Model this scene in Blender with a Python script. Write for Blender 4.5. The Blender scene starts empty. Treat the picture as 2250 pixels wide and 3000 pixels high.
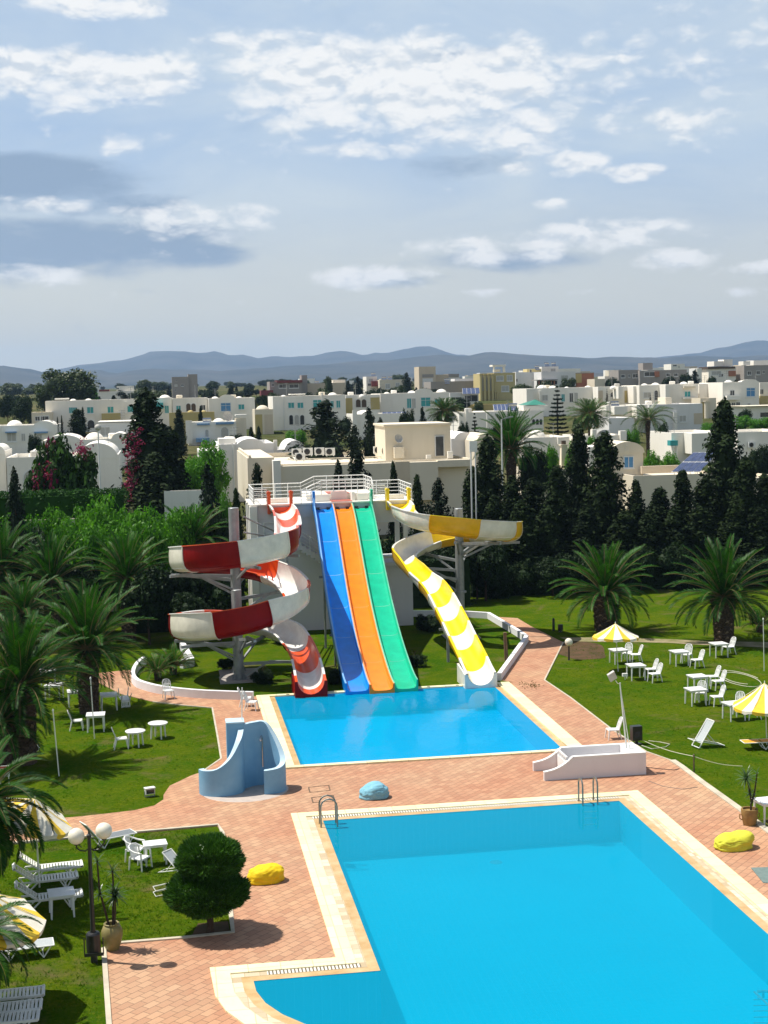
import bpy, bmesh, math, random
from mathutils import Vector, Matrix, noise
from mathutils.geometry import tessellate_polygon
R_ = math.radians
C = bpy.context.scene.collection
random.seed(7)

# ---------------------------------------------------------------- camera model
F, PITCH, ROLL, YAW, H = 4300.0, .0844549674, -.0236111713, .148, 16.0
def ray(px, py):
    x = (px-1125)/F; y = -(py-1500)/F
    c, s = math.cos(ROLL), math.sin(ROLL); x, y = c*x-s*y, s*x+c*y
    cp, sp = math.cos(PITCH), math.sin(PITCH)
    a, b, d = x, cp+y*sp, -sp+y*cp
    c, s = math.cos(YAW), math.sin(YAW)
    return (c*a+s*b, -s*a+c*b, d)
def G(px, py, z=0.0):
    """point of the photograph -> place on the level z"""
    r = ray(px, py); t = (z-H)/r[2]; return Vector((r[0]*t, r[1]*t, z))
def P(px, py, v):
    """point of the photograph -> place at the distance v"""
    r = ray(px, py); t = v/r[1]; return Vector((r[0]*t, v, H+r[2]*t))
def T(y):
    """height of the rising ground behind the hotel garden"""
    k = [(108, 0), (125, .9), (140, 2.2), (175, 4.2), (235, 7), (290, 8.8), (400, 11), (600, 13.6), (1000, 17), (1600, 20), (3500, 26), (9000, 30)]
    if y <= k[0][0]: return 0.0
    for (a, za), (b, zb) in zip(k, k[1:]):
        if y <= b: return za+(zb-za)*(y-a)/(b-a)
    return k[-1][1]

# ---------------------------------------------------------------- mesh builder
class MB:
    def __init__(s): s.v = []; s.f = []; s.m = []
    def add(s, vs, fs, mi=0):
        n = len(s.v); s.v += [tuple(p) for p in vs]; s.f += [tuple(i+n for i in f) for f in fs]; s.m += [mi]*len(fs); return s
    def box(s, x0, x1, y0, y1, z0, z1, mi=0):
        return s.add([(x0,y0,z0),(x1,y0,z0),(x1,y1,z0),(x0,y1,z0),(x0,y0,z1),(x1,y0,z1),(x1,y1,z1),(x0,y1,z1)],
                     [(0,3,2,1),(4,5,6,7),(0,1,5,4),(1,2,6,5),(2,3,7,6),(3,0,4,7)], mi)
    def bar(s, p, q, r, r2=None, n=8, mi=0, cap=True):
        p = Vector(p); q = Vector(q); r2 = r if r2 is None else r2
        d = (q-p).normalized(); a = d.orthogonal().normalized(); b = d.cross(a)
        vs = []
        for c, rr in ((p, r), (q, r2)):
            for k in range(n):
                t = 2*math.pi*k/n; vs.append(c+a*math.cos(t)*rr+b*math.sin(t)*rr)
        fs = [(k, (k+1) % n, n+(k+1) % n, n+k) for k in range(n)]
        if cap: fs += [tuple(range(n-1, -1, -1)), tuple(range(n, 2*n))]
        return s.add(vs, fs, mi)
    def beam(s, p, q, w, h, mi=0, up=(0,0,1)):
        p = Vector(p); q = Vector(q); d = (q-p).normalized(); u = Vector(up)
        a = d.cross(u)
        if a.length < 1e-4: a = d.orthogonal()
        a.normalize(); b = a.cross(d).normalized(); a = a*w/2; b = b*h/2
        vs = [c+x*a+y*b for c in (p, q) for x, y in ((-1,-1),(1,-1),(1,1),(-1,1))]
        return s.add(vs, [(3,2,1,0),(4,5,6,7),(0,1,5,4),(1,2,6,5),(2,3,7,6),(3,0,4,7)], mi)
    def tube(s, pts, r, n=8, mi=0, closed=False):
        pts = [Vector(p) for p in pts]; N = len(pts); vs = []; pa = None
        for i, p in enumerate(pts):
            if closed: d = pts[(i+1) % N]-pts[i-1]
            else: d = pts[min(i+1, N-1)]-pts[max(i-1, 0)]
            d.normalize()
            a = d.orthogonal() if pa is None else pa-d*pa.dot(d)
            if a.length < 1e-5: a = d.orthogonal()
            a.normalize(); pa = a; b = d.cross(a); rr = r[i] if isinstance(r, (list, tuple)) else r
            vs += [p+a*math.cos(2*math.pi*k/n)*rr+b*math.sin(2*math.pi*k/n)*rr for k in range(n)]
        fs = []
        for i in range(N if closed else N-1):
            j = (i+1) % N
            fs += [(i*n+k, i*n+(k+1) % n, j*n+(k+1) % n, j*n+k) for k in range(n)]
        if not closed: fs += [tuple(range(n-1, -1, -1)), tuple((N-1)*n+k for k in range(n))]
        return s.add(vs, fs, mi)
    def lathe(s, prof, n=20, cx=0, cy=0, mi=0, a0=0, a1=2*math.pi):
        full = abs(a1-a0-2*math.pi) < 1e-6; m = n if full else n+1; vs = []
        for r, z in prof:
            vs += [(cx+r*math.cos(a0+(a1-a0)*k/n), cy+r*math.sin(a0+(a1-a0)*k/n), z) for k in range(m)]
        fs = []
        for i in range(len(prof)-1):
            for k in range(n):
                l = (k+1) % m; fs.append((i*m+k, i*m+l, (i+1)*m+l, (i+1)*m+k))
        return s.add(vs, fs, mi)
    def prism(s, poly, z0, z1, mi=0):
        n = len(poly); ar = sum(poly[i][0]*poly[(i+1) % n][1]-poly[(i+1) % n][0]*poly[i][1] for i in range(n))
        if ar < 0: poly = poly[::-1]
        vs = [(x, y, z0) for x, y in poly]+[(x, y, z1) for x, y in poly]
        fs = [(i, (i+1) % n, n+(i+1) % n, n+i) for i in range(n)]+[tuple(range(n-1, -1, -1)), tuple(range(n, 2*n))]
        return s.add(vs, fs, mi)
    def profile(s, poly, y0, y1, mi=0):
        """polygon in x,z pushed from y0 to y1"""
        n = len(poly); ar = sum(poly[i][0]*poly[(i+1) % n][1]-poly[(i+1) % n][0]*poly[i][1] for i in range(n))
        if ar < 0: poly = poly[::-1]
        vs = [(x, y0, z) for x, z in poly]+[(x, y1, z) for x, z in poly]
        fs = [(i, n+i, n+(i+1) % n, (i+1) % n)[::-1] for i in range(n)]+[tuple(range(n)), tuple(range(2*n-1, n-1, -1))]
        return s.add(vs, fs, mi)
    def ball(s, c, rx, ry=None, rz=None, n=20, m=12, mi=0, fn=None, v0=-math.pi/2):
        ry = rx if ry is None else ry; rz = rx if rz is None else rz; vs = []; c = Vector(c)
        for i in range(m+1):
            t = v0+(math.pi/2-v0)*i/m
            for k in range(n):
                a = 2*math.pi*k/n; d = Vector((math.cos(t)*math.cos(a), math.cos(t)*math.sin(a), math.sin(t)))
                q = fn(d) if fn else 1.0
                vs.append(c+Vector((d.x*rx*q, d.y*ry*q, d.z*rz*q)))
        fs = [(i*n+k, i*n+(k+1) % n, (i+1)*n+(k+1) % n, (i+1)*n+k) for i in range(m) for k in range(n)]
        return s.add(vs, fs, mi)
    def sheet(s, outer, z, holes=(), mi=0):
        loops = [[Vector((x, y, 0)) for x, y in outer]]+[[Vector((x, y, 0)) for x, y in h] for h in holes]
        flat = [p for l in loops for p in l]; tris = []
        for t in tessellate_polygon(loops):
            a, b, c = (flat[i] for i in t)
            if (b-a).cross(c-a).z < 0: t = (t[0], t[2], t[1])
            tris.append(tuple(t))
        return s.add([(p.x, p.y, z) for p in flat], tris, mi)
    def mesh(s, name, mats):
        me = bpy.data.meshes.new(name); me.from_pydata(s.v, [], s.f)
        for m in (mats if isinstance(mats, (list, tuple)) else [mats]): me.materials.append(m)
        me.polygons.foreach_set('material_index', s.m); me.update(); return me
    def build(s, name, mats, parent=None, smooth=False, org=None, loc=None, rz=0, angle=None):
        if org is not None: s.v = [(x-org[0], y-org[1], z-org[2]) for x, y, z in s.v]
        me = s.mesh(name, mats)
        o = bpy.data.objects.new(name, me); C.objects.link(o)
        if smooth:
            me.polygons.foreach_set('use_smooth', [True]*len(me.polygons))
            if angle: me.set_sharp_from_angle(angle=R_(angle))
        if parent: o.parent = parent
        if loc is not None: o.location = loc
        o.rotation_euler.z = rz
        return o
def tag(o, label=None, cat=None, group=None, kind=None):
    if label: o['label'] = label
    if cat: o['category'] = cat
    if group: o['group'] = group
    if kind: o['kind'] = kind
    return o
def thing(name, label, cat, loc=(0,0,0), rz=0, group=None):
    o = bpy.data.objects.new(name, None); C.objects.link(o); o.location = loc; o.rotation_euler.z = rz
    o.empty_display_size = .3
    return tag(o, label, cat, group)
KIDS = {}
def children(o): return [c for c in bpy.data.objects if c.parent == o]
def dup(root, label, loc, rz=0, scale=None, group=None):
    """copy of a thing with copies of its parts and sub-parts"""
    if root.name not in KIDS: KIDS[root.name] = [(c, [g for g in children(c)]) for c in children(root)]
    r = root.copy(); C.objects.link(r); r.location = loc; r.rotation_euler = (0, 0, rz); r['label'] = label
    if group: r['group'] = group
    if scale is not None: r.scale = scale if hasattr(scale, '__len__') else (scale,)*3
    for c, gs in KIDS[root.name]:
        d = c.copy(); C.objects.link(d); d.parent = r
        for g in gs:
            e = g.copy(); C.objects.link(e); e.parent = d
    return r

# ---------------------------------------------------------------- materials
def newmat(name):
    m = bpy.data.materials.new(name); m.use_nodes = True
    nt = m.node_tree; return m, nt, nt.nodes['Principled BSDF']
def N(nt, t, **kw):
    n = nt.nodes.new(t)
    for k, v in kw.items():
        if k.startswith('i_'):
            key = k[2:].replace('_', ' ')
            n.inputs[key].default_value = v
        else: setattr(n, k, v)
    return n
def L(nt, a, b): nt.links.new(a, b)
def rgb(c): return (c[0], c[1], c[2], 1)
def M(name, c1, c2=None, scale=3.0, rough=.6, spec=.5, bump=0.0, bscale=None, coat=0, metal=0, world=False, lo=.35, hi=.65, detail=4, trans=0):
    m, nt, b = newmat(name)
    b.inputs['Roughness'].default_value = rough; b.inputs['Specular IOR Level'].default_value = spec
    b.inputs['Metallic'].default_value = metal; b.inputs['Coat Weight'].default_value = coat; b.inputs['Coat Roughness'].default_value = .08
    b.inputs['Base Color'].default_value = rgb(c1)
    if c2 or bump:
        if world: co = N(nt, 'ShaderNodeNewGeometry').outputs['Position']
        else: co = N(nt, 'ShaderNodeTexCoord').outputs['Object']
    if c2:
        n = N(nt, 'ShaderNodeTexNoise', i_Scale=scale, i_Detail=detail, i_Roughness=.62); L(nt, co, n.inputs['Vector'])
        r = N(nt, 'ShaderNodeMapRange', i_From_Min=lo, i_From_Max=hi); L(nt, n.outputs['Fac'], r.inputs['Value'])
        x = N(nt, 'ShaderNodeMix', data_type='RGBA'); x.inputs['A'].default_value = rgb(c1); x.inputs['B'].default_value = rgb(c2)
        x.inputs[6].default_value = rgb(c1); x.inputs[7].default_value = rgb(c2)
        L(nt, r.outputs[0], x.inputs[0]); L(nt, x.outputs[2], b.inputs['Base Color'])
    if bump:
        n = N(nt, 'ShaderNodeTexNoise', i_Scale=bscale or scale*4, i_Detail=5); L(nt, co, n.inputs['Vector'])
        u = N(nt, 'ShaderNodeBump', i_Strength=bump, i_Distance=.02); L(nt, n.outputs['Fac'], u.inputs['Height']); L(nt, u.outputs[0], b.inputs['Normal'])
    return m
def mixrgb(nt, fac, a, b, mode='MIX'):
    x = N(nt, 'ShaderNodeMix', data_type='RGBA', blend_type=mode)
    for i, v in ((0, fac), (6, a), (7, b)):
        if isinstance(v, (int, float)): x.inputs[i].default_value = v
        elif isinstance(v, tuple): x.inputs[i].default_value = rgb(v)
        else: L(nt, v, x.inputs[i])
    return x.outputs[2]
def mth(nt, op, a, b=None, c=None, clamp=False):
    x = N(nt, 'ShaderNodeMath', operation=op, use_clamp=clamp)
    for i, v in enumerate((a, b, c)):
        if v is None: continue
        if isinstance(v, (int, float)): x.inputs[i].default_value = v
        else: L(nt, v, x.inputs[i])
    return x.outputs[0]
def ramp(nt, v, lo, hi, a=0., b=1., smooth=False):
    r = N(nt, 'ShaderNodeMapRange', i_From_Min=lo, i_From_Max=hi, i_To_Min=a, i_To_Max=b)
    if smooth: r.interpolation_type = 'SMOOTHSTEP'
    L(nt, v, r.inputs['Value']); return r.outputs[0]
def nz(nt, co, scale, detail=4, rough=.6, dist=0):
    n = N(nt, 'ShaderNodeTexNoise', i_Scale=scale, i_Detail=detail, i_Roughness=rough, i_Distortion=dist); L(nt, co, n.inputs['Vector']); return n.outputs['Fac']
def wpos(nt): return N(nt, 'ShaderNodeNewGeometry').outputs['Position']
def bumpit(nt, b, h, strength, dist=.02):
    u = N(nt, 'ShaderNodeBump', i_Strength=strength, i_Distance=dist); L(nt, h, u.inputs['Height']); L(nt, u.outputs[0], b.inputs['Normal'])
def leafmat(name, a, b, rough=.5, trans=.25, spec=.4, cl=.9):
    m, nt, p = newmat(name)
    rnd = N(nt, 'ShaderNodeNewGeometry').outputs['Random Per Island']
    oi = N(nt, 'ShaderNodeObjectInfo').outputs['Random']
    f = mth(nt, 'ADD', mth(nt, 'MULTIPLY', rnd, .75), mth(nt, 'MULTIPLY', oi, .3))
    co = N(nt, 'ShaderNodeTexCoord').outputs['Object']
    big = ramp(nt, nz(nt, co, cl, 3), .3, .7, -.25, .25)
    f = mth(nt, 'ADD', f, big, clamp=True)
    col = mixrgb(nt, f, a, b)
    L(nt, col, p.inputs['Base Color']); p.inputs['Roughness'].default_value = rough; p.inputs['Specular IOR Level'].default_value = spec
    t = N(nt, 'ShaderNodeBsdfTranslucent'); L(nt, mixrgb(nt, 1.0, col, (1.3, 1.5, .6), 'MULTIPLY'), t.inputs['Color'])
    x = N(nt, 'ShaderNodeMixShader'); x.inputs[0].default_value = trans
    L(nt, p.outputs[0], x.inputs[1]); L(nt, t.outputs[0], x.inputs[2])
    L(nt, x.outputs[0], nt.nodes['Material Output'].inputs['Surface'])
    return m
def wallmat(name, c, dirt=(.45, .40, .32), amt=.35):
    m, nt, p = newmat(name)
    co = wpos(nt)
    mp = N(nt, 'ShaderNodeMapping'); L(nt, co, mp.inputs['Vector']); mp.inputs['Scale'].default_value = (1.2, 1.2, .16)
    st = ramp(nt, nz(nt, mp.outputs[0], 1.0, 5), .5, .78, 0, amt)
    bl = ramp(nt, nz(nt, co, .22, 4), .4, .7, 0, amt*.7)
    f = mth(nt, 'ADD', st, bl, clamp=True)
    L(nt, mixrgb(nt, f, c, tuple(a*b for a, b in zip(c, dirt)) if False else tuple(.62*a+.38*d*a for a, d in zip(c, dirt))), p.inputs['Base Color'])
    p.inputs['Roughness'].default_value = .85; p.inputs['Specular IOR Level'].default_value = .25
    bumpit(nt, p, nz(nt, co, 9, 4), .25, .02)
    return m

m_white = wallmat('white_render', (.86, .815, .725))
m_whitegrey = wallmat('greyish_render', (.74, .72, .69))
m_cream = wallmat('cream_render', (.72, .64, .50))
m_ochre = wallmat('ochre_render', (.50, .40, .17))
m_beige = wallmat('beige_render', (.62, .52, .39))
m_concrete = wallmat('bare_concrete', (.34, .31, .28))
m_brick = wallmat('bare_brick', (.40, .17, .10))
m_yellowwall = wallmat('yellow_render', (.56, .46, .22))
m_darkred = M('dark_red_paint', (.22, .035, .03), (.16, .03, .03), 2)
m_tealshut = M('teal_shutter', (.03, .30, .29), (.05, .36, .36), 6, .5)
m_blueshut = M('blue_shutter', (.06, .20, .42), (.10, .30, .50), 6, .5)
m_glass = M('dark_glass', (.015, .018, .022), (.04, .045, .05), 1.5, .12, .6)
m_brownwood = M('brown_wood', (.07, .045, .03), (.11, .07, .04), 6, .6)
m_frame = M('white_frame', (.78, .77, .73), (.7, .69, .65), 3, .5)
m_greyshut = M('grey_shutter', (.42, .40, .36), (.5, .48, .43), 5, .6)
m_greenroof = M('green_tile', (.02, .16, .11), (.03, .22, .15), 8, .5)
m_bluetile = M('blue_tile', (.10, .22, .40), (.2, .34, .5), 9, .5)
m_solar = M('solar_glass', (.05, .07, .14), (.10, .12, .20), 3, .15, .7)
m_metal = M('galvanised_steel', (.24, .25, .25), (.32, .33, .33), 2.2, .45, .5, metal=.35)
m_steel = M('stainless_steel', (.62, .63, .63), (.5, .5, .5), 3, .18, .5, metal=1)
m_wet = M('wet_steel', (.10, .155, .16), (.20, .27, .27), 9, .3, .6, metal=.15)
m_rail = M('weathered_steel_rail', (.20, .19, .16), (.32, .31, .27), 5, .3, .5, metal=.7)
m_black = M('black_paint', (.012, .012, .013), (.02, .02, .02), 6, .35)
m_plastic = M('white_plastic', (.80, .80, .78), (.74, .735, .70), 5, .32, .5)
m_plastic2 = M('old_white_plastic', (.80, .79, .73), (.70, .69, .63), 4, .4, .5)
m_globe = M('opal_globe', (.78, .74, .62), (.70, .65, .52), 4, .35, .5)
m_bark = M('bark', (.075, .05, .035), (.035, .024, .018), 7, .9, .2, bump=.6)
m_palmbark = M('palm_bark', (.11, .075, .05), (.035, .024, .018), 9, .9, .2, bump=.8, bscale=22)
m_soil = M('bare_soil', (.11, .062, .035), (.06, .045, .018), 1.1, .95, .15, bump=.6, world=True)
# ---------------------------------------------------------------- ground materials
def lawn_mat():
    m, nt, p = newmat('lawn_grass')
    co = wpos(nt); sx = N(nt, 'ShaderNodeSeparateXYZ'); L(nt, co, sx.inputs[0])
    big = ramp(nt, nz(nt, co, .16, 5, .62, .4), .36, .64)
    mid = ramp(nt, nz(nt, co, .75, 5, .65), .38, .68)
    fine = ramp(nt, nz(nt, co, 14, 4, .7), .3, .75)
    blade = ramp(nt, nz(nt, co, 60, 3, .7), .3, .8)
    c = mixrgb(nt, big, (.013, .082, .0015), (.070, .120, .003))
    c = mixrgb(nt, mth(nt, 'MULTIPLY', mid, .6), c, (.150, .150, .008))
    spk = ramp(nt, nz(nt, co, 5.5, 4, .75), .42, .62)
    c = mixrgb(nt, mth(nt, 'MULTIPLY', spk, .5), c, (.012, .060, .002))
    spy = ramp(nt, nz(nt, co, 7.5, 3, .75, .4), .54, .66)
    c = mixrgb(nt, mth(nt, 'MULTIPLY', spy, .6), c, (.17, .175, .02))
    c = mixrgb(nt, mth(nt, 'MULTIPLY', fine, .45), c, (.014, .055, .002))
    c = mixrgb(nt, mth(nt, 'MULTIPLY', blade, .35), c, (.10, .125, .012))
    bare = ramp(nt, nz(nt, co, .33, 5, .7, .5), .57, .72)
    c = mixrgb(nt, mth(nt, 'MULTIPLY', bare, .7), c, (.16, .11, .06))
    # dry scrub and earth on the slope behind the garden
    far = ramp(nt, sx.outputs[1], 112, 128)
    d = mixrgb(nt, ramp(nt, nz(nt, co, .03, 6, .6), .4, .62), (.13, .115, .06), (.045, .065, .022))
    d = mixrgb(nt, ramp(nt, nz(nt, co, .4, 5, .6), .45, .65), d, (.055, .06, .022))
    L(nt, mixrgb(nt, far, c, d), p.inputs['Base Color'])
    p.inputs['Roughness'].default_value = .95; p.inputs['Specular IOR Level'].default_value = .0
    h = mth(nt, 'ADD', nz(nt, co, 22, 5, .7), mth(nt, 'MULTIPLY', nz(nt, co, 3, 3), .8))
    bumpit(nt, p, h, .9, .06)
    return m
m_lawn = lawn_mat()
def paving_mat():
    m, nt, p = newmat('terracotta_paving')
    co = wpos(nt)
    mp = N(nt, 'ShaderNodeMapping'); L(nt, co, mp.inputs['Vector']); mp.inputs['Rotation'].default_value = (0, 0, R_(-46))
    b = N(nt, 'ShaderNodeTexBrick', offset=.5, i_Scale=1.0); L(nt, mp.outputs[0], b.inputs['Vector'])
    b.inputs['Mortar Size'].default_value = .011; b.inputs['Mortar Smooth'].default_value = .3; b.inputs['Bias'].default_value = 0
    b.inputs['Brick Width'].default_value = .44; b.inputs['Row Height'].default_value = .27
    b.inputs['Color1'].default_value = (.37, .200, .118, 1); b.inputs['Color2'].default_value = (.47, .285, .170, 1); b.inputs['Mortar'].default_value = (.16, .10, .06, 1)
    tone = ramp(nt, nz(nt, co, .22, 5, .6), .36, .66)
    c = mixrgb(nt, mth(nt, 'MULTIPLY', tone, .8), b.outputs['Color'], mixrgb(nt, 1., b.outputs['Color'], (.95, .68, .62), 'MULTIPLY'))
    sand = ramp(nt, nz(nt, co, .13, 4, .55, .3), .5, .68)
    c = mixrgb(nt, mth(nt, 'MULTIPLY', sand, .65), c, mixrgb(nt, 1., c, (1.15, 1.22, 1.10), 'MULTIPLY'))
    st = ramp(nt, nz(nt, co, 2.3, 6, .72), .58, .78)
    c = mixrgb(nt, mth(nt, 'MULTIPLY', st, .45), c, (.25, .155, .10))
    fn = ramp(nt, nz(nt, co, 30, 3, .7), .3, .7)
    c = mixrgb(nt, mth(nt, 'MULTIPLY', fn, .16), c, (.62, .44, .30))
    L(nt, c, p.inputs['Base Color']); p.inputs['Roughness'].default_value = .78; p.inputs['Specular IOR Level'].default_value = .25
    h = mth(nt, 'SUBTRACT', mth(nt, 'MULTIPLY', nz(nt, co, 9, 4), .4), b.outputs['Fac'])
    bumpit(nt, p, h, .5, .012)
    return m
m_pave = paving_mat()
def stone_mat(name, c1, c2, bw=.5, rh=.30, mortar=.01, dark=(.35, .28, .18), amt=.4, vary=1.0):
    m, nt, p = newmat(name)
    co = wpos(nt)
    b = N(nt, 'ShaderNodeTexBrick', offset=.0, i_Scale=1.0); L(nt, co, b.inputs['Vector'])
    b.inputs['Mortar Size'].default_value = mortar; b.inputs['Brick Width'].default_value = bw; b.inputs['Row Height'].default_value = rh
    b.inputs['Color1'].default_value = rgb(c1); b.inputs['Color2'].default_value = rgb(c2); b.inputs['Mortar'].default_value = rgb(dark)
    st = ramp(nt, nz(nt, co, 1.6, 6, .7), .5, .75)
    c = mixrgb(nt, mth(nt, 'MULTIPLY', st, amt), b.outputs['Color'], dark)
    L(nt, c, p.inputs['Base Color']); p.inputs['Roughness'].default_value = .6; p.inputs['Specular IOR Level'].default_value = .3
    bumpit(nt, p, nz(nt, co, 18, 4), .2, .01)
    return m
m_coping = stone_mat('cream_coping', (.74, .66, .38), (.80, .73, .46), .9, .9, .012, (.46, .38, .24), .42)
m_band = stone_mat('mixed_stone_band', (.70, .61, .45), (.44, .34, .21), .42, .34, .012, (.42, .33, .2), .35)
m_gutter = M('ochre_gutter_tile', (.46, .28, .10), (.60, .43, .22), 1.3, .35, .5, world=True, detail=6)
def grate_mat():
    m, nt, p = newmat('white_overflow_grate')
    co = wpos(nt); sx = N(nt, 'ShaderNodeSeparateXYZ'); L(nt, co, sx.inputs[0])
    w = mth(nt, 'SINE', mth(nt, 'MULTIPLY', sx.outputs[0], 62.))
    L(nt, mixrgb(nt, ramp(nt, w, .1, .4), (.72, .68, .58), (.13, .10, .06)), p.inputs['Base Color']); return m
m_grate = grate_mat()
m_kerb = M('pale_kerb', (.56, .50, .39), (.42, .37, .28), 1.2, .85, .2, bump=.3, world=True)
m_basin = None
def basin_mat(ca, cb):
    m, nt, p = newmat('blue_pool_lining')
    co = wpos(nt)
    a = ramp(nt, nz(nt, co, .09, 3), .35, .65)
    c = mixrgb(nt, a, ca, cb)
    b = N(nt, 'ShaderNodeTexBrick', offset=0, i_Scale=1.0); L(nt, co, b.inputs['Vector'])
    b.inputs['Brick Width'].default_value = .25; b.inputs['Row Height'].default_value = .25; b.inputs['Mortar Size'].default_value = .006
    L(nt, mixrgb(nt, mth(nt, 'MULTIPLY', b.outputs['Fac'], .10), c, (.35, .65, .85)), p.inputs['Base Color']); p.inputs['Roughness'].default_value = .5
    p.inputs['Specular IOR Level'].default_value = .1
    return m
m_basin = basin_mat((.0005, .31, .47), (.0005, .37, .53)); m_basin_small = basin_mat((.001, .36, .74), (.001, .42, .80))
def water_mat():
    m, nt, p = newmat('pool_water')
    nt.nodes.remove(p)
    co = wpos(nt)
    t = N(nt, 'ShaderNodeBsdfTransparent'); t.inputs[0].default_value = (.80, .96, 1, 1)
    d = N(nt, 'ShaderNodeBsdfDiffuse'); d.inputs[0].default_value = (.0005, .36, .56, 1)
    m0 = N(nt, 'ShaderNodeMixShader'); m0.inputs[0].default_value = .5; L(nt, t.outputs[0], m0.inputs[1]); L(nt, d.outputs[0], m0.inputs[2])
    g = N(nt, 'ShaderNodeBsdfGlossy', i_Roughness=.02)
    fr = N(nt, 'ShaderNodeFresnel', i_IOR=1.075)
    mp = N(nt, 'ShaderNodeMapping'); L(nt, co, mp.inputs['Vector']); mp.inputs['Scale'].default_value = (1, .8, 1)
    h = mth(nt, 'ADD', nz(nt, mp.outputs[0], 1.5, 3, .5, .6), mth(nt, 'MULTIPLY', nz(nt, mp.outputs[0], 6, 3, .5, .4), .25))
    u = N(nt, 'ShaderNodeBump', i_Strength=.10, i_Distance=.10); L(nt, h, u.inputs['Height'])
    L(nt, u.outputs[0], g.inputs['Normal']); L(nt, u.outputs[0], fr.inputs['Normal'])
    x = N(nt, 'ShaderNodeMixShader'); L(nt, fr.outputs[0], x.inputs[0]); L(nt, m0.outputs[0], x.inputs[1]); L(nt, g.outputs[0], x.inputs[2])
    L(nt, x.outputs[0], nt.nodes['Material Output'].inputs['Surface'])
    return m
m_water = water_mat()

# ---------------------------------------------------------------- pools and ground
def offset(poly, d):
    """push a closed counter-clockwise outline outwards by d (a number, or one per edge)"""
    n = len(poly); out = []
    ds = d if isinstance(d, (list, tuple)) else [d]*n
    for i in range(n):
        p0, p1, p2 = (Vector(poly[j % n]) for j in (i-1, i, i+1))
        e1 = (p1-p0).normalized(); e2 = (p2-p1).normalized()
        n1 = Vector((e1.y, -e1.x)); n2 = Vector((e2.y, -e2.x)); d1 = ds[i-1]; d2 = ds[i]
        cr = e1.x*e2.y-e1.y*e2.x
        if abs(cr) < 1e-3: q = p1+n1*(d1+d2)/2
        else:
            a = p1+n1*d1; b = p1+n2*d2; t = ((b-a).x*e2.y-(b-a).y*e2.x)/cr; q = a+e1*t
        out.append((q.x, q.y))
    return out
small = [(5.3, 61.25), (16.82, 61.25), (16.95, 75.7), (5.28, 75.7)]
big = [(1.9, 38.79), (1.93, 38.1), (2.12, 37.3), (2.5, 36.5), (3.1, 35.7), (4.0, 35.0), (5.4, 34.6), (5.5, 28.5), (16.72, 28.5), (16.76, 53.15), (5.36, 53.15), (5.38, 38.79)]
small_out = offset(small, [.34, .95, .36, .95])
big_out = offset(big, 1.10)

NEAR = [(-260, -20), (300, -20), (300, 108), (-260, 108)]
mb = MB(); mb.sheet(NEAR, 0, [small_out, big_out])
ys = [108]
while ys[-1] < 9000: ys.append(ys[-1]*1.06)
xs = [-1]
nx = 90
rows = []
for y in ys:
    w0 = -260-(y-108)*.75; w1 = 300+(y-108)*.95
    rows.append([(w0+(w1-w0)*i/nx, y, T(y)+(0 if y < 112 else .0022*y*min(1, (y-112)/200)*(noise.noise((((w0+(w1-w0)*i/nx)*.006), y*.006, 3))))) for i in range(nx+1)])
vs = [p for r in rows for p in r]; fs = [(j*(nx+1)+i, j*(nx+1)+i+1, (j+1)*(nx+1)+i+1, (j+1)*(nx+1)+i) for j in range(len(ys)-1) for i in range(nx)]
mb.add(vs, fs)
tag(mb.build('ground', m_lawn), kind='structure')

def px(pts): return [tuple(G(*p)[:2]) for p in pts]
# outline of the paved terrace, going round anticlockwise seen from above
deck_px = [(312, 3010), (298, 2783), (353, 2765), (538, 2749), (680, 2733), (674, 2683), (651, 2444), (637, 2421), (226, 2457), (-60, 2482), (-60, 2418), (235, 2394), (316, 2385), (393, 2376), (452, 2362), (479, 2344), (479, 2331), (497, 2304), (560, 2274), (592, 2263), (648, 2224), (637, 2156), (622, 2075), (542, 2068), (448, 2057), (353, 2034), (312, 2012), (270, 1992), (262, 1975), (300, 1972), (392, 1962), (391, 1998), (400, 2011), (418, 2020), (475, 2034), (588, 2046), (690, 2050)]
deck = px(deck_px)
deck += [(4.0, 75.6), (4.0, 76.14), (18.2, 76.14)]
deck += px([(1464, 1993), (1541, 1882), (1515, 1863), (1436, 1813)])
deck += px([(1453, 1808), (1516, 1812), (1556, 1836), (1650, 1883), (1595, 1994), (1672, 2046), (1794, 2140), (1893, 2204), (1970, 2231), (1997, 2249), (2056, 2294), (2169, 2375), (2260, 2446)])
deck += [(30, 46), (30, 26), (-2.2, 26)]
mb = MB(); mb.sheet(deck, .03, [small_out, big_out])
n = len(deck)
mb.add([(x, y, z) for x, y in deck for z in (-.05, .03)], [(2*i, 2*((i+1) % n), 2*((i+1) % n)+1, 2*i+1) for i in range(n)])
tag(mb.build('pool_deck', m_pave), kind='structure')
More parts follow.
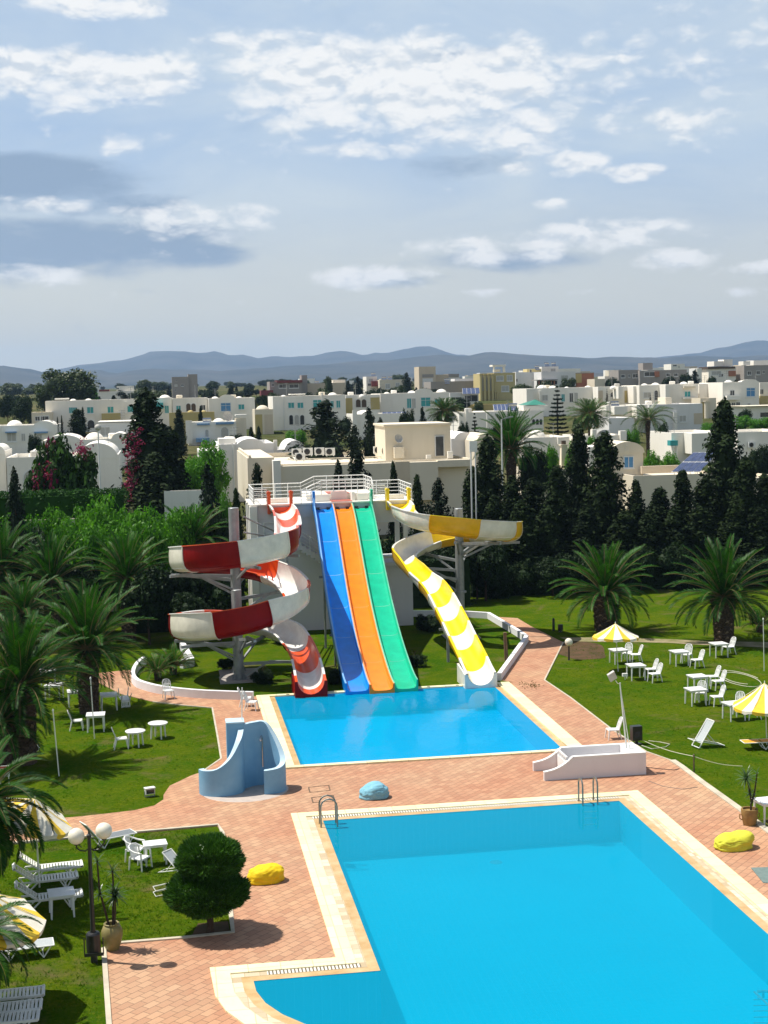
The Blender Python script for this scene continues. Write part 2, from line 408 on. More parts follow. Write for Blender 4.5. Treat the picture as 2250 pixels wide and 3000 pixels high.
# pale kerbs along the lawns
def kerb(pts, w=.12, z=.07, closed=False):
    mb = MB(); pts = [Vector((p[0], p[1], 0)) for p in pts]; vs = []
    for i, p in enumerate(pts):
        d = (pts[min(i+1, len(pts)-1)]-pts[max(i-1, 0)]).normalized(); nn = Vector((-d.y, d.x, 0))*w/2
        vs += [p-nn+Vector((0, 0, -.03)), p-nn+Vector((0, 0, z)), p+nn+Vector((0, 0, z)), p+nn+Vector((0, 0, -.03))]
    fs = [(4*i+k, 4*i+k+1, 4*i+5+k, 4*i+4+k) for i in range(len(pts)-1) for k in range(3)]
    mb.add(vs, fs)
    tag(mb.build('lawn_kerb', m_kerb), kind='structure')
kerb(px([(320, 3010), (304, 2783), (355, 2766), (538, 2751), (683, 2735), (677, 2683), (653, 2444), (639, 2419), (226, 2455), (-40, 2480)]), .14)
kerb(px([(1595, 1994), (1672, 2046), (1794, 2140), (1893, 2204), (1970, 2231), (1997, 2249)]), .08, .05)
kerb(px([(1970, 2231), (1997, 2249), (2056, 2294), (2169, 2375), (2260, 2446)]), .26, .08)
kerb(px([(1650, 1883), (1595, 1994)]), .08, .05)
kerb(px([(592, 2263), (648, 2224), (637, 2156), (622, 2075), (542, 2068), (448, 2057)]), .08, .045)

def ring(mb, a, b, za, zb, mi):
    n = len(a); mb.add([(x, y, za) for x, y in a]+[(x, y, zb) for x, y in b], [(i, (i+1) % n, n+(i+1) % n, n+i)[::-1] for i in range(n)], mi)
def pool(W, bands, depth, z_w, label):
    """bands: list of (outer offset, level, material index)"""
    mb = MB()
    mats = [m_basin if len(W) > 5 else m_basin_small, m_gutter, m_band, m_coping, m_grate]
    n = len(W)
    mb.sheet(W, -depth, mi=0)
    mb.add([(x, y, -depth) for x, y in W]+[(x, y, .035) for x, y in W], [(i, n+i, n+(i+1) % n, (i+1) % n) for i in range(n)], 0)
    prev, pz = W, .035
    for off, z, mi in bands:
        o = offset(W, off)
        if abs(z-pz) > 1e-6: ring(mb, prev, prev, pz, z, mi)
        ring(mb, prev, o, z, z, mi); prev, pz = o, z
    ring(mb, prev, prev, pz, -.1, 3)
    root = mb.build('swimming_pool', mats); tag(root, label, 'swimming pool')
    w = MB(); w.sheet(W, z_w)
    wo = w.build('water', m_water, root)
    return root
p_big = pool(big, [(.31, .036, 1), (.58, .04, 2), (1.10, .075, 3)], 1.5, .02, 'large blue pool in the foreground with broad cream coping and ochre edge strip')
# the slotted white overflow grates on the far side and beside the step
g = MB()
g.box(5.0, 16.9, 53.47, 53.74, .041, .045); g.build('overflow_grate', m_grate, p_big); g = MB(); g.box(2.3, 4.9, 39.12, 39.38, .041, .045); g.build('overflow_grate', m_grate, p_big)
for a_, b_ in ((1453, 2526), (1012, 2880)):
    q = G(a_, b_, -1.5); g = MB(); g.lathe([(0, -1.49), (.22, -1.49), (.24, -1.5)], 16, q.x, q.y); g.build('floor_drain', M('drain_grey', (.02, .20, .28), rough=.8), p_big)
p_small = pool(small, [([.02, .28, .02, .28], .036, 1), ([.34, .95, .36, .95], .10, 3)], 1.15, .02, 'smaller rectangular blue landing pool below the water slides')
for k in range(9):
    d = MB(); x = 5.9+k*1.25+.3*(k % 2); d.box(x, x+.16, 75.76, 75.9, .101, .108); d.build('drain', m_black, p_small)
# inspection covers set in the paving
def rim_cover(a, b, c, dd, label):
    q = px([a, b, c, dd]); mb = MB()
    for i in range(4):
        p0 = Vector((*q[i], .034)); p1 = Vector((*q[(i+1) % 4], .034)); mb.beam(p0, p1, .05, .012)
    o = mb.build('inspection_cover', M('cover_seam', (.13, .085, .05), rough=.9)); tag(o, label, 'manhole cover', 'paved covers')
rim_cover((904, 2309), (963, 2303), (967, 2318), (908, 2324), 'farther rectangular paved cover with a dark seam between the pools')
rim_cover((913, 2339), (976, 2332), (979, 2349), (917, 2354), 'nearer rectangular paved cover with a dark seam, just above the pool ladder')
# soil patches on the right lawn, worn track behind
s = MB(); c = G(1690, 1905); pts = [(c.x+1.7*math.cos(t)*(1+.22*math.sin(3*t)), c.y+3.6*math.sin(t)*(1+.15*math.cos(2*t))) for t in [k*math.pi/12 for k in range(24)]]
s.sheet(pts, .012); tag(s.build('soil_patch', m_soil), kind='structure')
m_track = M('sandy_track', (.34, .27, .18), (.15, .15, .05), .8, .95, .15, bump=.5, world=True, detail=7)
s = MB(); up = px([(1640, 1868), (1700, 1868), (1870, 1870), (1960, 1873), (2060, 1878), (2150, 1880), (2250, 1882), (2300, 1884)]); dn = px([(1660, 1876), (1700, 1880), (1870, 1882), (1960, 1884), (2060, 1890), (2150, 1893), (2250, 1898), (2300, 1900)])
s.sheet(dn+up[::-1], .014); tag(s.build('footpath', m_track), kind='structure')
# ---------------------------------------------------------------- water slides
def gel(name, c, c2=None, rough=.28): return M(name, c, c2 or tuple(x*.82 for x in c), 1.6, rough, .35, coat=.12, detail=8)
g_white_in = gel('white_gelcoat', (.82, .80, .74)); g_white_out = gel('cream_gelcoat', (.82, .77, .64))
g_red_in = gel('orange_red_gelcoat', (.72, .085, .012)); g_red_out = M('dark_red_gelcoat', (.24, .002, .002), (.19, .001, .002), 1.6, .45, .15, coat=.04, detail=8)  # separate outer finish; inner red set to its sunlit tone, outer to its shaded
g_yel_in = gel('yellow_gelcoat', (.90, .66, .008)); g_yel_out = gel('ochre_yellow_gelcoat', (.86, .46, .008))  # inner yellow in its sunlit tone, outer finish in a duller ochre
g_blue = gel('blue_gelcoat', (.002, .25, .78)); g_orange = gel('orange_gelcoat', (.90, .24, .005)); g_green = gel('green_gelcoat', (.005, .48, .27))
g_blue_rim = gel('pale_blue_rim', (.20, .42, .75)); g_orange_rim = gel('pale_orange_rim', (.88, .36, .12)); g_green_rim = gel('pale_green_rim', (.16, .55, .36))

def catmull(pts, step):
    out = []; n = len(pts); D = len(pts[0][0])
    for i in range(n-1):
        p0, p1, p2, p3 = (pts[max(0, min(n-1, j))][0] for j in (i-1, i, i+1, i+2))
        d = math.dist(p1[:3], p2[:3]); k = max(2, int(d/step))
        for j in range(k):
            t = j/k
            q = [.5*((2*p1[a])+(-p0[a]+p2[a])*t+(2*p0[a]-5*p1[a]+4*p2[a]-p3[a])*t*t+(-p0[a]+3*p1[a]-3*p2[a]+p3[a])*t**3) for a in range(D)]
            out.append((q, pts[i][1]))
    out.append((list(pts[-1][0]), pts[-2][1])); return out
def chute(root, pts, cols, halfw=.68, flat_end=True):
    """open half-pipe along pts = ((x, y, z, left rim, right rim, bank), colour of the stretch that follows)"""
    sm = catmull(pts, .22); n = len(sm)
    P3 = [Vector(q[:3]) for q, _ in sm]
    mb = MB(); K = 15; rim = MB()
    prof = []
    for i, (q, c) in enumerate(sm):
        t = (P3[min(i+1, n-1)]-P3[max(i-1, 0)]).normalized()
        left = Vector((0, 0, 1)).cross(t).normalized(); up = t.cross(left).normalized()
        b = q[5]; L2 = left*math.cos(b)+up*math.sin(b); U2 = up*math.cos(b)-left*math.sin(b)
        rowi, rowo = [], []
        for k in range(K):
            a = math.pi/2*(-1+2*k/(K-1)); hh = q[3] if a < 0 else q[4]
            xx = -math.sin(a); base = min(hh, halfw)
            zz = base*(1-math.cos(a)) if abs(a) < 1.5 else hh
            if hh > halfw and abs(a) > 1.0: zz = base*(1-math.cos(a))+(hh-base)*((abs(a)-1.0)/(math.pi/2-1.0))
            pin = P3[i]+L2*(xx*halfw)+U2*zz
            nrm = (L2*xx+U2*(-math.cos(a))).normalized()
            rowi.append(pin); rowo.append(pin+nrm*.055)
        prof.append((rowi, rowo, c, L2, U2))
    for i in range(n-1):
        a, b = prof[i], prof[i+1]; c = a[2]
        mi, mo = cols[c]
        base = len(mb.v); mb.v += [tuple(p) for p in a[0]+b[0]+a[1]+b[1]]
        for k in range(K-1):
            mb.f.append((base+k, base+k+1, base+K+k+1, base+K+k)); mb.m.append(mi)
            mb.f.append((base+2*K+k, base+3*K+k, base+3*K+k+1, base+2*K+k+1)); mb.m.append(mo)
        for k in (0, K-1):   # flanged rim: a lip turned outwards
            s = 1 if k == 0 else -1
            rim_pts = []
            for r in (a, b):
                pi_, po = r[0][k], r[1][k]; o = r[3]*s
                rim_pts.append([pi_+r[4]*.012-o*.008, pi_+o*.12+r[4]*.012, pi_+o*.12-r[4]*.035, po-r[4]*.035])
            bs = len(mb.v); mb.v += [tuple(p) for r in rim_pts for p in r]
            for j in range(3):
                f = (bs+j, bs+j+1, bs+5+j, bs+4+j); mb.f.append(f if s > 0 else f[::-1]); mb.m.append(mi)
        if i and prof[i-1][2] != c:   # bolted joint ring where two fibreglass pieces meet
            bs = len(mb.v); A = [p+(p2-p)*1.9 for p, p2 in zip(a[0], a[1])]; w = (b[0][7]-a[0][7]).normalized()*.035
            mb.v += [tuple(p-w) for p in A]+[tuple(p+w) for p in A]+[tuple(p-w) for p in a[1]]+[tuple(p+w) for p in a[1]]
            for k in range(K-1):
                for f in ((k, k+1, K+k+1, K+k), (2*K+k, 2*K+k+1, k+1, k), (K+k, K+k+1, 3*K+k+1, 3*K+k)):
                    mb.f.append(tuple(bs+j for j in f)); mb.m.append(mo)
        # longitudinal moulding on the outside
        for kk in (4, K-5):
            bs = len(mb.v)
            for r in (a, b):
                nn = (r[1][kk]-r[0][kk]).normalized(); mb.v += [tuple(r[1][kk]+r[4]*.02), tuple(r[1][kk]+nn*.03), tuple(r[1][kk]-r[4]*.03)]
            for j in range(2): mb.f.append((bs+j, bs+j+1, bs+4+j, bs+3+j)); mb.m.append(mo)
    mats = [g_white_in, g_white_out, root['ci'], root['co']] if False else MATS[root.name]
    o = mb.build('chute', mats, root, smooth=True, org=root.location, angle=38)
    return prof
MATS = {}
def A(px_, py_, Y, hl, hr, bank, col): return ((*P(px_, py_, Y), hl, hr, bank), col)

# red and white spiral slide
rs = thing('spiral_water_slide', 'red and white spiral water slide winding twice round its grey pylons', 'water slide', (7.2, 75.6, 0))
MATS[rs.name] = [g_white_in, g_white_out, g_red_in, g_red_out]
W_, D_ = 'w', 'r'
cx, cy, R0 = 3.72, 81.7, 3.05
def arc(a, z, hl=1.0, hr=.62, bank=.16, col='w', R=R0, ox=0, oy=0):
    t = R_(a); return ((cx+ox+R*math.cos(t), cy+oy+R*math.sin(t), z, hl, hr, bank), col)
red_pts = [((7.45, 96.56, 8.0, .55, .55, 0), 'r'), ((7.47, 95.9, 7.93, .62, .62, 0), 'w'), ((7.5, 93.2, 7.72, .7, .7, 0), 'r'),
  ((7.42, 90.6, 7.5, .72, .72, 0), 'w'), ((7.25, 87.6, 7.33, .8, .62, .05), 'w'), ((7.02, 84.5, 7.2, .95, .62, .1), 'r'),
  arc(10, 7.08, 1.2, col='r'), arc(-16, 6.98, 1.32, col='r'), arc(-37, 6.88, 1.35, col='w'), arc(-62, 6.76, 1.35, col='w'), arc(-88, 6.6, 1.35, col='r'),
  arc(-115, 6.46, 1.35, col='r'), arc(-141, 6.34, 1.3, col='w'), arc(-180, 6.12, 1.25, col='w'), arc(-214, 5.9, 1.2, col='r'), arc(-262, 5.5, 1.1, col='r'),
  arc(-296, 5.15, 1.1, .62, col='r'), arc(-312, 4.98, 1.1, .62, col='w'), arc(-335, 4.66, 1.1, col='w', ox=.1), arc(-360, 4.22, 1.1, col='r', ox=.32), arc(-377, 3.92, 1.1, col='w', ox=.5), arc(-397, 3.6, 1.25, col='w', ox=.4), arc(-408, 3.42, 1.35, col='w', ox=.3),
  arc(-421, 3.26, 1.4, col='r', ox=.1), arc(-441, 3.0, 1.42, col='r'), arc(-471, 2.74, 1.42, col='w', ox=-.05), arc(-500, 2.56, 1.42, col='w', ox=-.1), arc(-533, 2.42, 1.3, col='r', ox=-.1), arc(-548, 2.37, 1.15, col='r', ox=-.1), arc(-575, 2.28, 1.1, col='w', ox=-.1), arc(-600, 2.2, 1.1, col='r'),
  arc(-625, 2.12, 1.0, .62, col='w'), arc(-655, 1.95, 1.0, .62, .15, col='w', ox=.1), arc(-690, 1.62, .95, .6, .12, col='w', ox=.25),
  ((6.98, 81.3, 1.36, .85, .6, .06), 'r'), ((7.12, 79.9, 1.02, .85, .75, 0), 'r'), ((7.2, 78.4, .68, .85, .85, 0), 'w'), ((7.2, 77.0, .38, .85, .85, 0), 'w'), ((7.18, 76.1, .24, .8, .8, 0), 'r'), ((7.16, 75.25, .16, .7, .7, 0), 'r')]
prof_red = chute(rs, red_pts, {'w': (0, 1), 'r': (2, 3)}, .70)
def side_plates(root, x0, x1, y0, y1, ztop0, ztop1, m, t=.05):
    '''boxed end of a slide: a plate on either side and a front plate with the half-round of the chute cut out'''
    mb = MB()
    for x in (x0, x1):
        mb.add([(x-t, y0+.1, .0), (x+t, y0+.1, .0), (x+t, y1, .0), (x-t, y1, .0), (x-t, y0+.1, ztop0), (x+t, y0+.1, ztop0), (x+t, y1, ztop1), (x-t, y1, ztop1)],
            [(0,3,2,1),(4,5,6,7),(0,1,5,4),(1,2,6,5),(2,3,7,6),(3,0,4,7)])
    xc = (x0+x1)/2; w = (x1-x0)/2+t
    u = [(xc-.70*math.cos(k*math.pi/12), ztop0+.03-(ztop0-.13)*math.sin(k*math.pi/12)) for k in range(13)]
    mb.profile([(xc-w, -.06), (xc+w, -.06), (xc+w, ztop0+.03)]+u[::-1]+[(xc-w, ztop0+.03)], y0-.02, y0+.098)
    mb.build('exit_panel', m, root, org=root.location)
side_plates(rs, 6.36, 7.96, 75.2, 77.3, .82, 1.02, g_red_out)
fin = MB()
for x in (6.72, 8.18): fin.beam((x, 96.35, 7.9), (x, 96.3, 9.25), .2, .5, up=(0, 1, 0)); fin.bar((x, 96.05, 9.28), (x, 96.55, 9.28), .14, n=10)
fin.box(6.82, 8.08, 96.46, 96.54, 7.95, 8.3)
fin.build('entry_rail', g_red_in, rs, org=rs.location)

# yellow and white slide
ysl = thing('spiral_water_slide', 'yellow and white curving water slide looping once round its grey pylon', 'water slide', (16.6, 75.6, 0))
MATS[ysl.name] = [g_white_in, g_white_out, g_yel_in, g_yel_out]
YX, YY, YR = 18.42, 91.2, 3.35
def arcy(a, z, hr=1.0, hl=.62, bank=-.14, col='w', R=YR, ox=0, oy=0):
    t = R_(a); return ((YX+ox+R*math.cos(t), YY+oy+R*math.sin(t), z, hl, hr, bank), col)
yel_pts = [((15.32, 96.52, 8.0, .55, .55, 0), 'y'), ((15.3, 95.9, 7.9, .62, .62, 0), 'w'), ((15.2, 94.2, 7.72, .65, .75, -.02), 'y'), ((15.02, 92.6, 7.52, .62, .9, -.06), 'w'),
  arcy(195, 7.3, 1.0, R=YR, col='w'), arcy(210, 7.19, 1.02, col='w'), arcy(230, 7.04, 1.05, col='y'), arcy(254, 6.85, 1.1, col='y'), arcy(276, 6.65, 1.1, col='w'), arcy(300, 6.46, 1.1, col='w'), arcy(322, 6.34, 1.05, col='y'),
  arcy(345, 6.2, 1.05, col='w'), arcy(385, 6.0, 1.0, col='w'), arcy(425, 5.75, 1.0, col='y'), arcy(465, 5.45, 1.0, col='w'), arcy(500, 5.08, 1.0, .6, col='w', ox=-.1), arcy(530, 4.75, 1.0, .6, col='y', ox=-.3),
  ((14.95, 89.6, 4.45, .6, .95, -.05), 'y'), ((15.25, 88.0, 4.05, .62, .75, 0), 'w'), ((15.55, 86.4, 3.55, .9, .9, 0), 'y'), ((15.82, 84.8, 2.95, .95, .95, 0), 'w'), ((15.98, 83.3, 2.35, .95, .95, 0), 'y'),
  ((16.08, 81.6, 1.75, .95, .95, 0), 'w'), ((16.14, 80.0, 1.22, .92, .92, 0), 'y'), ((16.18, 78.6, .82, .9, .9, 0), 'y'), ((16.2, 77.3, .5, .85, .85, 0), 'w'), ((16.2, 76.2, .28, .75, .75, 0), 'w'), ((16.2, 75.25, .16, .66, .66, 0), 'w')]
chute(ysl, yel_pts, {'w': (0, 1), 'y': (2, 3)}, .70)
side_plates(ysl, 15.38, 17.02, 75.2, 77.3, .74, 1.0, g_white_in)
fin = MB()
for x in (14.6, 16.05): fin.beam((x, 96.35, 7.9), (x, 96.3, 9.2), .2, .5, up=(0, 1, 0)); fin.bar((x, 96.05, 9.22), (x, 96.55, 9.22), .14, n=10)
fin.box(14.7, 15.95, 96.46, 96.54, 7.95, 8.25)
fin.build('entry_rail', g_yel_in, ysl, org=ysl.location)

# three straight lanes side by side
lane_prof = [(96.56, 8.08), (96.1, 8.02), (95.2, 7.72), (94, 7.2), (92, 6.1), (90, 5), (88, 3.95), (86, 3.0), (84, 2.2), (82, 1.5), (80, .95), (78, .5), (76.5, .25), (75.15, .17)]
def lane(label, xa, xb, m, mrim, left_high, right_high, end_y):
    root = thing('straight_water_slide', label, 'water slide', (xb, 75.4, 0), group='straight slides side by side')
    pts = catmull([((0, y, z), 0) for y, z in lane_prof], .4); pts = [q for q, _ in pts]
    mb = MB(); rows = []
    for _, y, z in pts:
        y2 = max(y, end_y); f = (97-y2)/21.7; x = xa+(xb-xa)*f; w = .60
        hl = left_high(z); hr = right_high(z)
        # inside floor with a shallow curve up into the side walls, then the wall, its flat top and the outside
        sec = [(-w-.07, -.16), (-w-.07, hl), (-w+.02, hl+.01), (-w+.05, .12), (-w+.16, .03), (-.2, 0), (.2, 0), (w-.16, .03), (w-.05, .12), (w-.02, hr+.01), (w+.055, hr), (w+.055, -.16)]
        rows.append([(x+a, y2, z+b) for a, b in sec])
    K = 12; mb.v = [p for r in rows for p in r]
    for i in range(len(rows)-1):
        for k in range(K-1):
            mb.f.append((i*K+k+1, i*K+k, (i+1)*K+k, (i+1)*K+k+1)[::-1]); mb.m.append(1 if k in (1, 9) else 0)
        mb.f.append((i*K, i*K+K-1, (i+1)*K+K-1, (i+1)*K)); mb.m.append(0)
    e = (len(rows)-1)*K
    mb.f.append(tuple(e+k for k in range(K))); mb.m.append(0)
    mb.build('chute', [m, mrim], root, smooth=True, org=root.location, angle=28)
    for k in range(3, len(rows)-3, 8):
        (p0, p1) = rows[k], rows[k+1]; j = MB()
        for i_ in range(3, 8): 
            a_, b_, c_ = Vector(p0[i_]), Vector(p0[i_+1]), (Vector(p1[i_])-Vector(p0[i_])).normalized()*.05; u_ = Vector((0, 0, .006)); j.add([a_+u_, b_+u_, b_+u_+c_, a_+u_+c_], [(0, 1, 2, 3)])
        j.build('section_joint', mrim, root, org=root.location)
    x = xa   # starting tub with two dark stops
    for s in (-.36, .3): t = MB(); t.box(x+s-.1, x+s+.1, 96.2, 96.4, 8.04, 8.22); t.build('start_stop', m_black, root, org=root.location)
    return root, rows
c1 = lambda z: .34
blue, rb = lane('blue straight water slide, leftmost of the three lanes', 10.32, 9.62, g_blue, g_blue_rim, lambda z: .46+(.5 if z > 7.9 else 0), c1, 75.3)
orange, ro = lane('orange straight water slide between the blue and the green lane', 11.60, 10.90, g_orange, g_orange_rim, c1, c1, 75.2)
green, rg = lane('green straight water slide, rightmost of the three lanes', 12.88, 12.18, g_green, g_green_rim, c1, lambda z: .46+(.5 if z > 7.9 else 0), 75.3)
for root, x, m in ((blue, 9.68, g_blue), (green, 13.52, g_green)):
    f = MB(); f.beam((x, 96.3, 8.0), (x, 96.25, 9.3), .16, .45, up=(0, 1, 0)); f.build('entry_fin', m, root, org=root.location)
# steel legs under the straight lanes
def frame_legs(y, z, xs, label):
    r = thing('slide_trestle', label, 'slide support', (xs[0], y, 0))
    mb = MB()
    for x in xs: mb.bar((x, y, -.02), (x, y, z), .07, n=10)
    mb.build('leg', m_metal, r, org=r.location); b = MB(); b.beam((xs[0]-.3, y, z), (xs[-1]+.3, y, z), .12, .14); b.build('crossbeam', m_metal, r, org=r.location)
frame_legs(89.5, 4.45, (9.5, 12.9), 'grey steel trestle under the upper half of the straight slides')
frame_legs(83.5, 1.82, (9.4, 12.7), 'grey steel trestle under the lower half of the straight slides')

# pylons with their raking arms
def pylon(label, x, y, top, r, arms, sleeve=None):
    root = thing('slide_pylon', label, 'support pylon', (x, y, 0), group='grey steel pylons carrying the spiral slides')
    mb = MB(); mb.lathe([(0, .06), (r, .06), (r, top-.02), (r-.02, top), (0, top)], 24); mb.build('shaft', m_metal, root, smooth=True, angle=40)
    b = MB(); b.lathe([(r+.2, 0), (r+.2, .06), (r+.02, .06)], 20)
    for k in range(8):
        a = k*math.pi/4; b.beam((math.cos(a)*(r+.12), math.sin(a)*(r+.12), .06), (math.cos(a)*r*.95, math.sin(a)*r*.95, .38), .02, .10)
    if sleeve:
        b.lathe([(r, sleeve-.05), (r+.13, sleeve-.05), (r+.13, sleeve+.05), (r, sleeve+.05)], 24)
    b.build('base_plate', m_metal, root)
    fbase = MB(); fbase.box(-1.1, 1.1, -1.0, 1.0, -.1, .045); fbase.build('footing', m_concrete, root)
    for (a, z0, z1, L_, w) in arms:
        t = R_(a); d = Vector((math.cos(t), math.sin(t), 0)); q = MB()
        q.beam(d*r+Vector((0, 0, z0)), d*L_+Vector((0, 0, z1)), w, w*1.25)
        q.beam(d*r+Vector((0, 0, z0-.75)), d*(L_*.62)+Vector((0, 0, z0+(z1-z0)*.62-.05)), w*.8, w*.8)
        q.beam(d*(L_-.75)+Vector((0, 0, z1)), d*(L_+.65)+Vector((0, 0, z1)), .16, .14)
        q.build('arm', m_metal, root)
    return root
pylon('tall grey pylon inside the upper loop of the red and white slide', 3.78, 83.0, 9.45, .29,
      [(-75, 6.2, 6.45, 3.7, .14), (-150, 5.6, 5.95, 3.6, .14), (160, 5.35, 5.6, 3.2, .14), (75, 5.0, 5.2, 2.0, .14), (20, 4.25, 4.45, 3.2, .14), (-25, 6.5, 6.75, 3.2, .14)])
pylon('shorter grey pylon in front, inside the lower loop of the red and white slide', 3.72, 80.95, 5.05, .255,
      [(-75, 2.3, 2.62, 2.3, .13), (-150, 2.1, 2.3, 3.0, .13), (155, 1.85, 2.08, 3.2, .13), (60, 1.75, 1.9, 3.6, .13), (5, 3.35, 3.75, 3.0, .13), (-20, .9, 1.05, 2.5, .13)])
pylon('single grey pylon inside the loop of the yellow and white slide', 18.40, 91.25, 8.25, .27,
      [(-105, 6.1, 6.45, 3.2, .14), (-60, 6.0, 6.25, 3.2, .14), (-10, 5.85, 6.0, 3.2, .14), (60, 5.3, 5.65, 3.2, .13), (130, 4.9, 5.2, 3.2, .13), (180, 4.3, 4.6, 3.1, .13), (200, 3.75, 4.3, 3.0, .12)], sleeve=2.9)
# raking braces from the tower to the upper run of the red slide
br = thing('brace_rods', 'thin grey rods running from the tall pylon to the slide tower', 'bracing', (4.4, 83.4, 8.8))
b = MB()
for z0, z1 in ((8.9, 7.0), (8.0, 6.7), (7.4, 5.9)): b.bar((4.35, 83.3, z0), (7.0, 92.0, z1), .05, n=6)
b.build('rod', m_metal, br, org=br.location)
# slim posts beneath the runouts
for nm, x, y, z in (('slim grey post under the lower run of the yellow slide', 15.95, 83.0, 2.05), ('slim grey post under the red slide run by the tower', 7.4, 91.5, 7.3)):
    t = thing('slide_post', nm, 'support post', (x, y, 0)); q = MB(); q.bar((0, 0, 0), (0, 0, z-.1), .09, n=10); q.build('post', m_metal, t); q = MB(); q.beam((-.5, 0, z-.12), (.5, 0, z-.12), .14, .12); q.build('saddle', m_metal, t)

# ---------------------------------------------------------------- slide tower
tw = thing('slide_tower', 'white rendered slide tower with railed platform and open right-hand bay', 'tower', (11, 96.6, 0))
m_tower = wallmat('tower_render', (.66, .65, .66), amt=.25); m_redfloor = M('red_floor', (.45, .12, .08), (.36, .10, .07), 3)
o = tw.location
w = MB()
w.box(5.95, 13.3, 96.6, 102, -.1, 3.95); w.box(5.98, 13.3, 96.66, 102, 3.95, 7.55); w.box(5.95, 13.3, 96.6, 102, 7.55, 8.42)
w.box(13.3, 16.25, 96.7, 102, -.1, 4.1); w.box(13.3, 16.35, 96.55, 102, 7.05, 8.42)
w.box(13.3, 16.3, 96.5, 101.9, 4.1, 4.32); w.box(13.3, 16.3, 96.52, 96.64, 4.62, 4.78)
w.build('wall', m_tower, tw, org=o)
for y0, y1 in ((96.35, 96.95), (98.2, 98.7), (100.4, 100.9)): c = MB(); c.box(5.45, 5.93, y0, y1, -.1, 8.40); c.build('pillar', m_white, tw, org=o)  # lighter render than the wall, so the sunlit strip reads bright
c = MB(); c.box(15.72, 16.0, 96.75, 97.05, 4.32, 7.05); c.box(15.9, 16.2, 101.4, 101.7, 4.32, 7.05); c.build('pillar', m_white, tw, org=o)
d = MB(); d.box(5.5, 13.9, 96.45, 102.1, 8.42, 8.52); d.box(13.9, 16.4, 96.45, 102.1, 8.42, 8.52); d.build('deck', m_white, tw, org=o)
u = MB(); u.box(9.4, 13.9, 98.3, 101.9, 8.53, 8.95); u.build('upper_deck', m_white, tw, org=o)
f = MB(); f.box(10.9, 12.3, 96.6, 98.28, 8.53, 8.56); f.box(10.85, 12.35, 98.31, 100.5, 8.951, 8.975); f.build('red_floor', m_redfloor, tw, org=o)
for x0, x1, y0, y1, z1 in ((9.75, 10.85, 97.15, 97.35, 8.98), (11.05, 12.15, 98.1, 98.27, 9.1), (12.35, 12.55, 97.2, 98.27, 9.1), (12.7, 13.45, 97.15, 97.35, 8.98), (6.85, 8.05, 97.2, 97.35, 8.85), (14.75, 15.9, 97.2, 97.35, 8.85)):
    p = MB(); p.box(x0, x1, y0, y1, 8.53, z1); p.build('parapet', m_white, tw, org=o)
def railing(path, zb, ht=1.0, root=tw, org=o, r=.022, posts=.85, mids=(.25, .5, .75)):
    mb = MB()
    for i in range(len(path)-1):
        a = Vector(path[i]); b2 = Vector(path[i+1]); n = max(1, round((b2-a).length/posts))
        for f in mids+(1.0,): mb.bar(a+Vector((0, 0, ht*f)), b2+Vector((0, 0, ht*f)), r if f < 1 else r*1.5, n=6)
        for k in range(n+1): q = a+(b2-a)*k/n; mb.bar(q, q+Vector((0, 0, ht)), r*1.3, n=6)
    return mb.build('railing', m_frame, root, org=org)
railing([(5.75, 96.55, 8.52), (5.75, 101.9, 8.52), (9.35, 101.9, 8.52)], 0); railing([(5.75, 96.55, 8.52), (6.6, 96.55, 8.52)], 0); railing([(8.2, 96.6, 8.52), (9.55, 96.6, 8.52)], 0, .85)
railing([(9.35, 101.9, 8.52), (10.3, 101.9, 8.95), (13.8, 101.9, 8.95), (13.85, 98.5, 8.95), (13.9, 98.0, 8.52)], 0)
railing([(13.9, 101.95, 8.52), (16.3, 101.95, 8.52), (16.3, 96.6, 8.52)], 0); railing([(13.6, 96.6, 8.52), (14.5, 96.6, 8.52)], 0)
railing([(9.4, 98.2, 8.52), (10.4, 98.2, 8.95), (13.7, 98.25, 8.95)], 0, .9)
st = MB()
for k in range(12): st.box(7.9+k*.28, 8.18+k*.28, 95.5, 96.55, 6.35-k*.19-.45, 6.35-k*.19)
st.build('staircase', m_tower, tw, org=o)
railing([(8.0, 95.5, 6.3), (11.2, 95.5, 4.1)], 0, .95)
lad = MB(); lad.tube([(6.35, 96.5, 5.9), (6.35, 96.5, 7.3), (7.4, 96.5, 7.3), (7.4, 96.5, 6.6)], .05, 6); lad.tube([(6.5, 96.45, 6.6), (7.5, 96.45, 6.6)], .05, 6)
lad.build('hand_hold', m_frame, tw, org=o)
# ---------------------------------------------------------------- vegetation
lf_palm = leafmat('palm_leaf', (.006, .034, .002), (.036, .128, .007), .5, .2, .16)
lf_palm2 = leafmat('fan_palm_leaf', (.015, .05, .008), (.06, .12, .018), .4, .15)
lf_cyp = leafmat('cypress_leaf', (.004, .010, .003), (.024, .042, .011), .7, .05, .08)
lf_pine = leafmat('pine_leaf', (.004, .010, .005), (.018, .032, .013), .65, .06, .1)
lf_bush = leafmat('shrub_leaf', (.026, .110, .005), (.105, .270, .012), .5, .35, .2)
lf_lime = leafmat('pale_shrub_leaf', (.05, .15, .015), (.12, .27, .03), .45, .35, .35)
lf_olive = leafmat('olive_tree_leaf', (.020, .040, .010), (.065, .090, .022), .5, .2, .3)
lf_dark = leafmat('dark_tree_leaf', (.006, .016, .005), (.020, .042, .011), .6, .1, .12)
lf_topi = leafmat('topiary_leaf', (.010, .045, .005), (.050, .130, .012), .45, .15, .25, cl=2.0)
lf_boug = leafmat('magenta_bract', (.17, .006, .055), (.32, .025, .11), .5, .3, .3)
lf_yucca = leafmat('yucca_leaf', (.03, .07, .02), (.07, .13, .035), .35, .15, .5)
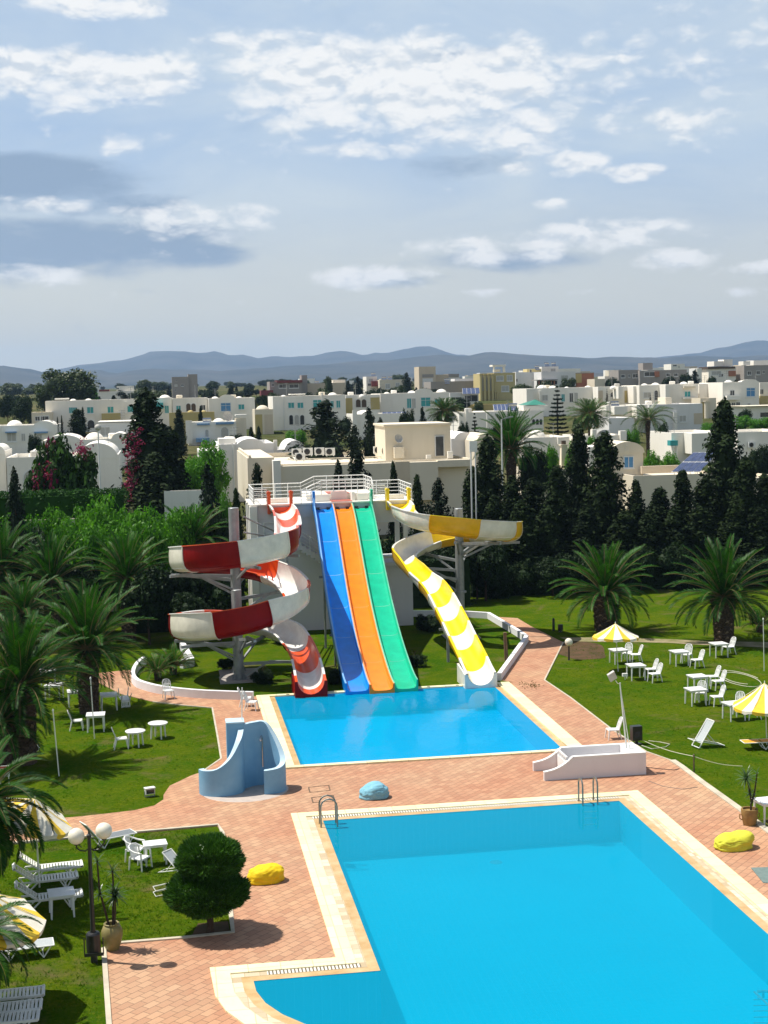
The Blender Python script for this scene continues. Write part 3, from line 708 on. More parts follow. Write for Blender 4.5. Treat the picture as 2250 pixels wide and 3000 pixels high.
lf_dry = leafmat('dry_frond', (.16, .115, .05), (.24, .18, .08), .7, .15, .2)

def leafquad(mb, p, d, size, rnd, mi=0):
    """a small pointed leaf face at p, roughly facing d"""
    d = (d+Vector((rnd.uniform(-1, 1), rnd.uniform(-1, 1), rnd.uniform(-1, 1)))*.8).normalized()
    a = d.orthogonal().normalized(); b = d.cross(a); t = rnd.uniform(0, 6.28)
    a, b = a*math.cos(t)+b*math.sin(t), b*math.cos(t)-a*math.sin(t)
    s = size*rnd.uniform(.6, 1.25)
    n = len(mb.v); mb.v += [tuple(p-a*s*.5), tuple(p+b*s*.28), tuple(p+a*s*.55), tuple(p-b*s*.28)]; mb.f.append((n, n+1, n+2, n+3)); mb.m.append(mi)
def clump(mb, c, r, n, size, rnd, mi=0, flat=1.0):
    for _ in range(n):
        d = Vector((rnd.gauss(0, 1), rnd.gauss(0, 1), rnd.gauss(0, 1))).normalized()
        q = d*r*rnd.uniform(.35, 1)**.6; q.z *= flat
        leafquad(mb, c+q, d+Vector((0, 0, .35)), size, rnd, mi)
def cypress_crown(seed, h=10.0, R=1.45, n=210, per=30, size=.32, ragged=.35, pw=.75, z0=.03):
    rnd = random.Random(seed); mb = MB()
    mb.lathe([(.02, h*.03)]+[(R*.60*(1-t)**pw*(1+.2*math.sin(9*t+seed)), h*(z0+.02+(.93-z0)*t)) for t in [k/9 for k in range(10)]], 9)  # solid core added inside the leaves to block light through the crown
    for k in range(n):
        t = (k+rnd.random())/n; t = 1-(1-t)**.8*(1-0) if False else t**1.15
        r = R*min(1, 1.15*(1-t)**pw)*(.7+.3*min(1, t*8))*rnd.uniform(1-ragged, 1+ragged*.75); a = rnd.uniform(0, 6.28)
        rr = r*rnd.uniform(.55, 1); c = Vector((math.cos(a)*rr, math.sin(a)*rr, h*(z0+(1-z0)*t)))
        clump(mb, c, .30+.42*(1-t)*R/1.45, per, size, rnd, flat=1.25)
    for k in range(14): clump(mb, Vector((rnd.uniform(-.1, .1), rnd.uniform(-.1, .1), h*(.9+.007*k))), .16, 14, size*.7, rnd, flat=1.6)
    return mb
def broad_crown(seed, R=3.0, hh=2.6, n=150, per=42, size=.34, mats2=0, frac2=0.0, lump=.4):
    """rounded crown from about 0 to 2*hh"""
    rnd = random.Random(seed); mb = MB()
    lobes = [(Vector((rnd.uniform(-.55, .55)*R, rnd.uniform(-.55, .55)*R, hh*(.75+rnd.uniform(-.25, .55)))), rnd.uniform(.45, .68)) for _ in range(8)]
    lobes.append((Vector((0, 0, hh*.9)), .7))
    for k in range(n):
        c, s = lobes[k % len(lobes)]
        d = Vector((rnd.gauss(0, 1), rnd.gauss(0, 1), rnd.gauss(.25, 1))).normalized()
        q = c+Vector((d.x*R*s, d.y*R*s, d.z*hh*s))*rnd.uniform(.72, 1.08)
        if q.z < .05: q.z = abs(q.z)*.5+.1
        mi = mats2 if rnd.random() < frac2 and d.z > -.3 else 0
        clump(mb, q, R*.17+.18, per, size, rnd, mi)
    for c, s in lobes: mb.ball(c, R*s*.62, None, hh*s*.6, 8, 6)
    return mb
def norfolk_crown(seed, h=12.0, R=3.2, tiers=15):
    rnd = random.Random(seed); mb = MB()
    for i in range(tiers):
        t = i/(tiers-1); z = h*(.10+.88*t); r = R*(1-t)**.85+.18; nb = 7 if t < .8 else 5
        for j in range(nb):
            a = 2*math.pi*(j+rnd.uniform(-.2, .2))/nb+i*.7; d = Vector((math.cos(a), math.sin(a), 0)); rr = r*rnd.uniform(.82, 1.08)
            m = max(3, int(rr/.14))
            for k in range(m):
                f = (k+.6)/m; p = d*rr*f+Vector((0, 0, z-.20*rr*f+.22*rr*f*f))
                for _ in range(11):
                    q = p+Vector((rnd.gauss(0, .07), rnd.gauss(0, .07), rnd.gauss(.02, .05)))+d.cross(Vector((0, 0, 1)))*rnd.uniform(-1, 1)*.26*rr*(1-f*.6)*.5
                    leafquad(mb, q, Vector((0, 0, .6)), .34, rnd)
    return mb
def palm_crown(seed, nf=62, Ln=3.9, leaf=.62, up=1.2, low=-.55, step=.085, rmi=1, stiff=1.0, width=.07, skew=1.15):
    rnd = random.Random(seed); mb = MB()
    for i in range(nf):
        t = i/(nf-1); a = i*2.39996+rnd.uniform(-.25, .25)
        e = up-(up-low)*t**skew+rnd.uniform(-.10, .10)          # starting pitch, upright in the middle, hanging outside
        ln = Ln*rnd.uniform(.86, 1.05)*(.80+.26*math.sin(math.pi*min(1, t*1.1+.08))); seg = 14
        p = Vector((math.cos(a)*.18, math.sin(a)*.18, .0)); pts = [p.copy()]; tw = rnd.uniform(-.22, .22); a2 = a
        for s in range(seg):
            f = (s+1)/seg; ee = e-(.35+.75*math.cos(e))*f**1.8/stiff; a2 += tw/seg
            p = p+Vector((math.cos(a2)*math.cos(ee), math.sin(a2)*math.cos(ee), math.sin(ee)))*ln/seg; pts.append(p.copy())
        mb.tube(pts, [.04*(1-.85*k/seg) for k in range(seg+1)], 4, rmi)
        m = int(ln/step); side0 = Vector((-math.sin(a), math.cos(a), 0))
        for k in range(m):
            f = .08+.92*(k+.5)/m; x = f*seg; s = min(seg-1, int(x)); q = pts[s].lerp(pts[s+1], x-s); d = (pts[s+1]-pts[s]).normalized()
            sd = d.cross(Vector((0, 0, 1)));  sd = side0 if sd.length < .12 else sd.normalized(); nu = sd.cross(d).normalized()
            l = leaf*(math.sin(math.pi*min(1, .14+.80*f))**.6)*rnd.uniform(.9, 1.08)
            for sg in (-1, 1):
                dr = (d*(.62+.30*f)+sd*sg*(.80-.15*f)+nu*(.34+rnd.uniform(-.10, .10))).normalized()
                tip = q+dr*l+Vector((0, 0, -.08*l)); w = d*width
                n = len(mb.v); mb.v += [tuple(q-w*.7), tuple(q+dr*l*.5-w*.25), tuple(tip), tuple(q+dr*l*.45+w)]
                mb.f.append((n, n+1, n+2, n+3)); mb.m.append(0)
    return mb
def palm_trunk(h, r0, r1, bulge=.15, seed=0):
    rnd = random.Random(seed); mb = MB(); nr = max(8, int(h/.16)); na = 16
    vs = []; 
    for i in range(nr+1):
        t = i/nr; r = r0+(r1-r0)*t+bulge*max(0, (t-.6)/.4)**1.5*1.2
        for k in range(na):
            a = 2*math.pi*(k+.5*(i % 2))/na; rr = r*(1+.07*((i+k) % 2)+rnd.uniform(-.035, .035)); vs.append((rr*math.cos(a), rr*math.sin(a), -.1+(h+.1)*t))
    mb.add(vs, [(i*na+k, i*na+(k+1) % na, (i+1)*na+(k+1) % na, (i+1)*na+k) for i in range(nr) for k in range(na)])
    for i in range(1, nr):       # cut leaf bases in spiralling rows
        t = i/nr; r = r0+(r1-r0)*t+bulge*max(0, (t-.6)/.4)**1.5*1.2; z = h*t
        for k in range(na//2):
            a = 2*math.pi*(k+.5*(i % 2))/(na/2)+rnd.uniform(-.06, .06); d = Vector((math.cos(a), math.sin(a), 0)); s = Vector((-d.y, d.x, 0))
            b = d*(r*.98)+Vector((0, 0, z)); w = r*.26; o = rnd.uniform(.05, .13)
            mb.add([b-s*w, b+s*w, b+d*o+s*w*.55+Vector((0, 0, .13)), b+d*o-s*w*.55+Vector((0, 0, .13)), b+Vector((0, 0, .2))], [(0, 1, 2, 3), (3, 2, 4)], 1 if rnd.random() < .3 else 0)
    return mb
m_cut = M('cut_palm_base', (.30, .22, .15), (.16, .11, .07), 12, .9, .2)
PALM = [palm_crown(s, 64, 3.9, .58, 1.5, -.42, .085).mesh('crown', [lf_palm, lf_dry]) for s in (1, 2, 3)]
PALM.append(palm_crown(9, 60, 3.0, .50, 1.3, -.6, .09).mesh('crown', [lf_palm, lf_dry]))
PALM_N = palm_crown(5, 74, 4.4, .54, 1.1, -.7, .042, width=.055, stiff=.75, skew=.9).mesh('crown', [lf_palm, lf_dry])
def mobj(name, me, parent, loc=(0,0,0), rz=0, sc=1.0):
    o = bpy.data.objects.new(name, me); C.objects.link(o); o.parent = parent; o.location = loc; o.rotation_euler.z = rz
    o.scale = sc if hasattr(sc, '__len__') else (sc,)*3; return o
def palm(label, x, y, h, r0, r1, k=0, sc=1.0, rz=0, z0=0, group='date palms on the garden lawns', trunk=True, me=None, lean=(0, 0)):
    root = thing('palm_tree', label, 'palm tree', (x, y, z0), 0, group)
    palm_trunk(h, r0, r1, .12, k).build('trunk', [m_palmbark, m_cut], root)
    mobj('crown', me or PALM[k % len(PALM)], root, (0, 0, h+.1), rz, sc)
    return root
p = G(1775, 1848); palm('stout date palm with pineapple trunk behind the left yellow parasol on the right lawn', p.x, p.y, 2.35, .68, .80, 0, .97, .4)
p = G(2120, 1884); palm('stout date palm with tall trunk on the right lawn, nearest the right edge', p.x, p.y, 2.75, .55, .66, 1, 1.0, 2.0)
p = G(262, 2088); palm('date palm whose trunk stands beside a bare parasol pole and a square table', p.x, p.y, 3.15, .46, .55, 2, .95, 1.0)
p = G(72, 2236); palm('big date palm with thick dark trunk near the left edge, floodlight at its foot', p.x, p.y, 3.4, .50, .60, 0, .92, 3.1)
p = G(4, 2248); palm('date palm cut by the left edge with a pale scarred trunk', p.x, p.y, 1.9, .46, .55, 1, .72, .2)
for label, cxp, cyp, Y, hh, k, rz, sc in (('date palm standing among dark shrubs at the left, second from the edge', 149, 1712, 95, None, 1, .3, .9),
        ('date palm in front of the green shrubs, left of the upper red slide bend', 372, 1702, 96, None, 2, 2.2, .9),
        ('date palm half hidden behind the upper bend of the red slide', 560, 1600, 104, None, 0, 1.2, .85),
        ('date palm at the far left edge in front of the low hedge', 6, 1672, 97, None, 0, 4.2, .9),
        ('small date palm low at the left below the hedge, behind the tables', 70, 1800, 88, None, 3, 2.9, .9)):
    q = P(cxp, cyp, Y); palm(label, q.x, q.y, max(1.2, q.z), .42, .5, k, sc, rz)
q = P(-62, 2372, 45.5); palm('nearest date palm arching dark fronds in from the left edge over the twin globe lamp', q.x, q.y, q.z, .42, .5, 0, .66, .9, me=PALM_N)
q = P(-88, 2770, 37.0); palm('lowest date palm poking fronds past the left edge beside the bottom parasol', q.x, q.y, q.z, .4, .48, 1, .42, 2.4, me=PALM_N)
CYCAD = palm_crown(12, 34, 1.25, .30, 1.25, .1, .055, width=.03).mesh('crown', [lf_palm, lf_dry])
for label, a, b, s, rz in (('small cycad palm in the white-walled bed, left one of the pair', 463, 1992, 1.0, .2), ('small cycad palm in the white-walled bed, right one of the pair', 508, 1975, 1.15, 1.7),
                           ('small palm bush by the white pole at the right edge', 2225, 1852, 1.1, 1.1)):
    q = G(a, b); root = thing('palm_shrub', label, 'palm shrub', q, 0, 'small palm shrubs'); t = MB(); t.lathe([(.2, -.05), (.22, .4), (.12, .5)], 10); t.build('trunk', [m_palmbark], root); mobj('crown', CYCAD, root, (0, 0, .5), rz, s)

# tree stock: crown meshes shared by every tree of a kind
CYP = [cypress_crown(s, ragged=.3+.08*(s % 3), pw=(.46, .55, .66)[s % 3]).mesh('crown', [lf_cyp]) for s in range(5)]
CYPT = [cypress_crown(20+s, 10, 1.1, 120, 24, .28, .42, .62).mesh('crown', [lf_cyp]) for s in range(2)]
PIN = [cypress_crown(40+s, 8, 1.7, 90, 26, .30, .6, .72, .12).mesh('crown', [lf_pine]) for s in range(3)]
BRD = [broad_crown(60+s).mesh('crown', [lf_bush]) for s in range(3)]
BRDD = [broad_crown(70+s, 3, 2.6, 170, 40, .40).mesh('crown', [lf_dark]) for s in range(3)]
BRDO = [broad_crown(80+s, 3, 2.8, 170, 40, .44).mesh('crown', [lf_olive]) for s in range(2)]
LIM = [broad_crown(90, 2, 2.2, 110, 38, .26).mesh('crown', [lf_lime])]
lf_bougl = leafmat('bougainvillea_leaf', (.008, .022, .004), (.045, .115, .012), .55, .15, .12)
BOUG = broad_crown(95, 3, 2.4, 300, 46, .46, 1, .035).mesh('crown', [lf_bougl, lf_boug])
NOR = norfolk_crown(3).mesh('crown', [lf_pine])
def trunk_mesh(h, r, limbs=5, seed=0, spread=1.2):
    rnd = random.Random(seed); mb = MB(); mb.tube([(0, 0, -.3), (.05, .02, h*.3), (-.03, .05, h*.65), (0, 0, h)], [r, r*.8, r*.62, r*.35], 8)
    for k in range(limbs):
        a = 2.4*k; z = h*(.5+.08*k); mb.tube([(0, 0, z), (math.cos(a)*spread*.5, math.sin(a)*spread*.5, z+h*.15), (math.cos(a)*spread, math.sin(a)*spread, z+h*.22)], [r*.4, r*.28, r*.12], 5)
    return mb.mesh('trunk', [m_bark])
TR_SLIM = trunk_mesh(9.0, .16, 4, 1, .5); TR_BROAD = trunk_mesh(3.2, .18, 6, 2, 1.5)
def tree(label, kind, px_, ptop, Y, wpx, cat='tree', group=None, rz=None, base=None, k=0, name=None):
    """tree whose top and width are measured in the photograph at the distance Y"""
    top = P(px_, ptop, Y); zb = T(Y) if base is None else base; h = max(.8, top.z-zb); w = wpx/F*Y
    root = thing(name or {'cyp': 'cypress_tree', 'cypt': 'cypress_tree', 'pin': 'conifer_tree', 'nor': 'norfolk_pine', 'lim': 'shrub', 'boug': 'bougainvillea'}.get(kind, 'tree'), label, cat, (top.x, Y, zb), 0, group)
    st = {'cyp': CYP, 'cypt': CYPT, 'pin': PIN, 'brd': BRD, 'brdd': BRDD, 'brdo': BRDO, 'lim': LIM, 'boug': [BOUG], 'nor': [NOR]}[kind]; me = st[k % len(st)]
    rz = rz if rz is not None else (px_*.37) % 6.28
    if kind in ('cyp', 'cypt', 'pin', 'nor'):
        H0, R1 = {'cyp': (10, 1.32), 'cypt': (10, 1.0), 'pin': (8, .95), 'nor': (12, 3.2)}[kind]
        mobj('trunk', TR_SLIM, root, (0, 0, 0), 0, (1, 1, h/10.5)); mobj('crown', me, root, (0, 0, 0), rz, (w/2/R1, w/2/R1, h/H0/1.01))
    else:
        R1, H1, low = {'lim': (2, 4.1, 0), 'boug': (3.1, 4.6, .3)}.get(kind, (3.1, 5.0, .25))
        z0 = h*low*(0 if h < 3 else 1)
        mobj('trunk', TR_BROAD, root, (0, 0, 0), rz, (w/6, w/6, max(.3, (h*.55)/3.2))); mobj('crown', me, root, (0, 0, z0), rz, (w/2/R1, w/2/R1, (h-z0)/H1))
    return root
gC = 'dark cypresses along the back of the right lawn'
for i, (a, b, Y, w, k, lab) in enumerate((
    (1383, 1372, 114, 84, 0, 'shorter dark cypress right of the tan hotel annexe, leftmost of the lawn row'),
    (1428, 1283, 116, 112, 1, 'tall full cypress just right of the hotel annexe, in front of its white pole'),
    (1500, 1398, 113, 110, 2, 'cypress below the big date palm behind the garden, second gap in the row'),
    (1560, 1404, 115, 105, 3, 'broad cypress left of the tapered white chimney'),
    (1630, 1368, 112, 112, 4, 'cypress standing in front of the tapered white chimney'),
    (1694, 1252, 117, 100, 0, 'tall narrow cypress left of the cream arched house'),
    (1772, 1272, 114, 130, 3, 'tall ragged cypress in front of the cream arched house with blue window'),
    (1862, 1411, 112, 88, 2, 'small pointed cypress right of the cream arched house'),
    (1934, 1432, 113, 110, 1, 'ragged cypress in front of the cream garden wall, below the solar panels'),
    (2000, 1381, 112, 92, 4, 'pointed cypress below the left end of the tilted solar panels'),
    (2062, 1402, 113, 92, 0, 'pointed cypress below the right end of the tilted solar panels'),
    (2122, 1178, 116, 138, 1, 'tallest cypress of the row, right of the tilted solar panels'),
    (2186, 1342, 112, 112, 3, 'bushy cypress leaning against the right of the tallest one'),
    (2240, 1392, 113, 110, 2, 'dark cypress at the right edge of the photo'),
    (1448, 1452, 110, 90, 4, 'low dark cypress behind the yellow slide bend'),
    (1530, 1470, 109.5, 110, 0, 'low bushy cypress just right of the yellow slide bend'),
    (1600, 1490, 110, 100, 1, 'low bushy cypress behind the left lawn palm'),
    (1720, 1480, 110, 120, 2, 'low bushy cypress directly behind the left lawn palm crown'),
    (1830, 1500, 110, 115, 3, 'low bushy cypress between the two lawn palms'),
    (1905, 1498, 109.5, 110, 0, 'low bushy cypress left of the right lawn palm'),
    (1975, 1492, 110, 110, 4, 'low bushy cypress behind the left fronds of the right lawn palm'),
    (2050, 1488, 110, 115, 1, 'low bushy cypress behind the crown of the right lawn palm'),
    (2150, 1480, 110, 120, 2, 'low bushy cypress behind the right fronds of the right lawn palm'),
    (2225, 1490, 109.5, 110, 3, 'low bushy cypress in the far right corner of the lawn'))):
    tree(lab, 'cyp', a, b, Y, w, 'cypress', gC, k=k)
gP = 'ragged small pines behind the slide tower'
for a, b, Y, w, k, lab in ((990, 1356, 112, 56, 0, 'small pine behind the tower railing, above the orange slide'), (1046, 1328, 113, 92, 1, 'leaning ragged pine behind the tower railing, above the green slide'),
    (1152, 1358, 112, 50, 2, 'narrow pine behind the railing just left of the yellow slide entry'), (752, 1364, 112, 62, 1, 'pine rising at the left corner of the tower railing'),
    (606, 1364, 112, 62, 0, 'pointed pine left of the tall grey pylon'), (690, 1436, 108, 50, 2, 'low dark pine between the grey pylon and the tower'),
    (40, 1378, 106, 56, 0, 'pointed conifer in front of the arched house near the left edge'), (1222, 1396, 110, 62, 2, 'round-topped dark pine right of the yellow slide entry'),
    (1284, 1408, 111, 70, 1, 'pointed pine in front of the tan annexe wall, left of the yellow pylon')):
    tree(lab, 'pin' if k != 2 else 'cyp', a, b, Y, w, 'pine tree', gP, k=k)
for i in range(13):
    pxx = 1395+i*68; tree('low dark rounded bush along the hedge below the cypresses', 'brdd', pxx+(i*37 % 23), 1585+(i*53 % 60), 107.2+(i % 3)*.5, 95+(i*29 % 50), 'shrub', 'low dark bushes along the cypress hedge', name='shrub', base=0, k=i)
tree('tall dark conifer mass with magenta blooms up its left side', 'cyp', 427, 1150, 131, 165, 'conifer', k=1)
tree('second dark conifer behind the tall one, right of its crown', 'cyp', 492, 1255, 133, 125, 'conifer', k=3)
tree('dark conifer at the foot of the tall magenta-flecked one', 'cyp', 455, 1330, 126, 140, 'conifer', k=4)
def bracts(label, pts, Y, seed):
    rnd = random.Random(seed); q0 = P(*pts[0], Y); root = thing('bougainvillea', label, 'climbing plant', (q0.x, Y, T(Y))); mb = MB()
    for a, b in pts:
        for _ in range(5): clump(mb, P(a, b, Y)+Vector((rnd.gauss(0, .3), rnd.gauss(0, .25), rnd.gauss(0, .4)))-root.location, .35, 16, .2, rnd)
    mb.build('blossom', lf_boug, root)
    s = MB(); s.tube([(0, .3, -.2), (.1, .3, 2), (.2, .4, 5)], [.07, .05, .03], 6); s.build('stem', m_bark, root)
bracts('magenta bougainvillea climbing the left flank of the tall dark conifer', [(385, 1290), (388, 1320), (380, 1340), (392, 1360), (384, 1400), (388, 1420), (378, 1440), (400, 1275)], 129.0, 4)
tree('broad bougainvillea tree covering the arched white house', 'boug', 180, 1292, 122, 182, 'bougainvillea', k=0)
bracts('pink bougainvillea flowers beside the vaulted roof at the left', [(238, 1305), (244, 1315), (230, 1312), (140, 1395), (128, 1390)], 120.5, 8)
for a, b, Y, w, k, lab in ((300, 1450, 104, 190, 0, 'bright green rounded shrub mass left of the grey pylon, left part'), (430, 1468, 103, 180, 1, 'bright green rounded shrub mass left of the grey pylon, middle part'),
    (540, 1480, 104, 150, 2, 'bright green rounded shrub mass left of the grey pylon, right part'), (230, 1520, 100, 150, 2, 'mid green shrub below the street light pole'), (350, 1530, 99, 170, 0, 'mid green shrub behind the left palms')):
    tree(lab, 'brd', a, b, Y, w, 'shrub', 'green shrubs at the back of the left lawn', name='shrub', k=k)
tree('pale lime-green shrub between the pointed pines', 'lim', 655, 1420, 116, 62, 'shrub')
for a, b, Y, w, k, lab in ((600, 1288, 150, 130, 0, 'leafy green tree left of the grey flat-roofed house'), (560, 1330, 146, 120, 1, 'leafy green tree right of the tall dark conifer')):
    tree(lab, 'brd', a, b, Y, w, 'tree', 'leafy trees between the houses', k=k)
for a, b, Y, w, k, lab in ((150, 1470, 109, 130, 1, 'leafy green shrub in front of the trimmed hedge at the left'), (60, 1500, 107, 120, 2, 'leafy green shrub below the pointed conifer at the left'), (240, 1480, 108, 120, 0, 'leafy green shrub under the pale street light'), (360, 1475, 107.5, 130, 1, 'leafy green shrub under the magenta conifer'), (480, 1505, 101, 130, 2, 'leafy green shrub in front of the palms by the grey pylon')):
    tree(lab, 'brd', a, b, Y, w, 'shrub', 'green shrubs at the back of the left lawn', name='shrub', base=0, k=k)
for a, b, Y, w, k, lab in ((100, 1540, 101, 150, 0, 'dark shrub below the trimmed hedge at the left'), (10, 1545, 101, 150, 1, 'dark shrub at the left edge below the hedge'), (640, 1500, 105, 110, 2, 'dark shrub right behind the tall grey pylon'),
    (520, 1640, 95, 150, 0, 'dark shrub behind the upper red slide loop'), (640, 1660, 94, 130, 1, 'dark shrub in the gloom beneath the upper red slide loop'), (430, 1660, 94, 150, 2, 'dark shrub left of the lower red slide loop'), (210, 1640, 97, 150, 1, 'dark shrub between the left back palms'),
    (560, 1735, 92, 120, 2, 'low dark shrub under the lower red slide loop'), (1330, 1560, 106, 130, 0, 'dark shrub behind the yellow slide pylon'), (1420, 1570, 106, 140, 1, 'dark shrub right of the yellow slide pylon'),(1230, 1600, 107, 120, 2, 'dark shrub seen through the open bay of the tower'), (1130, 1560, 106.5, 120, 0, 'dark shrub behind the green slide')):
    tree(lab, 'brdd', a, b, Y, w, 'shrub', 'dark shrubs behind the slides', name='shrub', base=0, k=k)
for a, b, Y, w, k, lab in ((672, 1935, 84, 56, 0, 'reddish dark low bush right behind the short pylon'), (770, 1975, 79.5, 60, 1, 'dark low bush on the grass left of the red slide end'), (1010, 1930, 84, 60, 2, 'dark low bush under the blue slide'), (1215, 1925, 82, 60, 0, 'dark low bush between the green and yellow slides'), (985, 1985, 78.5, 50, 1, 'small dark bush by the pool edge left of the blue slide'), (835, 1850, 92, 90, 2, 'dark low bush under the upper east bend of the red slide'), (1250, 1800, 94, 90, 1, 'dark low bush behind the yellow run by the tower foot')):
    tree(lab, 'brdd', a, b, Y, w, 'shrub', 'dark shrubs behind the slides', name='shrub', base=0, k=k)
def hedge(label, x0, x1, y0, y1, z1, leaf, seed, dens=26, zb=0):
    rnd = random.Random(seed); root = thing('hedge', label, 'hedge', ((x0+x1)/2, (y0+y1)/2, zb)); mb = MB(); o = root.location
    mb.box(x0-o.x+.25, x1-o.x-.25, y0-o.y+.2, y1-o.y-.2, 0, z1-zb-.2)
    for _ in range(int((x1-x0)*(y1-y0+z1-zb)*dens/4)):
        x = rnd.uniform(x0, x1); s = rnd.random()
        if s < .5: q = Vector((x, rnd.uniform(y0, y1), z1+rnd.uniform(-.15, .12)))
        elif s < .9: q = Vector((x, y0+rnd.uniform(-.1, .15), rnd.uniform(zb, z1)))
        else: q = Vector((rnd.choice((x0, x1)), rnd.uniform(y0, y1), rnd.uniform(zb, z1)))
        clump(mb, q-o, .24, 9, .2, rnd)
    mb.build('foliage', leaf, root); return root
a = P(-40, 1440, 112); b = P(372, 1440, 112); hedge('long trimmed green hedge below the arched house at the left', a.x, b.x, 111, 113.5, a.z-.3, leafmat('hedge_leaf', (.006, .032, .003), (.030, .095, .007), .6, .15, .1), 5, 30)
a = P(1370, 1600, 108.5); b = P(2290, 1600, 108.5); hedge('dark ragged hedge at the foot of the cypress row behind the right lawn', a.x, b.x, 107.9, 109.2, 1.9, lf_dark, 6, 26)
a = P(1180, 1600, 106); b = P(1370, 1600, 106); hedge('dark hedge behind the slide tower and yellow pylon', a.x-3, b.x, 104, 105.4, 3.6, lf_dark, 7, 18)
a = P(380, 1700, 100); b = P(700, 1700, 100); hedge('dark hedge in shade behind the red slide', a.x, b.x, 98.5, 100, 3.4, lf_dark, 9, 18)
# town trees
for a, b, Y, w, kind, lab, cat in (
    (195, 1094, 345, 150, 'brdo', 'big olive-green tree behind the long white villa row, tallest on the left skyline', 'tree'), (128, 1132, 350, 70, 'brdo', 'smaller olive-green tree left of the big skyline tree', 'tree'), (262, 1120, 352, 60, 'brd', 'brighter green tree right of the big skyline tree', 'tree'),
    (66, 1150, 300, 70, 'brdd', 'dark round tree in the field beside the left villa end', 'tree'), (20, 1158, 330, 50, 'brdd', 'dark low tree at the left edge by the green field', 'tree'),
    (168, 1222, 238, 9, 'cypt', 'very thin cypress by the left house, left one of a pair', 'cypress'), (180, 1218, 238, 10, 'cypt', 'very thin cypress by the left house, right one of a pair', 'cypress'), (226, 1200, 236, 62, 'cyp', 'dark full cypress in front of the long white villa row', 'cypress'), (242, 1194, 237, 16, 'cypt', 'thin spire behind the full cypress by the villas', 'cypress'),
    (523, 1200, 225, 38, 'cyp', 'pointed dark conifer before the ochre wall', 'conifer'), (587, 1190, 262, 18, 'cyp', 'little pointed conifer in front of the twin brown arches', 'conifer'),
    (735, 1252, 220, 22, 'cyp', 'small round cypress below the domed kiosk, left of two', 'cypress'), (757, 1250, 220, 20, 'cyp', 'small round cypress below the domed kiosk, right of two', 'cypress'),
    (866, 1258, 215, 60, 'brd', 'soft green tree by the three white arches', 'tree'),
    (950, 1178, 158, 128, 'pin', 'big dark pine behind the flat hotel roof, widest of its group', 'pine tree'), (1038, 1250, 156, 54, 'pin', 'lower dark pine right of the big one behind the hotel roof', 'pine tree'), (1080, 1199, 157, 48, 'pin', 'slim ragged pine in front of the glaring white house', 'pine tree'), (1114, 1230, 155, 44, 'pin', 'short ragged pine left of the roof stair house', 'pine tree'),
    (1192, 1194, 190, 50, 'brdd', 'dark tree behind the roof stair house', 'tree'), (1237, 1196, 190, 24, 'pin', 'small pointed pine behind the roof stair house', 'pine tree'), (1390, 1208, 190, 52, 'nor', 'neat tiered conifer left of the street lamp', 'conifer'),
    (1632, 1128, 214, 86, 'nor', 'tall tiered norfolk pine in the middle of the white villas', 'norfolk pine'), (1778, 1138, 285, 17, 'nor', 'tiny tiered pine on the villa terrace by the arch', 'norfolk pine'), (1905, 1152, 280, 20, 'nor', 'tiny tiered pine before the teal villa doors', 'norfolk pine'),
    (1560, 1300, 141, 90, 'brdd', 'dark leafy tree left of the tapered chimney', 'tree'), (1612, 1292, 146, 54, 'brd', 'green bush left of the tapered chimney', 'shrub'), (1680, 1290, 147, 60, 'brd', 'green bush right of the tapered chimney', 'shrub'), (1735, 1268, 168, 50, 'brd', 'green bush beneath the white dome', 'shrub'),
    (1905, 1318, 160, 66, 'brd', 'green bush right of the cream arched house', 'shrub'), (1968, 1322, 160, 78, 'brd', 'green bush left of the tilted solar panels', 'shrub'), (2078, 1238, 228, 52, 'brd', 'green bush at the foot of the porch column', 'shrub'),
    (2180, 1200, 236, 50, 'brdd', 'dark round tree below the blue villa window', 'tree'), (2165, 1215, 228, 60, 'brd', 'green bush below the villa at the right edge', 'shrub'), (2225, 1222, 226, 70, 'brd', 'bright green bush below the pergola', 'shrub'),
    (1600, 1120, 390, 60, 'brdo', 'olive tree right of the yellow columned building', 'tree'), (1530, 1130, 385, 70, 'brdo', 'wide olive tree at the foot of the yellow columned building', 'tree'), (1668, 1112, 420, 44, 'brdo', 'olive tree in front of the brick shell', 'tree'),
    (1190, 1093, 430, 30, 'pin', 'feathery conifer on the skyline left of the tan tower', 'conifer'), (960, 1110, 420, 26, 'brdo', 'light olive tree against the tan wall', 'tree'), (1020, 1116, 420, 18, 'pin', 'upright conifer at the right end of the tan wall', 'conifer'), (1048, 1104, 425, 24, 'pin', 'taller upright conifer right of the tan wall', 'conifer'),
    (1790, 1106, 430, 44, 'brdd', 'dark tree left of the grey unfinished block', 'tree'), (2010, 1090, 420, 36, 'brdd', 'dark tree before the grey flats', 'tree'), (2035, 1086, 425, 26, 'pin', 'upright dark tree left of the thin white tower', 'tree'), (2085, 1100, 420, 34, 'brdd', 'dark tree below the white house with the dark band', 'tree'), (1960, 1100, 420, 44, 'brdd', 'dark tree at the right end of the unfinished block', 'tree'),
    (800, 1160, 300, 50, 'brdd', 'dark tree left of the three-arched villa', 'tree')):
    tree(lab, kind, a, b, Y, w, cat, k=int(a) % 3)
q = P(1497, 1318, 139); palm('big shaggy date palm behind the cypress row beside the street lamp', q.x, q.y, q.z-T(139), .4, .45, 2, 1.12, .7, T(139), group='palms among the houses')
FANP = palm_crown(31, 46, 1.5, .62, 1.3, -1.2, .09, stiff=1.6, skew=.9).mesh('crown', [lf_palm2, lf_dry])
QUEEN = palm_crown(33, 26, 3.4, .75, 1.15, -.35, .10, stiff=.75).mesh('crown', [lf_palm2, lf_dry])
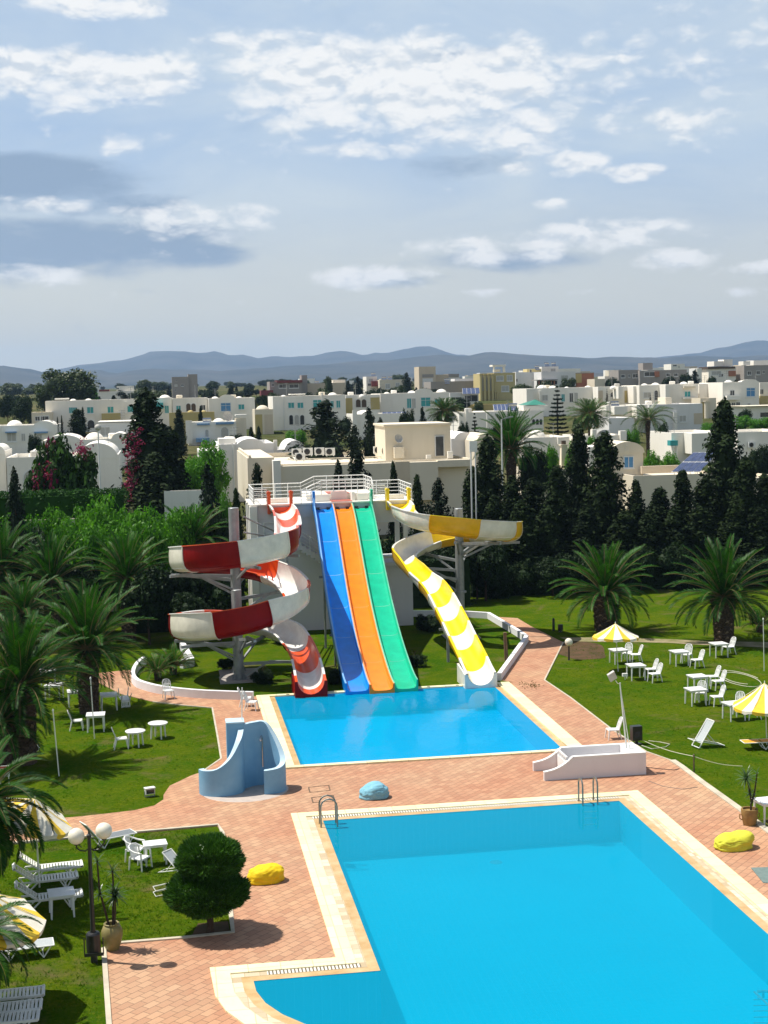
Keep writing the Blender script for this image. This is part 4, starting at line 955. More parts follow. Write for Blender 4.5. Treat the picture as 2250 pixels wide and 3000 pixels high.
for a, b, Y, me, sc, lab in ((1303, 1205, 200, FANP, 1.55, 'bushy fan palm left of the small tiered conifer'), (1727, 1215, 200, FANP, 1.9, 'bushy fan palm right of the norfolk pine'), (1898, 1232, 178, QUEEN, 1.0, 'feathery queen palm with orange fruit in front of the white two-level house')):
    q = P(a, b, Y); r = palm(lab, q.x, q.y, q.z-T(Y), .22, .2, 0, sc, a, T(Y), group='palms among the houses', me=me)
    if me is FANP:
        rnd = random.Random(int(a)); mb = MB()
        for _ in range(16): clump(mb, Vector((rnd.gauss(0, .5), rnd.gauss(0, .5), q.z-T(Y)-.9+rnd.uniform(-.8, .5))), .5, 16, .5, rnd, flat=1.5)
        mb.build('dry_skirt', lf_dry, r)
rnd = random.Random(11)
for i in range(150):
    Y = rnd.uniform(310, 620); pxx = rnd.uniform(-20, 2270) if i < 80 else rnd.uniform(280, 1260)
    if 90 < pxx < 290 and Y < 400: continue
    if 470 < pxx < 610 and Y < 510: continue
    if 1395 < pxx < 1520 and Y < 425: continue
    tree('small dark tree among the distant rooftops', rnd.choice(('brdd', 'brdd', 'brdo', 'pin', 'cyp')), pxx, 0, Y, rnd.uniform(16, 42), 'tree', 'small trees among the distant rooftops', k=i) if False else None
    h = rnd.uniform(2.6, 5.6); q = P(pxx, 1150, Y); kind = rnd.choice(('brdd', 'brdd', 'brdo', 'pin', 'cyp')); ptop = 1150-(T(Y)+h-q.z)*F/Y
    tree('small dark tree among the distant rooftops', kind, pxx, ptop, Y, (h*.9 if kind in ('brdd', 'brdo') else h*.42)*F/Y, 'tree', 'small trees among the distant rooftops', k=i)

for a, b, Y, w, kind, lab in ((300, 1300, 196, 60, 'brdd', 'dark tree between the vaulted house and the tall conifer'), (690, 1268, 226, 40, 'brdd', 'dark tree right of the blue-trimmed house'), (1010, 1222, 232, 44, 'brdd', 'dark tree left of the glaring white house'), (1450, 1240, 200, 40, 'brdd', 'dark tree left of the villa with three arches'),
    (1690, 1222, 226, 40, 'brdd', 'dark tree beside the norfolk pine'), (1850, 1256, 196, 46, 'brd', 'green tree below the queen palm'), (1940, 1240, 200, 44, 'brdd', 'dark tree right of the queen palm'), (2120, 1236, 214, 44, 'brdd', 'dark tree above the sunlit villa walls'),
    (470, 1246, 232, 44, 'brdd', 'dark tree right of the conifer top, before the ochre wall'), (1360, 1232, 188, 40, 'brdd', 'dark tree behind the tiered conifer'), (100, 1268, 200, 36, 'brdd', 'dark tree behind the arched house dome'), (2230, 1300, 160, 70, 'brdd', 'dark tree before the balcony house at the right edge'), (1320, 1180, 300, 40, 'brdd', 'dark tree before the grey canopy house'), (1400, 1180, 310, 30, 'brdo', 'olive tree before the columned building')):
    tree(lab, kind, a, b, Y, w, 'tree', k=int(a) % 3)

rnd = random.Random(77)
for i in range(70):
    Y = rnd.uniform(620, 1700); pxx = rnd.uniform(-30, 1350); h = rnd.uniform(4, 7.5); q = P(pxx, 1150, Y); kind = rnd.choice(('brdd', 'brdd', 'brdo')); ptop = 1150-(T(Y)+h-q.z)*F/Y
    tree('tiny dark tree on the plain towards the hills', kind, pxx, ptop, Y, h*rnd.uniform(1.0, 1.8)*F/Y, 'tree', 'tiny trees on the plain towards the hills', k=i)
# ---------------------------------------------------------------- houses
KINDM = {'teal': m_tealshut, 'blue': m_blueshut, 'dark': m_glass, 'brown': m_brownwood, 'grey': m_greyshut}
def bld(label, x0, x1, ytop, Y, dp, wall, items=(), name='white_villa', cat='house', sink=1.2, base=None, par=.45, group=None, rz=0, z_low=None):
    """a block whose front face is measured in the photograph (left, right, top) at the distance Y"""
    a = P(x0, ytop, Y); b = P(x1, ytop, Y); z1 = P((x0+x1)/2, ytop, Y).z; zb = T(Y) if base is None else base
    X0, X1 = a.x, b.x; cxm = (X0+X1)/2
    root = thing(name, label, cat, (cxm, Y, zb), 0, group); o = root.location.copy()
    w = MB(); w.box(X0, X1, Y, Y+dp, (zb-sink) if z_low is None else z_low, z1-par)
    t = .22
    for q in ((X0, X1, Y, Y+t), (X0, X1, Y+dp-t, Y+dp), (X0, X0+t, Y+t, Y+dp-t), (X1-t, X1, Y+t, Y+dp-t)): w.box(q[0], q[1], q[2], q[3], z1-par, z1)
    w.build('wall', wall, root, org=o)
    rr_ = random.Random(int(x0*7+Y))
    if name == 'white_villa' and dp > 8:       # aerials and tanks on the flat roofs
        xa = rr_.uniform(X0+1, X1-1); m = MB(); hh = rr_.uniform(1.6, 2.8); ya = Y+rr_.uniform(2, dp-2); m.bar((xa, ya, z1-par), (xa, ya, z1+hh), .04, n=5)
        for q_ in (.55, .75, .95): m.bar((xa-.5, ya, z1+hh*q_), (xa+.5, ya, z1+hh*q_), .025, n=4)
        m.build('aerial', m_metal, root, org=o)
        if rr_.random() < .6: xa = rr_.uniform(X0+1, X1-1); ya = Y+rr_.uniform(3, dp-2); m = MB(); m.lathe([(0, z1-par), (.6, z1-par), (.62, z1+.5), (.5, z1+.62), (0, z1+.62)], 14, xa, ya); m.build('water_tank', rr_.choice((m_white, m_greyshut, m_cream)), root, org=o)
    for it in items:
        k = it[0]
        if k in ('w', 'arch'):          # window or arched opening: x0, y0, x1, y1, kind
            _, u0, v0, u1, v1, kind = it; p = P(u0, v1, Y); q = P(u1, v0, Y); f = MB(); pn = MB(); ww = q.x-p.x; t = min(.14, ww*.1)
            mid = (p.z+P(u1, v1, Y).z)/2; q.z = (q.z+P(u0, v0, Y).z)/2; p.z = mid
            if k == 'w':
                for r in ((p.x-t, q.x+t, p.z-t, p.z), (p.x-t, q.x+t, q.z, q.z+t), (p.x-t, p.x, p.z, q.z), (q.x, q.x+t, p.z, q.z)): f.box(r[0], r[1], Y-.09, Y-.002, r[2], r[3])
                f.box((p.x+q.x)/2-.03, (p.x+q.x)/2+.03, Y-.06, Y-.04, p.z, q.z)
                if ww > 1.3 and kind in ('teal', 'blue'): f.box(p.x, q.x, Y-.06, Y-.041, p.z+(q.z-p.z)*.68, p.z+(q.z-p.z)*.72)
                f.box(p.x-t*1.5, q.x+t*1.5, Y-.16, Y-.001, p.z-t*2, p.z-t-.002)
                pn.box(p.x, q.x, Y-.035, Y-.003, p.z, q.z)
            else:
                r = ww/2; cxx = (p.x+q.x)/2; zs = max(p.z+.1, q.z-r)
                outl = lambda r, z0: [(cxx+r, z0)]+[(cxx+r*math.cos(s*math.pi/10), zs+r*math.sin(s*math.pi/10)) for s in range(11)]+[(cxx-r, z0)]
                inn, out = outl(r, p.z), outl(r+t, p.z)
                n = len(inn); f.add([(x, Y-.09, z) for x, z in inn]+[(x, Y-.09, z) for x, z in out]+[(x, Y-.002, z) for x, z in out]+[(x, Y-.03, z) for x, z in inn],
                    [(i, i+1, n+i+1, n+i) for i in range(n-1)]+[(n+i, n+i+1, 2*n+i+1, 2*n+i) for i in range(n-1)]+[(3*n+i, 3*n+i+1, i+1, i) for i in range(n-1)])
                pn.profile(inn, Y-.035, Y-.003)
            wo = f.build('window', m_frame, root, org=o); pn.build('pane', KINDM[kind], wo, org=o)
        elif k == 'dome':               # centre x, top y, half width in px, distance behind the front
            _, u, v, r, off = it; c = P(u, v, Y+off); rr = r/F*(Y+off); m = MB(); hz = min(rr*.85, max(.5, c.z-z1+par))
            m.lathe([(rr*1.06, z1-par-.1), (rr*1.06, z1-par+.12), (rr, z1-par+.12)], 20, c.x, Y+off); m.ball((c.x, Y+off, z1-par+.1), rr, rr, max(hz, rr*.55), 20, 8, v0=0)
            m.build('dome', wall, root, smooth=True, org=o, angle=40)
        elif k == 'vault':              # barrel roof running back from the front: x0, x1, top y, length
            _, u0, u1, v, ln = it; p = P(u0, v, Y); q = P(u1, v, Y); cxx = (p.x+q.x)/2; r = (q.x-p.x)/2; zt = (p.z+q.z)/2; zs = z1-par; hh = max(.4, zt-zs)
            m = MB(); m.profile([(cxx+r, zs)]+[(cxx+r*math.cos(s*math.pi/16), zs+hh*math.sin(s*math.pi/16)) for s in range(17)]+[(cxx-r, zs)], Y-.05, Y+ln)
            m.build('vault', wall, root, smooth=True, org=o, angle=35)
        elif k == 'box':                # extra block: x0, x1, y0(top), y1(bottom), front offset, depth, material, name
            _, u0, u1, v0, v1, off, d2, mm, nm = it; p = P(u0, v1, Y+off); q = P(u1, v0, Y+off); m = MB(); m.box(p.x, q.x, Y+off, Y+off+d2, p.z, q.z); m.build(nm, mm, root, org=o)
        elif k == 'ac':
            _, u, v, off = it; p = P(u, v, Y+off); ac(root, o, p)
        elif k == 'dish':
            _, u, v, off, r = it; p = P(u, v, Y+off); dish(root, o, p, r)
        elif k == 'gable':              # arched parapet on the front
            _, u0, u1, v = it; p = P(u0, v, Y); q = P(u1, v, Y); cxx = (p.x+q.x)/2; r = (q.x-p.x)/2; zs = z1-.02; hh = (p.z+q.z)/2-zs
            m = MB(); m.profile([(cxx+r, zs)]+[(cxx+r*math.cos(s*math.pi/14), zs+hh*math.sin(s*math.pi/14)) for s in range(15)]+[(cxx-r, zs)], Y+.02, Y+.3)
            m.ball((cxx, Y+2.2, zs-.1), r*.85, 2.0, max(.3, hh*.9), 16, 6, v0=0); m.build('vault', wall, root, org=o)
        elif k == 'column':
            _, u, v0, v1, off, r = it; p = P(u, v1, Y+off); q = P(u, v0, Y+off); m = MB(); m.lathe([(r, p.z), (r, q.z-.25), (r*1.35, q.z-.2), (r*1.35, q.z)], 12, p.x, Y+off); m.build('column', wall, root, org=o)
        elif k == 'pipe':
            _, u, v0, v1 = it; p = P(u, v1, Y); q = P(u, v0, Y); m = MB(); m.bar((p.x, Y-.09, p.z), (p.x, Y-.09, q.z), .07, n=8); m.build('downpipe', m_frame, root, org=o)
        elif k == 'solar':
            _, u0, u1, v0, v1, off, nc = it; p = P(u0, v1, Y+off); q = P(u1, v0, Y+off+2.5); fr = MB(); m = MB(); w1 = (q.x-p.x)
            for c in range(nc):
                xa = p.x+w1*c/nc; xb = xa+w1/nc*.93
                m.add([(xa, Y+off, p.z), (xb, Y+off, p.z), (xb+.4, Y+off+2.5, q.z), (xa+.4, Y+off+2.5, q.z)], [(0, 1, 2, 3)])
                fr.beam((xa, Y+off, p.z-.06), (xa+.4, Y+off+2.5, q.z-.06), .08, .06)
            fr.bar((p.x+w1*.2, Y+off+2.2, z1-par), (p.x+w1*.2, Y+off+2.2, q.z-.1), .05); fr.bar((p.x+w1*.8, Y+off+2.2, z1-par), (p.x+w1*.8, Y+off+2.2, q.z-.1), .05)
            so = fr.build('solar_panel', m_frame, root, org=o); m.build('panel_glass', m_solar, so, org=o)
        elif k == 'heater':             # rooftop solar water heater
            _, u, v, off = it; p = P(u, v, Y+off); m = MB(); m.bar((p.x-.7, Y+off, p.z), (p.x+.7, Y+off, p.z), .28, n=12); m.add([(p.x-.7, Y+off-.2, p.z-.2), (p.x+.7, Y+off-.2, p.z-.2), (p.x+.7, Y+off-1.4, p.z-1.2), (p.x-.7, Y+off-1.4, p.z-1.2)], [(0, 3, 2, 1)])
            for s in (-.5, .5): m.bar((p.x+s, Y+off, p.z), (p.x+s, Y+off, z1-par), .04, n=6)
            m.build('water_heater', m_steel, root, org=o)
    return root
def ac(root, o, p, s=1.0):
    m = MB(); m.box(p.x-.48*s, p.x+.48*s, p.y-.18, p.y+.18, p.z-.36*s, p.z+.36*s)
    for sx in (-.35, .35): m.box(p.x+sx*s-.04, p.x+sx*s+.04, p.y-.16, p.y+.16, p.z-.46*s, p.z-.36*s)
    u = m.build('air_conditioner', m_frame, root, org=o); f = MB()
    f.lathe([(.30*s, 0), (.30*s, .03), (.24*s, .03)], 18); f.lathe([(0, .015), (.06*s, .03), (.24*s, .012)], 12)
    f.v = [(p.x-.1*s+x, p.y-.182-z, p.z+y) for x, y, z in f.v]; f.build('fan_grille', m_black, u, org=o)
def dish(root, o, p, r):
    m = MB(); m.lathe([(r*k/6, .35*r*(k/6)**2) for k in range(7)], 20); R3 = Matrix.Rotation(R_(68), 3, 'X') @ Matrix.Rotation(R_(20), 3, 'Y')
    m.v = [tuple(R3 @ Vector(v)+p) for v in m.v]; m.bar(p, p+Vector((0, .1, -r*1.3)), .04, n=6); m.bar(p, p+Vector((.1, -r*.8, .2)), .02, n=6)
    m.build('satellite_dish', m_greyshut, root, org=o)

# -- the tan hotel annexe right behind the tower
an = bld('tan flat-roofed hotel annexe with air conditioners and a stair house, right behind the slide tower', 804, 1381, 1352, 138, 26, m_cream, [
    ('ac', 869, 1325, 9), ('ac', 902, 1323, 9), ('ac', 936, 1322, 9), ('ac', 967, 1323, 9), ('ac', 879, 1338, 4), ('ac', 1108, 1318, 10), ('dish', 1130, 1325, 6, .55),
    ('box', 1156, 1184, 1310, 1343, 3.2, .8, m_cream, 'water_tank'), ('dish', 1166, 1286, 3.4, .45), ('box', 1159, 1200, 1352, 1408, -1.08, .06, m_beige, 'stone_panel'),
    ('box', 1250, 1263, 1333, 1344, .4, .4, m_white, 'roof_vent'), ('box', 1313, 1327, 1322, 1343, .4, .4, m_white, 'roof_vent'), ('box', 804, 822, 1349, 1480, -1.5, 1.5, m_white, 'pilaster'), ('box', 891, 1150, 1338, 1344, 7, .3, m_cream, 'parapet'), ('box', 822.5, 1283, 1352, 1480, -1.0, .99, m_cream, 'front_bay'), ('box', 1283, 1381, 1346, 1369, -1.0, .99, m_cream, 'lintel'), ('box', 729, 803, 1340, 1480, 3, 20, m_cream, 'wing'), ('box', 729, 735, 1334, 1341, 3, 20, m_cream, 'parapet')], name='hotel_annexe', cat='building', par=.5)  # left pilaster is white to paint the wall's sunlit return
sh = MB(); o = an.location.copy(); a = P(1130, 1340, 142); b = P(1319, 1252, 142); sh.box(a.x, b.x, 142, 149, 8.9, b.z+.25); sh.box(a.x-.15, b.x+.1, 141.85, 149.1, b.z+.25, b.z+.45); sh.build('stair_house', m_cream, an, org=o)
d = MB(); a = P(1274, 1337, 142); b = P(1301, 1276, 142); d.box(a.x, b.x, 141.9, 141.98, a.z, b.z); dd = d.build('door', m_frame, an, org=o); d = MB(); d.box(a.x+.1, b.x-.1, 141.86, 141.89, a.z+.05, b.z-.08); d.build('pane', m_glass, dd, org=o)
bld('grey-white vaulted house left of the tan annexe', 641, 802, 1300, 165, 12, m_whitegrey, [('vault', 690, 777, 1285, 9), ('pipe', 688, 1300, 1440), ('box', 803, 812, 1289, 1330, 1, .5, m_white, 'pilaster'), ('box', 587, 641, 1320, 1445, 1, 9, m_whitegrey, 'low_wing'), ('box', 641, 690, 1284, 1300, 1.5, 3, m_white, 'parapet')], par=.5, base=3)
bld('flat grey house with round vault seen between annexe and dark pine', 812, 905, 1316, 168, 9, m_whitegrey, [('vault', 832, 895, 1290, 8)], par=.4, base=3)
# -- near left houses
bld('white arched house with a big dome and half-round vault at the left', 18, 347, 1336, 176, 12, m_white, [('vault', 222, 344, 1298, 11), ('dome', 117, 1294, 34, 5), ('w', 260, 1382, 272, 1407, 'dark'), ('w', 234, 1382, 246, 1407, 'dark'), ('arch', 72, 1377, 119, 1452, 'grey'), ('w', 28, 1362, 30, 1364, 'dark')], par=.45, base=3.0)
bld('white house slice at the left edge beside the arched house', -60, 15, 1322, 179, 8, m_white, [('vault', -40, 14, 1304, 7)], par=.4, base=3)
bld('white two-window house with blue tiled awnings and dome at the left edge', -20, 167, 1246, 235, 10, m_white, [('dome', 43, 1229, 23, 4), ('vault', 95, 160, 1233, 8), ('w', 22, 1268, 46, 1292, 'grey'), ('w', 64, 1271, 73, 1291, 'grey'), ('w', 109, 1273, 122, 1300, 'grey'), ('box', 15, 48, 1264, 1269, -.8, .8, m_bluetile, 'awning'), ('box', 100, 139, 1264, 1270, -.8, .8, m_bluetile, 'awning')], par=.4)
bld('white vaulted house with dome behind the arched house', 122, 377, 1288, 206, 10, m_white, [('vault', 130, 238, 1274, 9), ('dome', 276, 1267, 27, 4), ('vault', 324, 375, 1268, 8)], par=.35)
bld('white garage block with tan shutter behind the street lamp', 288, 396, 1238, 222, 9, m_whitegrey, [('w', 295, 1252, 321, 1276, 'grey'), ('box', 286, 398, 1233, 1238, -.2, 9.4, m_white, 'roof_slab')], par=.2)
# -- long white villa row, left to right
bld('low cream annexe at the far left end of the villa row', 92, 148, 1208, 284, 8, m_cream, [('w', 104, 1221, 116, 1232, 'dark'), ('w', 120, 1220, 142, 1232, 'dark')])
bld('long white villa with teal shutters, left end of the villa row', 132, 400, 1172, 290, 12, m_white, [('w', 203, 1194, 213, 1210, 'teal'), ('w', 215, 1194, 225, 1210, 'teal'), ('w', 256, 1193, 273, 1210, 'teal'), ('w', 316, 1192, 332, 1209, 'teal'), ('w', 374, 1190, 393, 1207, 'teal'), ('dome', 214, 1163, 11, 5), ('dome', 259, 1162, 11, 5), ('box', 160, 200, 1166, 1171, 4, 3, m_white, 'parapet'), ('box', 298, 352, 1210, 1229, -1.2, 1.2, m_ochre, 'balcony'), ('arch', 257, 1231, 276, 1254, 'dark'), ('box', 367, 371, 1178, 1212, -.5, .5, m_white, 'pilaster')])
bld('white villa with green awning behind the tall dark conifer', 402, 503, 1166, 288, 12, m_white, [('dome', 483, 1158, 17, 4), ('w', 484, 1189, 494, 1210, 'teal'), ('box', 455, 478, 1180, 1198, -1.5, 1.5, m_tealshut, 'awning')])
bld('white villa with twin brown arches above an ochre wall', 505, 608, 1166, 286, 12, m_white, [('w', 517, 1189, 529, 1202, 'teal'), ('arch', 546, 1182, 558, 1205, 'brown'), ('arch', 561, 1182, 573, 1205, 'brown'), ('w', 589, 1187, 601, 1201, 'dark')])
bld('long ochre wall with three little white domes below the twin arches', 495, 628, 1208, 276, 3, m_ochre, [('dome', 524, 1201, 5, 1), ('dome', 558, 1201, 9, 1), ('dome', 596, 1201, 8, 1)], name='garden_wall', cat='wall', par=.2)
bld('white villa with arched gable and wide blue window', 611, 746, 1166, 283, 13, m_white, [('gable', 643, 688, 1156), ('dome', 700, 1155, 11, 4), ('dome', 630, 1160, 12, 5), ('w', 648, 1181, 675, 1204, 'blue'), ('w', 699, 1185, 715, 1199, 'teal')])
bld('domed kiosk on white piers between two villas', 746, 800, 1199, 266, 7, m_cream, [('dome', 768, 1174, 20, 3.5), ('box', 749, 768, 1214, 1280, -.04, .03, m_ochre, 'shade_wall_panel'), ('box', 776, 799, 1214, 1280, -.04, .03, m_beige, 'shade_wall_panel')], name='kiosk', cat='kiosk')  # thin ochre and beige panels stand for the shade in the openings
bld('little white house with blue tile trim, dish and round chimney', 550, 692, 1236, 243, 9, m_white, [('dome', 640, 1218, 18, 3), ('dish', 666, 1221, 3, .9), ('heater', 606, 1229, 3), ('box', 578, 614, 1240, 1246, -.5, .5, m_bluetile, 'awning'), ('box', 633, 685, 1236, 1244, -.5, .5, m_bluetile, 'awning'), ('arch', 602, 1259, 610, 1279, 'grey'), ('arch', 649, 1252, 668, 1290, 'grey'), ('box', 575, 614, 1283, 1296, -1.5, 1.5, m_bluetile, 'awning'), ('box', 692, 721, 1225, 1300, .5, 2, m_cream, 'chimney'), ('box', 690, 723, 1214, 1219, .3, 2.4, m_white, 'chimney_cap'), ('box', 546, 562, 1232, 1300, -.4, .4, m_white, 'pilaster')])
bld('tall white villa with teal shutters and three white arches', 799, 1012, 1159, 276, 13, m_white, [('dome', 830, 1152, 10, 4), ('dome', 974, 1146, 15, 3), ('w', 845, 1180, 861, 1195, 'teal'), ('w', 872, 1180, 888, 1195, 'teal'), ('w', 918, 1172, 943, 1194, 'teal'), ('arch', 848, 1216, 858, 1244, 'dark'), ('arch', 864, 1216, 875, 1244, 'grey'), ('arch', 880, 1216, 891, 1244, 'dark'), ('w', 969, 1175, 977, 1194, 'teal'), ('w', 986, 1174, 996, 1194, 'teal'), ('pipe', 834, 1162, 1280), ('box', 942, 946, 1150, 1180, -.3, .3, m_white, 'pilaster'), ('box', 850, 895, 1153, 1157, 3, 4, m_white, 'parapet')])
bld('white villa with brown twin arches and ochre shade-and-wall panels, next to the tall one', 1013, 1113, 1157, 282, 12, m_white, [('arch', 1043, 1170, 1056, 1193, 'brown'), ('arch', 1060, 1170, 1073, 1193, 'brown'), ('box', 1014, 1032, 1166, 1230, -.04, .03, m_ochre, 'shade_wall_panel'), ('box', 1086, 1112, 1164, 1200, -.04, .03, m_ochre, 'shade_wall_panel'), ('dome', 1061, 1188, 9, -1)])  # left ochre panel is painted shadow, right one plain ochre wall
bld('white villa with round gable and teal windows left of the yellow building', 1114, 1316, 1151, 286, 13, m_white, [('dome', 1133, 1143, 11, 4), ('gable', 1214, 1268, 1138), ('dome', 1206, 1142, 14, 4), ('dome', 1293, 1140, 17, 4), ('w', 1193, 1168, 1204, 1195, 'teal'), ('w', 1208, 1168, 1217, 1195, 'grey'), ('w', 1234, 1165, 1260, 1190, 'teal'), ('w', 1274, 1170, 1291, 1187, 'teal')])
bld('glaring white house with sloping glass roof below the twin arches', 1034, 1186, 1212, 245, 9, m_white, [('vault', 1058, 1110, 1203, 8), ('box', 1034, 1046, 1202, 1250, -.4, .4, m_white, 'pilaster'), ('solar', 1120, 1184, 1206, 1228, 1, 5)], par=.3)
bld('white vaulted house just right of the roof stair house', 1322, 1392, 1284, 166, 9, m_whitegrey, [('vault', 1330, 1391, 1266, 8)], par=.3, base=3)
bld('cream vaulted house behind the cypress by the white pole', 1393, 1450, 1292, 160, 8, m_cream, [('vault', 1395, 1448, 1270, 7)], par=.3, base=3)
bld('white villa with three dark arches and rooftop solar panels', 1426, 1592, 1204, 236, 11, m_white, [('arch', 1559, 1228, 1567, 1244, 'dark'), ('arch', 1570, 1228, 1578, 1244, 'dark'), ('arch', 1581, 1228, 1588, 1244, 'dark'), ('w', 1539, 1227, 1545, 1241, 'grey'), ('solar', 1448, 1506, 1183, 1203, 1.5, 6), ('heater', 1502, 1186, 3), ('w', 1466, 1231, 1490, 1252, 'grey'), ('box', 1534, 1606, 1187, 1204, .5, 6, m_white, 'roof_room')])
gr = MB(); a = P(1545, 1187, 236); b = P(1602, 1187, 236); t = P(1568, 1170, 239.5); gr.add([(a.x, 236.4, a.z), (b.x, 236.4, a.z), (b.x, 242.5, a.z), (a.x, 242.5, a.z), (t.x, 239.5, t.z)], [(0, 1, 4), (1, 2, 4), (2, 3, 4), (3, 0, 4), (3, 2, 1, 0)])
gp = bpy.data.objects[[o.name for o in bpy.data.objects if o.get('label', '').startswith('white villa with three dark arches and')][0]]; gr.build('green_roof', m_greenroof, gp, org=gp.location)
bld('ochre balustraded wall in front of the yellow building', 1325, 1530, 1184, 330, 3, m_ochre, [('dome', 1400, 1180, 13, -1), ('dome', 1345, 1181, 5, 1)], name='garden_wall', cat='wall', par=.2)
bld('white low house with courtyard wall between fan palm and tiered conifer', 1345, 1425, 1208, 225, 9, m_white, [('box', 1366, 1372, 1200, 1260, -.3, .3, m_white, 'pilaster')], par=.3)
bld('white villa row block with paired dark windows and three domes', 1545, 1750, 1136, 300, 13, m_white, [('dome', 1588, 1127, 17, 4), ('dome', 1619, 1127, 14, 3), ('dome', 1660, 1128, 9, 5), ('dome', 1722, 1127, 11, 4), ('w', 1589, 1158, 1604, 1173, 'grey'), ('w', 1645, 1155, 1654, 1176, 'teal'), ('w', 1669, 1152, 1678, 1178, 'dark'), ('w', 1683, 1151, 1692, 1178, 'grey'), ('box', 1580, 1586, 1146, 1176, -.5, .5, m_white, 'pilaster'), ('box', 1543, 1562, 1139, 1180, -1.5, 1.5, m_white, 'pilaster')])
bld('white villa row block with a dark arched terrace door', 1752, 1872, 1132, 296, 12, m_white, [('arch', 1789, 1149, 1803, 1163, 'dark'), ('box', 1753, 1766, 1144, 1182, -.04, .03, m_beige, 'shade_wall_panel'), ('box', 1812, 1824, 1132, 1168, -4, 4, m_white, 'buttress'), ('box', 1830, 1853, 1144, 1180, -.04, .03, m_ochre, 'shade_wall_panel'), ('box', 1856, 1872, 1131, 1182, -4, 4, m_white, 'buttress'), ('dome', 1797, 1163, 10, -1.5)])  # ochre sheet between the buttresses paints the shadow there
bld('white villa row block with teal doors right of the dark arch', 1873, 1949, 1128, 290, 12, m_white, [('dome', 1888, 1120, 12, 4), ('dome', 1920, 1122, 14, 4), ('w', 1886, 1150, 1906, 1165, 'grey'), ('arch', 1917, 1144, 1927, 1172, 'dark'), ('w', 1934, 1149, 1945, 1172, 'teal')])
bld('white villa with a dome above a recessed balcony window', 1951, 2046, 1125, 286, 12, m_white, [('dome', 2003, 1116, 14, 3), ('w', 2006, 1147, 2022, 1162, 'teal'), ('box', 1950, 1962, 1128, 1180, -3, 3, m_white, 'buttress'), ('box', 2004, 2038, 1131, 1137, -.8, .8, m_cream, 'lintel'), ('box', 2004, 2040, 1163, 1170, -.8, .8, m_white, 'balcony')])
bld('sunlit blank white wall block with a slit window', 2048, 2102, 1124, 288, 12, m_white, [('w', 2088, 1141, 2092, 1160, 'dark')])
bld('porch on a white column beneath the slit-window block', 2052, 2098, 1166, 279, 5, m_cream, [('column', 2070, 1174, 1246, -.4, .45), ('box', 2056, 2066, 1178, 1246, -.04, .03, m_ochre, 'shade_wall_panel')], name='porch', cat='porch')  # thin ochre panel laid flat on the wall
bld('white villa with yellow dome, round gable and wide blue window at the right', 2117, 2224, 1119, 280, 13, m_white, [('dome', 2134, 1112, 14, 3), ('gable', 2172, 2220, 1111), ('w', 2187, 1137, 2211, 1161, 'blue'), ('w', 2139, 1144, 2151, 1158, 'dark'), ('w', 2144, 1180, 2153, 1204, 'dark'), ('w', 2157, 1179, 2167, 1204, 'dark'), ('box', 2130, 2172, 1158, 1172, -1.3, 1.3, m_white, 'balcony'), ('w', 2190, 1182, 2198, 1196, 'grey')])
bld('white villa with dark window cut by the right edge', 2226, 2320, 1120, 284, 12, m_white, [('w', 2227, 1141, 2236, 1154, 'dark'), ('box', 2227, 2320, 1158, 1183, -1, 1, m_ochre, 'balcony')])
bld('white pergola house at the right edge above bright green bushes', 2190, 2330, 1190, 262, 8, m_white, [('box', 2228, 2330, 1206, 1222, -.04, .03, m_glass, 'opening'), ('box', 2184, 2330, 1186, 1191, -1, 9, m_cream, 'roof_slab')], name='pergola', cat='pergola')
bld('white two-level flat house with a painted shade panel and window in the middle right', 1902, 2058, 1184, 240, 11, m_whitegrey, [('w', 1991, 1218, 2009, 1235, 'grey'), ('box', 2033, 2057, 1210, 1243, -.04, .03, m_beige, 'shade_wall_panel'), ('box', 1866, 1902, 1185, 1225, 1, 6, m_white, 'side_wing'), ('box', 1950, 1968, 1164, 1184, 3, 4, m_cream, 'chimney'), ('box', 1974, 1984, 1208, 1262, -.5, .5, m_white, 'chimney')], par=.3)  # beige panel carries the recess's shade as colour, wall stays flat
bld('white flat terrace house left of the two-level house', 1776, 1900, 1188, 244, 10, m_white, [('heater', 1800, 1180, 3), ('box', 1800, 1838, 1190, 1215, -2.0, 2, m_white, 'side_wing')], par=.3)
bld('lower pale terrace house behind the queen palm', 1784, 1858, 1224, 222, 9, m_whitegrey, [], par=.3)
bld('white house with a low dome behind the big date palm', 1534, 1668, 1281, 200, 10, m_white, [('dome', 1568, 1259, 31, 4), ('box', 1635, 1655, 1281, 1302, -.5, .5, m_white, 'pilaster')], par=.35)
bld('white house with large dome and knobbed chimney right of the norfolk pine', 1705, 1838, 1276, 196, 10, m_white, [('dome', 1768, 1257, 21, 4), ('box', 1736, 1748, 1258, 1290, -.5, 1, m_white, 'chimney'), ('box', 1818, 1836, 1262, 1290, -.5, 1, m_white, 'chimney'), ('dome', 1827, 1254, 7, -.1)], par=.35)
bld('white villa with sunlit walls and small teal canopy left of the tallest cypress', 1967, 2112, 1266, 190, 10, m_white, [('box', 1964, 1986, 1290, 1306, -1.2, 1.2, m_tealshut, 'awning'), ('box', 2027, 2090, 1268, 1330, -3, 3, m_white, 'side_wing'), ('column', 1972, 1306, 1340, -1, .2), ('column', 1982, 1306, 1340, -1, .2)], par=.3, base=4)
bld('white house with an air conditioner and balcony balustrade at the right edge', 2160, 2330, 1264, 188, 11, m_white, [('ac', 2202, 1303, -.3), ('box', 2200, 2246, 1354, 1362, -1.3, 1.3, m_cream, 'balcony_rail')]+[('box', 2202+k*5, 2204+k*5, 1362, 1382, -1.2, .15, m_cream, 'baluster') for k in range(9)]+[('box', 2198, 2248, 1382, 1392, -1.4, 1.4, m_cream, 'balcony')], par=.4, base=3)
